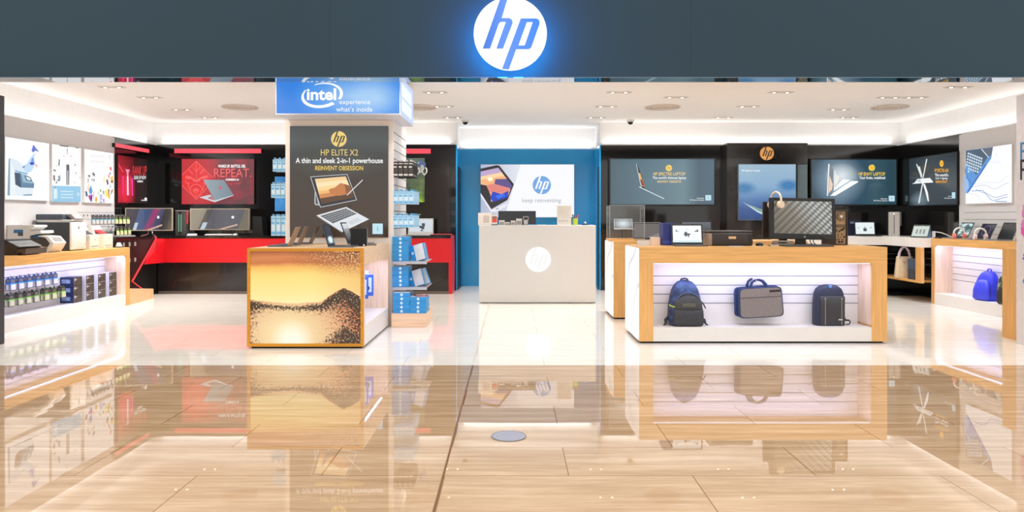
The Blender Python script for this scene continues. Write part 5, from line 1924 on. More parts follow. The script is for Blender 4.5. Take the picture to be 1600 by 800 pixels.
# local frame: x runs along the wall (away from the shop front), -y is the printer's front
t = thing('printer', 'low black printer with sloping tray nearest the dark corner fin', 'printer', (-5.60, 8.12, 0.812), RL_)
m = MB().prism([(-0.2, 0.2, 0), (-0.2, -0.1, 0), (-0.2, -0.135, 0.09), (-0.2, -0.09, 0.125), (-0.2, 0.0, 0.15), (-0.2, 0.2, 0.15)], (0.4, 0, 0))
m.build('body', mat('printer_umber', (68, 58, 50), 0.4, var=0.1), t)
MB().box(-0.205, 0.205, -0.02, 0.21, 0.15, 0.172, 0, 0.006).build('scanner_lid', DGREY, t)
m = MB().prism([(-0.19, -0.142, 0.088), (-0.19, -0.02, 0.152), (-0.19, -0.02, 0.158), (-0.19, -0.152, 0.094)], (0.38, 0, 0))
m.build('control_panel', MGREY, t)
m = MB().prism([(-0.19, -0.08, 0.0), (-0.19, -0.215, 0.012), (-0.19, -0.225, 0.075), (-0.19, -0.1, 0.065)], (0.36, 0, 0))
m.build('paper_tray', mat('tray_umber', (88, 74, 62), 0.45), t)
MB().box(-0.1925, -0.19, -0.18, -0.13, 0.0, 0.03).build('tray_catch', BLACK, t)

t = thing('printer', 'large white office printer with overhanging output shelf and sloping panel', 'printer', (-5.755, 8.63, 0.812), RL_)
m = MB()
prof = [(0.24, 0.0), (-0.24, 0.0), (-0.285, 0.06), (-0.06, 0.085), (-0.03, 0.15), (-0.03, 0.2), (-0.165, 0.235), (-0.155, 0.265), (-0.02, 0.262), (-0.055, 0.292), (-0.085, 0.31), (-0.08, 0.328), (0.0, 0.33), (0.24, 0.33)]
m.prism([(-0.12, y, z) for y, z in prof], (0.24, 0, 0))
m.build('body', PWHITE, t)
m = MB().prism([(-0.118, y, z) for y, z in [(-0.07, 0.085), (-0.24, 0.068), (-0.285, 0.1), (-0.22, 0.185), (-0.04, 0.2), (-0.04, 0.14)]], (0.23, 0, 0))
m.build('dark_recess', mat('recess_charcoal', (78, 76, 74), 0.4), t)
m = MB().prism([(-0.121, y, z) for y, z in [(-0.285, 0.062), (-0.315, 0.115), (-0.245, 0.195), (-0.12, 0.205), (-0.12, 0.193), (-0.215, 0.18), (-0.27, 0.11), (-0.24, 0.068)]], (0.24, 0, 0))
m.build('control_panel', PWHITE, t)
m = MB().add([(-0.08, -0.2585, 0.1845), (-0.08, -0.3035, 0.1325), (0.08, -0.3035, 0.1325), (0.08, -0.2585, 0.1845)], [[0, 1, 2, 3]])
m.build('touch_screen', mat('panel_grey_glass', (150, 146, 142), 0.2), t)
m = MB().box(-0.122, -0.12, 0.05, 0.16, 0.235, 0.275, 0).box(-0.1225, -0.12, 0.05, 0.11, 0.2, 0.245, 1)
m.build('side_label', [mat('label_blue', (62, 124, 176), 0.5), mat('label_slate', (70, 84, 100), 0.5)], t)
MB().box(-0.122, -0.119, -0.13, -0.08, 0.175, 0.205).build('blue_latch', mat('latch_blue', (44, 104, 170), 0.4), t)

t = thing('printer', 'tall multifunction printer with dark side, white front and raised scanner top', 'printer', (-5.74, 9.11, 0.812), RL_)
MB().box(-0.15, 0.15, -0.215, 0.215, 0.0, 0.36, 0, 0.006).build('body', mat('printer_slate', (62, 66, 70), 0.45), t)
MB().box(-0.152, 0.152, -0.24, -0.205, 0.012, 0.365, 0, 0.012, 3).build('front_cover', PWHITE, t)
MB().box(-0.14, 0.14, -0.2, 0.2, 0.36, 0.378).build('output_gap', PWHITE, t)
MB().box(-0.155, 0.155, -0.13, 0.215, 0.388, 0.462, 0, 0.012, 3).build('scanner', mat('scanner_slate', (74, 84, 92), 0.45), t)
MB().box(-0.15, 0.15, -0.24, 0.21, 0.378, 0.392, 0, 0.004).build('scanner_base', PWHITE, t)
m = MB().prism([(-0.1, -0.14, 0.455), (-0.1, -0.21, 0.395), (-0.1, -0.25, 0.4), (-0.1, -0.19, 0.46)], (0.2, 0, 0))
pn = m.build('control_panel', mat('panel_taupe', (128, 118, 112), 0.4), t)
m = MB().add([(-0.07, -0.196, 0.4555), (-0.07, -0.241, 0.411), (0.07, -0.241, 0.411), (0.07, -0.196, 0.4555)], [[0, 1, 2, 3]])
m.build('touch_screen', mat('panel_pale_glass', (186, 178, 174), 0.2), pn)
MB().box(-0.02, 0.0, -0.243, -0.24, 0.27, 0.31).build('front_mark', MGREY, t)
MB().box(-0.05, 0.1, -0.243, -0.24, 0.03, 0.038).build('name_plate', LGREY, t)


def cube_printer(label, D, top):
    t = thing('printer', label, 'printer', (-5.645, D, 0.812), RL_)
    MB().box(-0.105, 0.105, -0.115, 0.115, 0.0, 0.192, 0, 0.006).build('body', mat('printer_ivory', (232, 224, 214), 0.4), t)
    MB().box(-0.09, 0.09, -0.117, -0.115, 0.036, 0.042).build('output_slot', MGREY, t)
    MB().box(-0.07, 0.05, -0.117, -0.115, 0.012, 0.018).build('name_plate', LGREY, t)
    MB().cyl((0.015, -0.117, 0.13), (0.015, -0.115, 0.13), 0.012, n=16).build('round_logo', LGREY, t)
    m = MB().prism([(-0.07, -0.06, 0.192), (-0.07, 0.05, 0.255), (-0.07, 0.055, 0.245), (-0.07, -0.03, 0.192)], (0.14, 0, 0))
    m.build('paper_support', top, t)
    MB().prism([(-0.1, 0.03, 0.192), (-0.1, 0.06, 0.30), (-0.1, 0.1, 0.30), (-0.1, 0.1, 0.192)], (0.2, 0, 0)).build('rear_feeder', PWHITE, t)


cube_printer('small ivory cube printer with dark paper support beside the tall printer', 9.50, DGREY)
cube_printer('small ivory cube printer with red paper support at the oak counter end', 9.83, mat('support_red', (206, 44, 52), 0.45))
t = thing('clip_tray', 'small tray of white clips on a black base at the counter end', 'clip tray', (-5.52, 10.02, 0.812), RL_)
MB().box(-0.05, 0.06, -0.06, 0.06, 0, 0.014).build('base', BLACKM, t)
m = MB()
for k in range(3):
    m.prism([(-0.04 + k * 0.034, -0.05, 0.014), (-0.04 + k * 0.034, 0.0, 0.014), (-0.04 + k * 0.034, -0.02, 0.07)], (0.02, 0, 0))
m.build('clips', PWHITE, t)


# ------------------------------------------------------------------ hanging packs
def pack(label, cat, loc, rotz, group, w, h, d, card, band, blob, name='hanging_pack'):
    """card with a hang tab, a coloured band and a plastic bubble; hangs by its tab from a prong"""
    t = thing(name, label, cat, loc, rotz, group)
    m = MB().prism([(-w / 2, 0, 0), (w / 2, 0, 0), (w / 2, 0, h * 0.86), (w * 0.2, 0, h * 0.88), (w * 0.16, 0, h), (-w * 0.16, 0, h), (-w * 0.2, 0, h * 0.88), (-w / 2, 0, h * 0.86)], (0, 0.004, 0))
    m.build('card', card, t)
    MB().box(-w / 2 + 0.002, w / 2 - 0.002, -0.0015, 0, h * 0.44, h * 0.56).build('colour_band', band, t)
    m = MB()
    m.hexa([(-w * 0.34, -d, h * 0.08), (w * 0.34, -d, h * 0.08), (w * 0.4, 0, h * 0.04), (-w * 0.4, 0, h * 0.04), (-w * 0.3, -d, h * 0.42), (w * 0.3, -d, h * 0.42), (w * 0.38, 0, h * 0.46), (-w * 0.38, 0, h * 0.46)])
    m.build('bubble', blob, t)
    MB().box(-w * 0.3, w * 0.3, -0.002, 0, h * 0.62, h * 0.8).build('picture', mat('pack_picture', (120, 112, 104), 0.5, var=0.3, scale=60), t)
    return t


def prong(name, label, loc, rotz, L, group):
    t = thing(name, label, 'hook', loc, rotz, group)
    MB().cyl((0, 0, 0), (0, -L, 0.004), 0.003, n=8).build('wire', CHROME, t)
    MB().box(-0.012, 0.012, -0.003, 0, -0.015, 0.015).build('plate', CHROME, t)
    return t


PK = {'b': (mat('pack_card_blue', (46, 66, 112), 0.5), mat('pack_band_cyan', (64, 150, 214), 0.45), mat('pack_bubble_white', (226, 222, 220), 0.3)),
      'g': (mat('pack_card_dark', (52, 58, 62), 0.5), mat('pack_band_green', (150, 210, 96), 0.45), mat('pack_bubble_cream', (214, 212, 186), 0.3)),
      'n': (mat('pack_card_navy', (30, 44, 66), 0.5), mat('pack_band_teal', (70, 150, 170), 0.45), mat('pack_bubble_pale', (206, 210, 210), 0.3)),
      'y': (mat('pack_card_olive', (62, 66, 40), 0.5), mat('pack_band_green', (150, 210, 96), 0.45), mat('pack_bubble_lime', (222, 224, 176), 0.3))}
first = {}


def hang(kind, label, loc, rotz, group, w=0.088, h=0.15, d=0.014):
    key = (kind, w, h)
    if key not in first:
        c = PK[kind]
        first[key] = pack(label, 'retail pack', loc, rotz, group, w, h, d, *c)
        return first[key]
    return dup(first[key], loc, rotz, label, group)


# in the recess of the printer counter: two rows
hooks = {}


def hook_at(key, label, loc, rotz, L, group):
    if L not in hooks:
        hooks[L] = prong('slat_hook', label, loc, rotz, L, group)
    else:
        dup(hooks[L], loc, rotz, label, group)


rows_ = [('upper', 0.568, 'b', [20, 33, 46.5, 60, 73.5, 86.5]), ('lower', 0.39, 'g', [18, 32, 45, 57, 73, 85, 99])]
for rname, ztop, kind, pxs in rows_:
    for i, px_ in enumerate(pxs):
        for j in range(2):
            X = -5.55 - j * 0.05
            D = X * F / (px_ - 800) + 0.0
            D = -5.55 * F / (px_ - 800)
            k = kind if not (kind == 'g' and i >= 4) else 'y'
            lab = '%s ink pack, %s from the dark corner fin, %s counter row' % ('front' if j == 0 else 'rear', ORD[i], rname)
            hang(k, lab, (X, D, ztop - 0.15), RL_, 'ink packs hanging in the printer counter')
        hook_at(0, 'steel prong, %s from the dark corner fin, %s ink pack row' % (ORD[i], rname), (-5.668, D, ztop - 0.013), RL_, 0.13, 'prongs in the printer counter')

# on the pale wall above: one long row and a short second row over the black wall
for rname, zt, pxs, kinds in (('upper', 1.275, [146, 152, 158, 164, 170, 176, 182, 188, 194, 200], 'nnnnnnyyyy'), ('lower', 1.105, [184, 190, 196, 202], 'yyyy')):
    for i, px_ in enumerate(pxs):
        D = -5.86 * F / (px_ - 800)
        lab = '%s ink pack on the printer wall, %s along its %s row' % ({'n': 'dark blue', 'y': 'green and cream'}[kinds[i]], ORD[i], rname)
        hang(kinds[i], lab, (-5.86, D, zt - 0.145), RL_, 'ink packs on the printer wall', 0.08, 0.145, 0.014)
        hook_at(1, 'steel prong, %s along the %s row on the printer wall' % (ORD[i], rname), (-6.0, D, zt - 0.012), RL_, 0.16, 'prongs on the printer wall')

# ------------------------------------------------------------------ black cartons in the printer counter
t = thing('printer_carton', 'x', 'carton', (0, 0, 0), RL_, 'black cartons in the printer counter')
w, d, h = 0.178, 0.2, 0.108
MB().box(-w / 2, w / 2, -d / 2, d / 2, 0, h, 0, 0.002).build('body', mat('carton_navy', (28, 44, 92), 0.45), t)
MB().box(-w / 2 + 0.001, w / 2 - 0.001, -d / 2 - 0.0015, -d / 2, 0.002, h - 0.002).build('front_print', print_mat('carton_front', lambda nt, tc, sp: mixc(nt, noise(nt, tc.outputs['Generated'], 4, 3), (52, 44, 38), (96, 82, 62)) if False else ramp(nt, sp.outputs['Z'], [(0, (92, 80, 66)), (0.45, (74, 62, 48)), (0.6, (40, 34, 34)), (1, (34, 30, 34))]), 0.4) if False else mat('carton_front_brown', (78, 66, 56), 0.45, var=0.4, scale=18), t)
m = MB().box(-0.075, -0.02, -d / 2 - 0.0025, -d / 2 - 0.0015, 0.072, 0.08).box(-0.062, -0.054, -d / 2 - 0.0025, -d / 2 - 0.0015, 0.058, 0.094)
m.build('white_mark', PWHITE, t)
MB().box(-w / 2 - 0.0015, -w / 2, -0.06, 0.05, 0.03, 0.08).build('side_print', mat('carton_pale_print', (130, 150, 190), 0.5, var=0.4, scale=50), t)
cart = t
t = thing('printer_carton', 'y', 'carton', (0, 0, 0), RL_, 'black cartons in the printer counter')
MB().box(-w / 2, w / 2, -d / 2, d / 2, 0, h, 0, 0.002).build('body', mat('carton_white_side', (226, 228, 238), 0.45), t)
MB().box(-w / 2 + 0.001, w / 2 - 0.001, -d / 2 - 0.0015, -d / 2, 0.002, h - 0.002).build('front_print', MATS['carton_front_brown'], t)
MB().box(-0.075, -0.02, -d / 2 - 0.0025, -d / 2 - 0.0015, 0.072, 0.08).box(-0.062, -0.054, -d / 2 - 0.0025, -d / 2 - 0.0015, 0.058, 0.094).build('white_mark', PWHITE, t)
cart2, done2 = t, False
done = False
for c, (pa, pb) in enumerate(((114.5, 128.5), (134, 147), (152.5, 165.3), (170, 182))):
    D = (-5.5 * F / (pa - 800) + -5.5 * F / (pb - 800)) / 2
    for k in range(3):
        lab = 'black and navy carton, %s of the %s stack from the ink packs' % (['bottom', 'middle', 'top'][k], ORD[c])
        loc = (-5.5 - 0.1, D, 0.155 + k * 0.1085)
        lab = lab.replace('black and navy', 'dark fronted') if c else lab
        if c and not done2:
            cart2.location = loc
            cart2['label'] = lab
            done2 = True
        elif c:
            dup(cart2, loc, RL_, lab)
        elif not done:
            cart.location = loc
            cart['label'] = lab
            done = True
        else:
            dup(cart, loc, RL_, lab)

# ------------------------------------------------------------------ pillar: blue cartons
ST = mat('carton_sky_blue', (44, 146, 208), 0.45, var=0.04)
t = thing('software_carton', 'x', 'carton', (0, 0, 0), 0, 'blue cartons on the pillar shelves')
w, d, h = 0.184, 0.26, 0.0455
MB().box(-w / 2, w / 2, -d / 2, d / 2, 0, h, 0, 0.002).build('body', ST, t)
MB().cyl((0.0, -d / 2 - 0.001, h / 2), (0.0, -d / 2, h / 2), 0.0155, n=20).build('round_logo', mat('carton_pale_disc', (206, 228, 240), 0.45), t)
MB().box(-w / 2 + 0.004, w / 2 - 0.004, -d / 2 + 0.004, d / 2 - 0.004, h, h + 0.0006).build('top_print', mat('carton_top_print', (226, 224, 222), 0.45, var=0.08, scale=20), t)
MB().box(-w / 2, w / 2, -d / 2 - 0.0008, -d / 2, h - 0.004, h - 0.002).build('lid_line', mat('carton_lid_line', (100, 180, 222), 0.45), t)
sw = t
done = False
stacks = [('on the oak plinth beside the pillar', 627.3, 8.16, 0.157, 5), ('on the oak plinth further from the pillar', 653.3, 8.16, 0.157, 4), ('on the middle wire shelf', 625.5, 8.26, 0.443, 5), ('on the upper wire shelf', 625.5, 8.26, 0.735, 6)]
for place, px_, D, z0, n in stacks:
    for k in range(n):
        lab = 'flat blue carton, %s from the bottom, %s' % (ORD[k], place)
        loc = (xD(px_, D - d / 2), D + random.uniform(-0.004, 0.004), z0 + k * (h + 0.001))
        if not done:
            sw.location = loc
            sw['label'] = lab
            done = True
        else:
            dup(sw, loc, random.uniform(-0.02, 0.02), lab)
# leaning cartons with pale fronts
t = thing('software_book', 'x', 'carton', (0, 0, 0), 0, 'leaning pale cartons on the pillar shelves')
MB().box(-0.085, 0.085, 0, 0.035, 0, 0.19, 0, 0.002).build('body', ST, t)
MB().box(-0.03, 0.083, -0.0015, 0, 0.004, 0.186).build('front_print', mat('carton_white_print', (226, 224, 224), 0.45, var=0.05), t)
MB().cyl((-0.058, -0.0015, 0.1), (-0.058, 0, 0.1), 0.016, n=20).build('round_logo', mat('carton_pale_disc', (206, 228, 240), 0.45), t)
lean = t
lean.location = (xD(650, 8.2) + 0.035, 8.20, 0.738)
lean.rotation_euler = (-0.12, -0.28, -0.25)
lean['label'] = 'pale faced blue carton leaning on the upper wire shelf, front one'
o = dup(lean, (xD(653, 8.3) + 0.04, 8.27, 0.738), None, 'pale faced blue carton leaning on the upper wire shelf, rear one')
o.rotation_euler = (-0.12, -0.26, -0.25)
o = dup(lean, (xD(648, 8.2) + 0.035, 8.20, 0.446), None, 'pale faced blue carton leaning on the middle wire shelf, front one')
o.rotation_euler = (-0.12, -0.3, -0.2)
o = dup(lean, (xD(657.5, 8.3) + 0.035, 8.28, 0.446), None, 'pale faced blue carton leaning on the middle wire shelf, rear one')
o.rotation_euler = (-0.12, -0.42, -0.25)
t = thing('leaflet', 'red and white leaflet lying on the shorter stack of blue cartons', 'leaflet', (xD(653.3, 8.03) + 0.01, 8.16, 0.157 + 4 * 0.0465 + 0.001), 0.3)
MB().box(-0.07, 0.07, -0.1, 0.1, 0, 0.008).build('sheet', mat('leaflet_red', (176, 70, 76), 0.5, var=0.3, scale=16), t)
MB().box(-0.05, 0.06, -0.06, 0.07, 0.008, 0.009).build('print', PWHITE, t)

# packs on prongs beside the pillar, facing the shop front
FACE = {'k': (mat('pack_black_card', (44, 40, 36), 0.5), mat('pack_white_line', (214, 208, 198), 0.5), mat('pack_dark_window', (70, 62, 54), 0.35)),
        's': (mat('pack_sky_card', (176, 214, 234), 0.45), mat('pack_sky_band', (96, 172, 220), 0.45), mat('pack_frost', (214, 232, 242), 0.25))}


def flatpack(kind, w, h):
    c = FACE[kind]
    t = thing('hanging_pack', 'x', 'retail pack', (0, 0, 0), 0)
    MB().box(-w / 2, w / 2, 0, 0.022, 0, h, 0, 0.003).build('box', c[0], t)
    m = MB().box(-w * 0.4, w * 0.4, -0.001, 0, h * 0.08, h * 0.2).box(-w * 0.4, w * 0.4, -0.001, 0, h * 0.84, h * 0.9)
    m.box(-w * 0.4, w * 0.2, -0.001, 0, h * 0.6, h * 0.7)
    m.build('print_lines', c[1], t)
    MB().box(-w * 0.36, w * 0.36, -0.0015, 0, h * 0.26, h * 0.54).build('window', c[2], t)
    MB().box(-w * 0.2, w * 0.2, 0.008, 0.012, h, h + 0.022).build('hang_tab', c[1], t)
    return t


for kind, rname, (ya, yb), x0_, n, wpx, depth, spread in (('k', 'black', (252.5, 276.5), 614.3, 4, 7.9, 5, 0.085), ('s', 'upper pale blue', (299, 318.5), 614.3, 4, 8.1, 7, 0.075), ('s', 'lower pale blue', (336.5, 355.5), 614.3, 4, 8.1, 7, 0.075)):
    D0 = 8.17
    h = (yb - ya) * D0 / F
    w = wpx * D0 / F - 0.001
    pr = None
    z0 = zD(yb, D0)
    for j in range(depth):
        for i in range(n):
            if j > 0 and i < n - 1 and j < depth - 1 and j > 1:
                continue
            lab = '%s boxed accessory, %s from the pillar, %s deep, %s row' % ('black' if kind == 'k' else 'pale blue', ORD[i], ORD[j], rname)
            loc = (xD(x0_ + wpx * (i + 0.5), D0), D0 + j * spread, z0)
            if pr is None:
                pr = flatpack(kind, w, h)
                pr.location = loc
                pr['label'] = lab
                pr['group'] = 'boxed accessories beside the pillar'
            else:
                dup(pr, loc, 0, lab)
    t = thing('peg_bar', 'steel bar carrying the %s row of boxed accessories beside the pillar' % rname, 'hook bar', (-1.347, D0 + 0.01, z0 + h + 0.012), 0, 'peg bars beside the pillar')
    L = n * wpx * D0 / F
    m = MB()
    m.cyl((0, depth * spread + 0.02, 0), (L, depth * spread + 0.02, 0), 0.005, n=8)
    m.build('cross_bar', CHROME, t)
    for i in range(n):
        MB().cyl((w * (i + 0.5), -0.02, 0), (w * (i + 0.5), depth * spread + 0.02, 0), 0.0035, n=8).build('prong', CHROME, t)
# white cables hanging behind the black row
for i in range(3):
    t = thing('cable_pack', 'coiled white cable behind the black boxed accessories, %s from the pillar' % ORD[i], 'cable', (-1.15 + i * 0.04, 8.66 + i * 0.03, zD(273, 8.66) + 0.03 * (i % 2)), 0, 'white cables beside the pillar')
    m = MB().tube([(0.034 * math.cos(a + 0.4), 0.02 * math.sin(2 * a), 0.06 + (0.05 + 0.012 * math.cos(3 * a)) * math.sin(a)) for a in [2 * PI * k / 20 for k in range(20)]], 0.009, 6, closed=True)
    m.build('coil', PWHITE, t)
    MB().box(-0.018, 0.018, -0.012, 0.012, 0.09, 0.15).build('tie', mat('tie_blue', (84, 110, 170), 0.5), t)

# packs on the pillar's other side
for rname, (ya, yb), pxs, kind in (('upper', (249, 268), [429.5, 437, 444.5, 452], 's'), ('middle', (287, 309), [427, 434.5, 442, 449.5], 's'), ('lower', (337.5, 368.5), [427, 435, 443, 451], 's')):
    D0 = 8.45
    h = (yb - ya) * D0 / F
    w = 7.2 * D0 / F - 0.001
    pr = None
    z0 = zD(yb, D0)
    for i, px_ in enumerate(pxs[:3]):
        for j in range(2):
            lab = 'pale blue pack by the pillar, %s from the gaming desk, %s, %s row' % (ORD[i], ['front', 'rear'][j], rname)
            loc = (xD(px_, D0), D0 + j * 0.12, z0)
            if pr is None:
                pr = flatpack('s', w, h)
                pr.location = loc
                pr['label'] = lab
                pr['group'] = 'pale packs on the desk side of the pillar'
            else:
                dup(pr, loc, 0, lab)
    t = thing('peg_bar', 'steel bar of the %s pale packs on the desk side of the pillar' % rname, 'hook bar', (-2.576, D0 + 0.3, z0 + h + 0.012), 0, 'peg bars on the desk side of the pillar')
    MB().cyl((0, 0, 0), (-0.26, 0, 0), 0.005, n=8).build('cross_bar', CHROME, t)
    for i, px_ in enumerate(pxs[:3]):
        x = xD(px_, D0) + 2.576
        MB().cyl((x, -0.32, 0), (x, 0, 0), 0.0035, n=8).build('prong', CHROME, t)

# blue pack in the recess of the sunset table
for i in range(2):
    t = thing('hanging_pack', 'blue and white accessory pack in the table recess, %s from the sunset print' % ORD[i], 'retail pack', (-1.5, 7.14 + i * 0.26, 0.42), 0.35, 'packs in the sunset table recess')
    MB().box(-0.07, 0.07, 0, 0.03, 0, 0.22, 0, 0.004).build('box', mat('pack_royal_blue', (50, 100, 206), 0.45), t)
    MB().box(-0.05, 0.05, -0.0015, 0, 0.04, 0.19).build('front_print', mat('pack_ice_print', (206, 222, 244), 0.45), t)
    MB().cyl((0, -0.003, 0.08), (0, -0.0015, 0.08), 0.03, n=20).build('picture', BLACK, t)
    MB().box(-0.03, 0.03, 0.01, 0.014, 0.22, 0.26).build('hang_tab', mat('pack_frost', (196, 220, 234), 0.25), t)
    t2 = prong('slat_hook', 'steel prong holding the %s blue pack in the table recess' % ORD[i], (-1.72, 7.14 + i * 0.26 + 0.012, 0.665), RL_, 0.26, 'prongs in the sunset table')

# ================================================================== tablets on the sunset table
TT = 0.942
BACKS = [mat('tablet_back_sand', (172, 142, 112), 0.4, metal=0.3), mat('tablet_back_bronze', (146, 120, 98), 0.4, metal=0.3), mat('tablet_back_umber', (104, 88, 78), 0.4, metal=0.3)]
DARKS = print_mat('tablet_dark_screen', hgrad([(0, (30, 36, 46)), (1, (60, 74, 92))], 'Z'), 0.1)
for i, (px_, D, lab) in enumerate(((455, 7.16, 'sand backed detachable tablet, nearest of three facing the gaming desk'), (469, 7.5, 'bronze backed detachable tablet, middle of three facing the gaming desk'), (487, 7.84, 'umber backed detachable tablet, furthest of three facing the gaming desk'))):
    t = laptop(lab, (xD(px_, D) - 0.11, D, TT), -PI / 2 + 0.11, 0.24, 0.2, 0.2, 0.40, mat('tablet_keys_slate', (92, 98, 106), 0.4, metal=0.3), DARKS, 'detachable tablets facing the gaming desk', 'tablet_computer', BACKS[i])
t = laptop('detachable tablet with dark blue screen facing the cash desk side, nearer one', (xD(515, 7.0) + 0.13, 7.03, TT), PI / 2, 0.26, 0.24, 0.22, 0.28, mat('tablet_keys_slate', (92, 98, 106), 0.4, metal=0.3), print_mat('tablet_blue_screen', lambda nt, tc, sp: mixc(nt, mth(nt, 'MULTIPLY', radial(nt, sp, 0.5, 0.22, 0.4, 0.22), 3.0, clamp=True), (48, 58, 76), (214, 230, 240)), 0.1), None, 'tablet_computer', DGREY)
t = laptop('detachable tablet with pale screen standing behind the black panel', (xD(546, 7.75) + 0.13, 7.75, TT), PI / 2, 0.26, 0.24, 0.24, 0.34, mat('tablet_keys_slate', (92, 98, 106), 0.4, metal=0.3), print_mat('tablet_pale_screen', hgrad([(0, (40, 42, 46)), (0.4, (110, 116, 122)), (1, (196, 200, 204))], 'Z'), 0.1), None, 'tablet_computer', DGREY)
t = thing('easel_panel', 'square black panel on a small easel beside the detachable tablets', 'panel', (xD(559.6, 7.17), 7.2, TT))
m = MB()
m.T = Matrix.Rotation(-0.06, 4, 'X')
m.box(-0.083, 0.083, 0, 0.012, 0.004, 0.178, 0, 0.003)
m.build('board', BLACKM, t)
m = MB()
m.T = Matrix.Rotation(-0.06, 4, 'X')
m.box(0.081, 0.085, -0.001, 0.013, 0.004, 0.178)
m.build('edge', MGREY, t)
MB().tube([(0, 0.02, 0.15), (0, 0.1, 0.004)], 0.005, 8).build('prop', BLACK, t)
MB().box(-0.06, 0.06, -0.02, 0.1, 0, 0.004).build('foot', BLACK, t)
MB().ball((0.055, -0.02, 0.012), 0.012, 0.012, 0.012).build('sensor', CHROME, t)
t = thing('folded_tablet', 'closed slim tablet lying flat at the table edge by the black panel', 'tablet', (xD(582, 7.6), 7.5, TT), 0.2)
MB().box(-0.06, 0.06, -0.09, 0.09, 0, 0.01, 0, 0.003).build('body', DGREY, t)
MB().box(-0.05, 0.05, -0.08, 0.08, 0.01, 0.0105).build('screen', SCREENB, t)


# ================================================================== gaming desk
def curved_monitor(label, loc, rotz, w, h, screen, rise=0.08):
    t = thing('curved_monitor', label, 'monitor', loc, rotz)
    Rr = 1.1
    n = 16
    a = w / Rr

    def sheet(y0, z0, z1, inset, th):
        vs, fs = [], []
        for i in range(n + 1):
            an = -a / 2 + inset / Rr + (a - 2 * inset / Rr) * i / n
            for rr, z in ((Rr - y0, z0), (Rr - y0, z1), (Rr - y0 + th, z1), (Rr - y0 + th, z0)):
                x, y = rr * math.sin(an), rr * math.cos(an) - Rr
                vs.append((x, y, z))
        for i in range(n):
            for k in range(4):
                fs.append([4 * i + k, 4 * i + (k + 1) % 4, 4 * i + 4 + (k + 1) % 4, 4 * i + 4 + k])
        fs.append([0, 3, 2, 1])
        fs.append([4 * n, 4 * n + 1, 4 * n + 2, 4 * n + 3])
        return vs, fs

    v, f = sheet(0.0, rise, rise + h, 0, 0.025)
    MB().add(v, f).build('housing', mat('champagne_bezel', (196, 182, 160), 0.3, metal=0.5), t)
    v, f = sheet(0.002, rise + 0.014, rise + h - 0.012, 0.012, 0.002)
    sc = MB().add(v, f).build('screen', screen, t)
    m = MB().tube([(-0.1, -0.12, 0.004), (-0.03, 0.03, 0.03), (-0.02, 0.06, rise + h * 0.3)], 0.008, 8).tube([(0.1, -0.12, 0.004), (0.03, 0.03, 0.03), (0.02, 0.06, rise + h * 0.3)], 0.008, 8)
    m.build('stand', CHROME, t)
    MB().box(-0.06, 0.06, 0.02, 0.08, rise + h * 0.2, rise + h * 0.5).build('mount', BLACK, t)
    m = MB().box(-w * 0.32, w * 0.1, -0.0, 0.004, rise - 0.004, rise + 0.006)
    return t


def game_scr(pink):
    def f(nt, tc, sp):
        u, v = sp.outputs['X'], sp.outputs['Z']
        e = mth(nt, 'ADD', u, mth(nt, 'MULTIPLY', v, -0.14))
        if pink:
            c = ramp(nt, e, [(0.0, (60, 50, 62)), (0.13, (44, 40, 52)), (0.145, (58, 80, 124)), (0.5, (60, 76, 112)), (0.68, (62, 58, 92)), (0.72, (34, 28, 36)), (0.84, (50, 44, 40)), (1, (110, 98, 84))], 'LINEAR')
            d = mth(nt, 'ABSOLUTE', mth(nt, 'SUBTRACT', mth(nt, 'ADD', u, mth(nt, 'MULTIPLY', v, -0.22)), 0.44))
            g = mth(nt, 'SUBTRACT', 1.0, mth(nt, 'DIVIDE', d, 0.11), clamp=True)
            c = mixc(nt, mth(nt, 'MULTIPLY', g, 0.7), c, (190, 30, 100))
        else:
            c = ramp(nt, e, [(0.0, (150, 140, 122)), (0.1, (140, 130, 112)), (0.11, (84, 78, 74)), (0.2, (82, 78, 76)), (0.21, (92, 90, 98)), (0.78, (88, 90, 98)), (0.79, (112, 106, 96)), (1, (124, 116, 100))])
        lp_ = mth(nt, 'SUBTRACT', mth(nt, 'MULTIPLY', mth(nt, 'SUBTRACT', u, 0.5), 0.75), v)
        m_ = mth(nt, 'MULTIPLY', mth(nt, 'GREATER_THAN', lp_, -0.06), mth(nt, 'LESS_THAN', lp_, 0.02))
        m_ = mth(nt, 'MULTIPLY', m_, mth(nt, 'LESS_THAN', u, 0.78))
        c = mixc(nt, m_, c, (206, 170, 152))
        m2 = mth(nt, 'MULTIPLY', mth(nt, 'LESS_THAN', mth(nt, 'ABSOLUTE', mth(nt, 'SUBTRACT', e, 0.17)), 0.035), mth(nt, 'LESS_THAN', v, 0.34))
        c = mixc(nt, m2, c, (186, 200, 214))
        return mixc(nt, mth(nt, 'GREATER_THAN', radial(nt, sp, 0.69, 0.6, 0.03, 0.08), 0.1), c, (240, 240, 244))
    return f


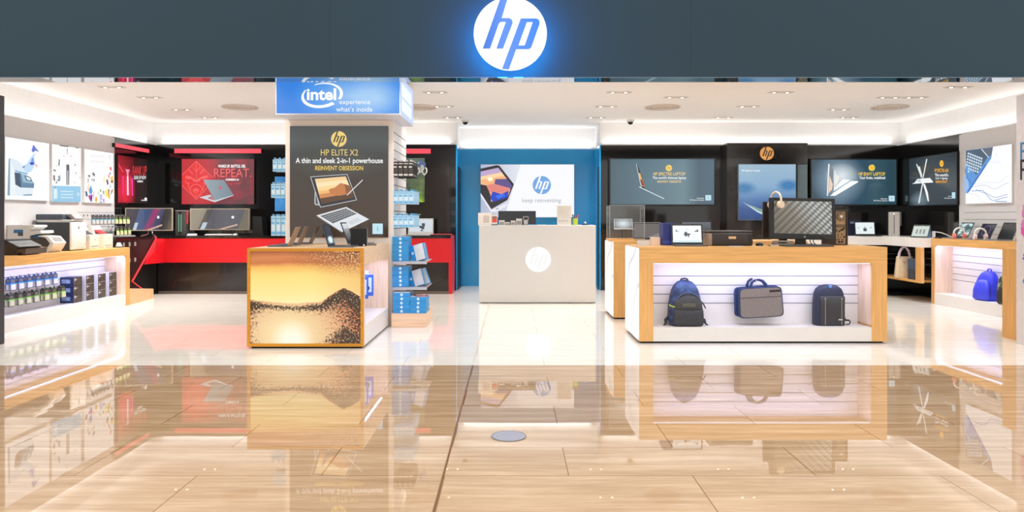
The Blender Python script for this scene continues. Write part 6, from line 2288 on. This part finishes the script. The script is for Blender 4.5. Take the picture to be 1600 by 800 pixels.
DZ = 0.94
cm = curved_monitor('wide curved monitor on the wing of the gaming desk with violet picture', (-5.66, 11.2, DZ), 0.26, 0.68, 0.355, print_mat('violet_game_screen', game_scr(True), 0.15), 0.085)
cm = curved_monitor('wide curved champagne monitor below the wide red print', (xD(347, 11.85), 11.86, DZ), 0.0, 1.0, 0.355, print_mat('grey_game_screen', game_scr(False), 0.15), 0.085)
t = thing('gaming_tower', 'dark gaming computer tower with two green light slits on the desk', 'computer tower', (xD(281.8, 11.65), 11.82, DZ))
MB().box(-0.08, 0.08, -0.18, 0.18, 0, 0.40, 0, 0.006).build('case', mat('tower_grey', (86, 86, 84), 0.4, metal=0.2), t)
MB().box(-0.022, 0.022, -0.183, -0.18, 0.02, 0.385).build('front_groove', BLACKM, t)
for s_ in (-1, 1):
    MB().box(s_ * 0.017 - 0.006, s_ * 0.017 + 0.006, -0.185, -0.183, 0.06, 0.345).build('light_slit', E((120, 190, 160)), t)
MB().box(-0.08, 0.08, -0.181, 0.18, 0.40, 0.408).build('top_cap', LGREY, t)
t = thing('red_tag', 'hanging red tag with white lettering beside the gaming tower', 'tag', (xD(292.6, 11.75), 11.7, DZ + 0.185))
MB().box(-0.034, 0.034, 0, 0.012, 0, 0.215, 0, 0.006).build('card', mat('tag_red', (226, 50, 62), 0.4), t)
m = MB()
for k in range(6):
    m.box(-0.012, 0.012, -0.001, 0, 0.02 + k * 0.026, 0.036 + k * 0.026)
m.build('lettering', mat('tag_pink', (250, 190, 196), 0.5), t)
MB().box(-0.006, 0.006, 0.002, 0.01, -0.185, 0).build('post', BLACK, t)
t = thing('speaker_box', 'plain black upright box beside the champagne curved monitor', 'computer case', (xD(404, 11.8), 11.9, DZ))
m = MB().prism([(-0.1, -0.1, 0), (0.075, -0.1, 0), (0.05, -0.1, 0.31), (-0.1, -0.1, 0.31)], (0, 0.24, 0))
m.build('case', BLACKM, t)
MB().box(-0.09, 0.03, -0.102, -0.1, 0.03, 0.28).build('grille', BLACK, t)


def slim_keyboard(label, loc, w, body, keys, rotz=0.0):
    t = thing('keyboard', label, 'keyboard', loc, rotz)
    MB().box(-w / 2, w / 2, -0.065, 0.065, 0, 0.016, 0, 0.004).build('tray', body, t)
    m = MB()
    nC = 14
    for r in range(5):
        for c in range(nC):
            x = -w * 0.47 + c * w * 0.94 / nC
            m.box(x, x + w * 0.055, -0.056 + r * 0.0235, -0.038 + r * 0.0235, 0.016, 0.024)
    m.build('keycaps', keys, t)
    return t


slim_keyboard('pale keyboard lying below the champagne curved monitor', (xD(343, 11.65), 11.64, DZ), 0.43, LGREY, PWHITE)
slim_keyboard('red backlit keyboard on the desk end beside the pillar', (xD(690, 11.6), 11.62, DZ), 0.36, BLACK, emit('red_keys', (232, 84, 84), 0.9))
slim_keyboard('grey keyboard lying on the wing of the gaming desk', (-5.80, 10.72, DZ), 0.34, MGREY, LGREY, PI / 2 - 0.2)
t = thing('computer_mouse', 'white mouse on the gaming desk beside the champagne curved monitor', 'mouse', (xD(369, 11.65), 11.62, DZ))
m = MB()
m.loft([sring(0, 0.03, 0.05, 2.4), sring(0.014, 0.031, 0.052, 2.4), sring(0.027, 0.024, 0.04, 2.2), sring(0.032, 0.01, 0.018, 2)])
m.build('shell', PWHITE, t)
MB().cyl((-0.004, -0.022, 0.028), (0.004, -0.022, 0.028), 0.007, n=12).build('wheel', MGREY, t)
t = thing('price_block', 'small white price block under the hanging red tag', 'price plate', (xD(301, 11.6), 11.58, DZ))
MB().prism([(-0.075, -0.03, 0), (-0.075, 0.03, 0), (-0.075, 0.012, 0.03)], (0.15, 0, 0)).build('wedge', LGREY, t)
MB().prism([(-0.065, -0.0245, 0.0075), (-0.065, 0.0055, 0.0285), (-0.065, 0.0045, 0.03), (-0.065, -0.0255, 0.009)], (0.13, 0, 0)).build('card', PWHITE, t)
# white framed screen near the pillar
t = thing('framed_screen', 'white framed tilted screen with a small dark figure beside the pillar', 'screen', (xD(656, 11.55), 11.72, DZ), 0.1)
m = MB()
m.T = hinge(0.0, 0.0, 0.15)
m.box(-0.215, 0.2, 0, 0.02, 0.012, 0.28, 0, 0.004)
m.build('frame', LGREY, t)
m = MB()
m.T = hinge(0.0, 0.0, 0.15)
m.add([(-0.195, -0.001, 0.055), (0.18, -0.001, 0.055), (0.18, -0.001, 0.262), (-0.195, -0.001, 0.262)], [[0, 1, 2, 3]])
sc = m.build('screen', E((206, 216, 222)), t)
m = MB()
m.T = hinge(0.0, 0.0, 0.15)
for b_ in ((-0.01, 0.03, 0.07, 0.09), (0.0, 0.05, 0.1, 0.15), (0.01, 0.06, 0.15, 0.2), (-0.03, 0.0, 0.12, 0.16)):
    m.add([(b_[0], -0.002, b_[2]), (b_[1], -0.002, b_[2]), (b_[1], -0.002, b_[3]), (b_[0], -0.002, b_[3])], [[0, 1, 2, 3]])
m.build('picture', E((54, 60, 78)), sc)
MB().box(-0.26, 0.24, -0.12, 0.06, 0, 0.012, 0, 0.003).build('base', LGREY, t)

# ================================================================== cash desk things (behind and on its top)
ZT = 1.12


def onDesk(px_, D=10.4):
    return xD(px_, D)


t = thing('card_box', 'open white leaflet box with a printed square on the cash desk', 'leaflet box', (onDesk(758, 10.34), 10.36, ZT))
MB().box(-0.1, 0.095, -0.04, 0.05, 0, 0.178, 0, 0.002).build('box', mat('desk_cream', (238, 230, 222), 0.5), t)
MB().box(-0.025, 0.06, -0.0415, -0.04, 0.035, 0.14).build('print', mat('faded_print', (206, 192, 180), 0.5, var=0.25, scale=70), t)
t = thing('photo_stand', 'little red and white card stand on the cash desk', 'card stand', (onDesk(772.5, 10.32), 10.33, ZT))
MB().box(-0.042, 0.042, 0, 0.006, 0.012, 0.148).build('card', PWHITE, t)
MB().box(-0.036, 0.036, -0.001, 0, 0.04, 0.13).build('red_print', mat('card_red', (226, 82, 58), 0.5), t)
MB().box(-0.032, 0.032, -0.0015, -0.001, 0.095, 0.122).build('grey_print', MGREY, t)
MB().box(-0.045, 0.045, -0.015, 0.03, 0, 0.012).build('foot', mat('foot_dark', (50, 46, 44), 0.4), t)
t = thing('cash_monitor', 'dark back of the till monitor standing on the cash desk', 'monitor', (onDesk(808.2, 10.6), 10.62, ZT))
MB().box(-0.28, 0.275, -0.01, 0.035, 0.012, 0.208, 0, 0.006).build('housing', mat('till_slate', (52, 54, 60), 0.45), t)
MB().box(-0.06, 0.06, 0.035, 0.09, 0, 0.12).box(-0.12, 0.12, -0.04, 0.14, 0, 0.012).build('stand', BLACK, t)
for i, (pa, pb, hh, lab) in enumerate(((779.5, 788.5, 0.072, 'squat white gadget block, nearest the red and white card stand'), (789, 796.5, 0.045, 'lowest white gadget block before the till monitor'), (798, 805.5, 0.066, 'white gadget block between the lowest block and the tall block'), (806.5, 815.5, 0.095, 'tall white gadget block beside the card terminal'))):
    t = thing('gadget_block', lab, 'gadget', (onDesk((pa + pb) / 2, 10.36), 10.38, ZT), 0, 'gadget blocks on the cash desk')
    w = (pb - pa) * 10.36 / F
    MB().box(-w / 2, w / 2, -0.02, 0.02, 0, hh, 0, 0.004).build('body', mat('gadget_white', (214, 210, 204), 0.4), t)
    MB().box(-w * 0.38, w * 0.38, -0.022, -0.02, hh * 0.1, hh * 0.66).build('face', mat('gadget_grey', (150, 146, 142), 0.4, var=0.3, scale=60), t)
t = thing('card_terminal', 'grey card payment terminal standing upright on the cash desk', 'card terminal', (onDesk(821.6, 10.36), 10.38, ZT))
m = MB().prism([(-0.03, -0.02, 0), (0.03, -0.02, 0), (0.036, -0.02, 0.06), (0.042, -0.02, 0.1), (0.042, -0.02, 0.122), (0.034, -0.02, 0.13), (-0.034, -0.02, 0.13), (-0.042, -0.02, 0.122), (-0.042, -0.02, 0.1), (-0.036, -0.02, 0.06)], (0, 0.035, 0))
m.build('body', mat('terminal_grey', (150, 146, 150), 0.4), t)
MB().box(-0.028, 0.028, -0.022, -0.02, 0.084, 0.112).build('screen', BLACK, t)
m = MB()
for r in range(3):
    for c in range(3):
        m.box(-0.022 + c * 0.016, -0.010 + c * 0.016, -0.023, -0.02, 0.018 + r * 0.018, 0.03 + r * 0.018)
m.build('keypad', PWHITE, t)
t = thing('notice_holder', 'tall pale notice holder standing on the cash desk', 'notice holder', (onDesk(882, 10.36), 10.38, ZT))
MB().box(-0.105, 0.1, 0, 0.012, 0.006, 0.282).build('panel', mat('notice_paper', (222, 216, 206), 0.5), t)
MB().box(-0.11, 0.105, -0.04, 0.05, 0, 0.006).build('foot', PWHITE, t)
m = MB()
for k in range(7):
    m.box(-0.08, 0.07, -0.001, 0, 0.25 - k * 0.02, 0.253 - k * 0.02)
for x in (-0.08, -0.045, -0.01, 0.03):
    m.box(x, x + 0.022, -0.001, 0, 0.05, 0.075)
m.build('print', mat('faint_ink', (190, 180, 168), 0.5), t)
t = thing('pen_cup', 'lime green pen cup holding red and dark pens on the cash desk', 'pen cup', (onDesk(899, 10.4), 10.42, ZT))
MB().cyl((0, 0, 0), (0, 0, 0.1), 0.034, 0.04, 24).build('cup', mat('lime_cup', (190, 206, 66), 0.4), t)
for x, y, tx, c in ((-0.012, 0.0, -0.03, (36, 40, 54)), (0.008, -0.01, 0.0, (206, 44, 44)), (0.016, 0.01, 0.03, (226, 110, 60)), (-0.005, 0.012, -0.012, (60, 70, 90))):
    MB().cyl((x, y, 0.02), (x + tx, y, 0.155 if tx else 0.14), 0.007, n=10).build('pen', Pn(c), t)
t = thing('desk_toy', 'small dark blue trinket with white top lying on the cash desk', 'trinket', (onDesk(914.5, 10.4), 10.42, ZT))
m = MB()
m.loft([sring(0, 0.05, 0.028, 2.2), sring(0.012, 0.052, 0.03, 2.2), sring(0.024, 0.036, 0.022, 2.2), sring(0.03, 0.012, 0.01, 2)])
m.build('base', mat('trinket_navy', (36, 58, 106), 0.4), t)
MB().ball((0.002, 0, 0.036), 0.015, 0.013, 0.015).build('top', PWHITE, t)
# flat sheets on the desk
t = thing('paper_sheet', 'small stack of paper slips on the cash desk before the blue gap', 'paper', (onDesk(846, 10.4), 10.45, ZT))
m = MB()
m.box(-0.06, 0.06, -0.04, 0.04, 0, 0.004).box(-0.055, 0.065, -0.036, 0.044, 0.004, 0.007)
m.build('sheets', PWHITE, t)

# ================================================================== corner counter things
WZ = 0.93
art2 = ([((0.42, 0.30, 0.58, 0.52), 0), ((0.46, 0.5, 0.54, 0.64), 1), ((0.15, 0.5, 0.22, 0.6), 1), ((0.74, 0.52, 0.84, 0.6), 1)], [E((60, 78, 84)), E((176, 192, 196))])
laptop('open laptop with lit white screen on the white corner counter', (xD(1357, 11.5), 11.5, WZ), 0, 0.335, 0.22, 0.225, 0.12, DGREY, E((230, 240, 242)), art=art2)
t = thing('desktop_tower', 'slim silver computer tower on the white corner counter', 'computer tower', (xD(1399, 11.45), 11.48, WZ), -0.46)
MB().box(-0.085, 0.072, -0.15, 0.15, 0, 0.39, 0, 0.006).build('case', mat('tower_silver', (190, 186, 180), 0.35, metal=0.3), t)
MB().box(0.072, 0.095, -0.1, 0.15, 0.17, 0.385).build('drive_bay', MGREY, t)
MB().box(-0.014, 0.0, -0.152, -0.15, 0.05, 0.34).build('groove', MGREY, t)
MB().cyl((-0.01, -0.153, 0.36), (-0.01, -0.15, 0.36), 0.013, n=18).build('round_logo', E((250, 250, 250)), t)
MB().box(-0.095, 0.085, -0.155, 0.1, 0, 0.006).build('foot', SILVER, t)
t = thing('box_tower', 'dark blue black computer box behind the tan tower on the corner counter', 'computer case', (xD(1332, 11.85), 11.9, WZ))
MB().box(-0.09, 0.09, -0.12, 0.12, 0, 0.26, 0, 0.004).build('case', mat('night_blue_case', (36, 40, 66), 0.4), t)
MB().box(-0.07, 0.07, -0.122, -0.12, 0.2, 0.235).build('front_label', mat('pale_blue_label', (120, 140, 176), 0.5), t)
t = thing('tablet_wedge', 'tablet leaning on a pale blue wedge stand on the corner counter', 'tablet', (6.06, 10.66, WZ), -0.9)
m = MB().prism([(-0.1, 0.0, 0), (-0.1, 0.17, 0), (-0.1, 0.13, 0.185), (-0.1, 0.11, 0.185)], (0.2, 0, 0))
m.build('stand', mat('ice_blue_stand', (150, 178, 214), 0.45), t)
m = MB()
m.T = Matrix.Translation((0, -0.012, 0.002)) @ Matrix.Rotation(-0.56, 4, 'X')
m.box(-0.12, 0.12, -0.008, 0, 0, 0.222, 0, 0.003)
m.build('housing', BLACK, t)
m = MB()
m.T = Matrix.Translation((0, -0.012, 0.002)) @ Matrix.Rotation(-0.56, 4, 'X')
m.add([(-0.11, -0.009, 0.02), (0.11, -0.009, 0.02), (0.11, -0.009, 0.195), (-0.11, -0.009, 0.195)], [[0, 1, 2, 3]])
sc = m.build('screen', E((176, 190, 182)), t)
m = MB()
m.T = Matrix.Translation((0, -0.012, 0.002)) @ Matrix.Rotation(-0.56, 4, 'X')
for x in (-0.05, 0.0, 0.05):
    m.add([(x - 0.012, -0.01, 0.06), (x + 0.012, -0.01, 0.06), (x + 0.012, -0.01, 0.14), (x - 0.012, -0.01, 0.14)], [[0, 1, 2, 3]])
m.build('picture', E((60, 74, 74)), sc)
t = thing('white_cable', 'white cable curling behind the wedge tablet on the corner counter', 'cable', (6.37, 10.55, WZ))
MB().tube([(-0.12, 0.05, 0.09), (-0.06, 0.0, 0.08), (0.0, -0.04, 0.05), (0.06, -0.08, 0.01), (0.1, -0.1, 0.008)], 0.007, 8).build('cord', PWHITE, t)
MB().box(-0.15, -0.12, 0.03, 0.07, 0.0, 0.1).build('plug', PWHITE, t)

# shelf below: tote and dark carton
t = thing('tote_bag', 'cream tote bag with lilac handles on the oak niche shelf', 'tote bag', (xD(1413, 10.9), 10.9, 0.315), -0.25)
R = []
for z, a, d_ in ((0, 0.132, 0.055), (0.02, 0.136, 0.058), (0.18, 0.122, 0.05), (0.31, 0.108, 0.036), (0.325, 0.107, 0.034)):
    R.append(sring(z, a, d_, 7, 32))
MB().loft(R).build('body', mat('cream_leather', (222, 200, 168), 0.5, var=0.05), t)
HND = mat('lilac_leather', (206, 190, 206), 0.5)
for y in (-0.03, 0.03):
    m = MB().tube([(0.075 * math.cos(a), y * (1 - 0.4 * math.sin(a)), 0.30 + 0.165 * math.sin(a)) for a in [PI * k / 16 for k in range(17)]], 0.013, 8)
    m.build('handle', HND, t)
MB().tube([(-0.04, -0.045, 0.26), (-0.02, -0.05, 0.235), (0.01, -0.05, 0.25), (0.04, -0.047, 0.262)], 0.006, 6).build('stitched_trim', mat('trim_rose', (190, 150, 140), 0.5), t)
t = thing('dark_carton', 'dark grey carton beside the cream tote on the niche shelf', 'carton', (xD(1436.5, 10.55), 10.62, 0.315))
MB().box(-0.085, 0.075, -0.09, 0.09, 0, 0.15, 0, 0.003).build('body', mat('graphite_card', (66, 72, 80), 0.5), t)
MB().box(-0.085, 0.075, -0.09, 0.09, 0.154, 0.305, 0, 0.003).build('lid', mat('slate_blue_card', (72, 88, 108), 0.5), t)
MB().box(-0.06, 0.05, -0.0915, -0.09, 0.06, 0.09).build('label', MGREY, t)
MB().box(-0.083, 0.073, -0.088, 0.088, 0.15, 0.154).build('seam', BLACK, t)

# ================================================================== right hand counter: three laptops facing the room
RZ_ = 0.936
RR = -PI / 2
CL = mat('laptop_silver_blue', (150, 168, 178), 0.35, metal=0.5)


def sunset2(nt, tc, sp):
    n = noise(nt, tc.outputs['Generated'], 2.5, 2)
    return ramp(nt, n, [(0.38, (58, 84, 80)), (0.5, (130, 160, 158)), (0.56, (206, 228, 228)), (0.7, (226, 240, 240))])


laptop('open laptop with leafy pale screen and headphones, nearest the corner counter', (6.17, 9.99, RZ_), RR, 0.28, 0.2, 0.235, 0.42, CL, print_mat('leafy_screen', sunset2, 0.1), 'laptops on the blue backpack counter')


def violet(nt, tc, sp):
    d = radial(nt, sp, 0.5, 0.5, 0.46, 0.62)
    ring = mth(nt, 'MULTIPLY', mth(nt, 'GREATER_THAN', d, 0.3), mth(nt, 'LESS_THAN', d, 0.42))
    return mixc(nt, mth(nt, 'MULTIPLY', ring, 0.45), (34, 36, 56), (150, 120, 150))


laptop('open laptop with midnight violet screen, middle of three on its counter', (6.17, 9.54, RZ_), RR, 0.29, 0.2, 0.225, 0.44, CL, print_mat('violet_ring_screen', violet, 0.1), 'laptops on the blue backpack counter')
laptop('open laptop with near black screen beside the white corner fin', (6.17, 9.12, RZ_), RR, 0.29, 0.2, 0.24, 0.40, CL, print_mat('night_screen', hgrad([(0, (20, 24, 26)), (1, (36, 42, 44))]), 0.1), 'laptops on the blue backpack counter')
WHP = mat('headphone_white', (236, 234, 232), 0.4)
headphones('white headphones with coral ear pad standing beside the leafy screened laptop', (6.10, 9.775, RZ_ + 0.083), -0.25, 0.066, WHP, mat('coral_pad', (232, 120, 110), 0.5))
headphones('white headphones standing beside the violet screened laptop', (6.10, 9.335, RZ_ + 0.083), -0.25, 0.066, WHP, mat('blush_pad', (226, 206, 204), 0.5))
t = thing('card_stand', 'small pale card standing behind the leafy screened laptop', 'card stand', (6.38, 10.14, RZ_), RR)
MB().box(-0.06, 0.06, 0, 0.006, 0.006, 0.165).build('card', mat('pale_green_card', (206, 218, 206), 0.5), t)
MB().box(-0.06, 0.06, -0.03, 0.03, 0, 0.006).build('foot', PWHITE, t)
t = thing('closed_tablet', 'flat black tablet lying at the counter end near the wedge tablet', 'tablet', (6.14, 10.2, RZ_), RR)
MB().box(-0.07, 0.07, -0.1, 0.08, 0, 0.014, 0, 0.004).build('body', BLACK, t)
MB().box(-0.06, 0.06, -0.09, 0.07, 0.014, 0.0146).build('screen', SCREENB, t)
t = thing('security_block', 'small black security block on the counter beside the white corner fin', 'security block', (6.06, 8.55, RZ_), RR)
MB().box(-0.03, 0.03, -0.03, 0.03, 0, 0.05, 0, 0.004).build('lower', BLACK, t)
MB().box(-0.025, 0.025, 0.0, 0.03, 0.05, 0.11, 0, 0.004).build('upper', BLACK, t)

# blue backpack and its camo neighbour on the plinth
BLU = mat('royal_blue_nylon', (48, 56, 214), 0.5, var=0.12, scale=9, bump=0.3)
t = thing('backpack', 'bright royal blue backpack leaning in the counter recess', 'backpack', (6.15, 9.30, 0.158), RR + 0.12)
hw = 0.15
R = []
for z, a, d_, yo in ((0.0, 0.88, 0.075, 0), (0.02, 1.0, 0.092, 0), (0.12, 1.0, 0.095, 0.0), (0.22, 0.92, 0.085, 0.012), (0.3, 0.8, 0.07, 0.03), (0.345, 0.64, 0.056, 0.04), (0.37, 0.42, 0.036, 0.046), (0.378, 0.1, 0.01, 0.05)):
    R.append(sring(z, hw * a, d_, 3.0, 36, 0, yo))
MB().loft(R).build('body', BLU, t)
R = []
for z, a, d_, yo in ((0.012, 0.8, 0.03, -0.075), (0.03, 0.86, 0.04, -0.078), (0.13, 0.84, 0.042, -0.072), (0.22, 0.7, 0.036, -0.058), (0.265, 0.4, 0.022, -0.04), (0.275, 0.08, 0.006, -0.035)):
    R.append(sring(z, hw * a, d_, 3.0, 30, 0.01, yo))
MB().loft(R).build('front_pocket', mat('blue_nylon_light', (62, 72, 232), 0.5, var=0.1, scale=9, bump=0.3), t)
MB().tube([(-0.03, 0.05, 0.36), (-0.03, 0.05, 0.395), (0.0, 0.05, 0.405), (0.03, 0.05, 0.395), (0.03, 0.05, 0.36)], 0.009, 8).build('grab_handle', BLU, t)
MB().tube([(hw * 0.9, -0.05, 0.03), (hw * 0.92, -0.06, 0.13), (hw * 0.8, -0.05, 0.22), (hw * 0.5, -0.03, 0.29)], 0.006, 6).build('seam', mat('seam_navy', (34, 38, 150), 0.5), t)
t = thing('backpack', 'dark camouflage backpack half hidden by the oak end pier', 'backpack', (6.10, 8.80, 0.158), RR + 0.3)
R = []
for z, a, d_, yo in ((0.0, 0.88, 0.06, 0), (0.02, 1.0, 0.072, 0), (0.2, 0.98, 0.07, 0), (0.32, 0.86, 0.06, 0.01), (0.38, 0.66, 0.045, 0.02), (0.41, 0.36, 0.026, 0.025), (0.418, 0.08, 0.008, 0.03)):
    R.append(sring(z, 0.13 * a, d_, 3.2, 34, 0, yo))
MB().loft(R).build('body', camo('forest_camo', (26, 30, 24), (70, 82, 58), (150, 158, 126), 16), t)
R = []
for z, a, d_ in ((0.02, 0.8, 0.02), (0.04, 0.84, 0.03), (0.17, 0.8, 0.03), (0.19, 0.7, 0.014)):
    R.append(sring(z, 0.13 * a, d_, 3.4, 28, 0, -0.055))
MB().loft(R).build('front_pocket', mat('forest_dark', (40, 40, 34), 0.6), t)
MB().tube([(-0.03, 0.03, 0.40), (-0.02, 0.03, 0.43), (0.02, 0.03, 0.43), (0.03, 0.03, 0.40)], 0.009, 8).build('grab_handle', BLACK, t)

# round cover in the mall floor
t = thing('floor_cover', 'round grey blue cover plate set in the polished floor', 'floor cover', (xD(795, 4.03), 4.03, 0))
MB().cyl((0, 0, 0), (0, 0, 0.003), 0.097, n=48).build('plate', mat('cover_grey_blue', (150, 152, 168), 0.35), t)
MB().tube([(0.096 * c, 0.096 * q, 0.002) for c, q in circle(48)], 0.003, 6, closed=True).build('rim', MGREY, t)
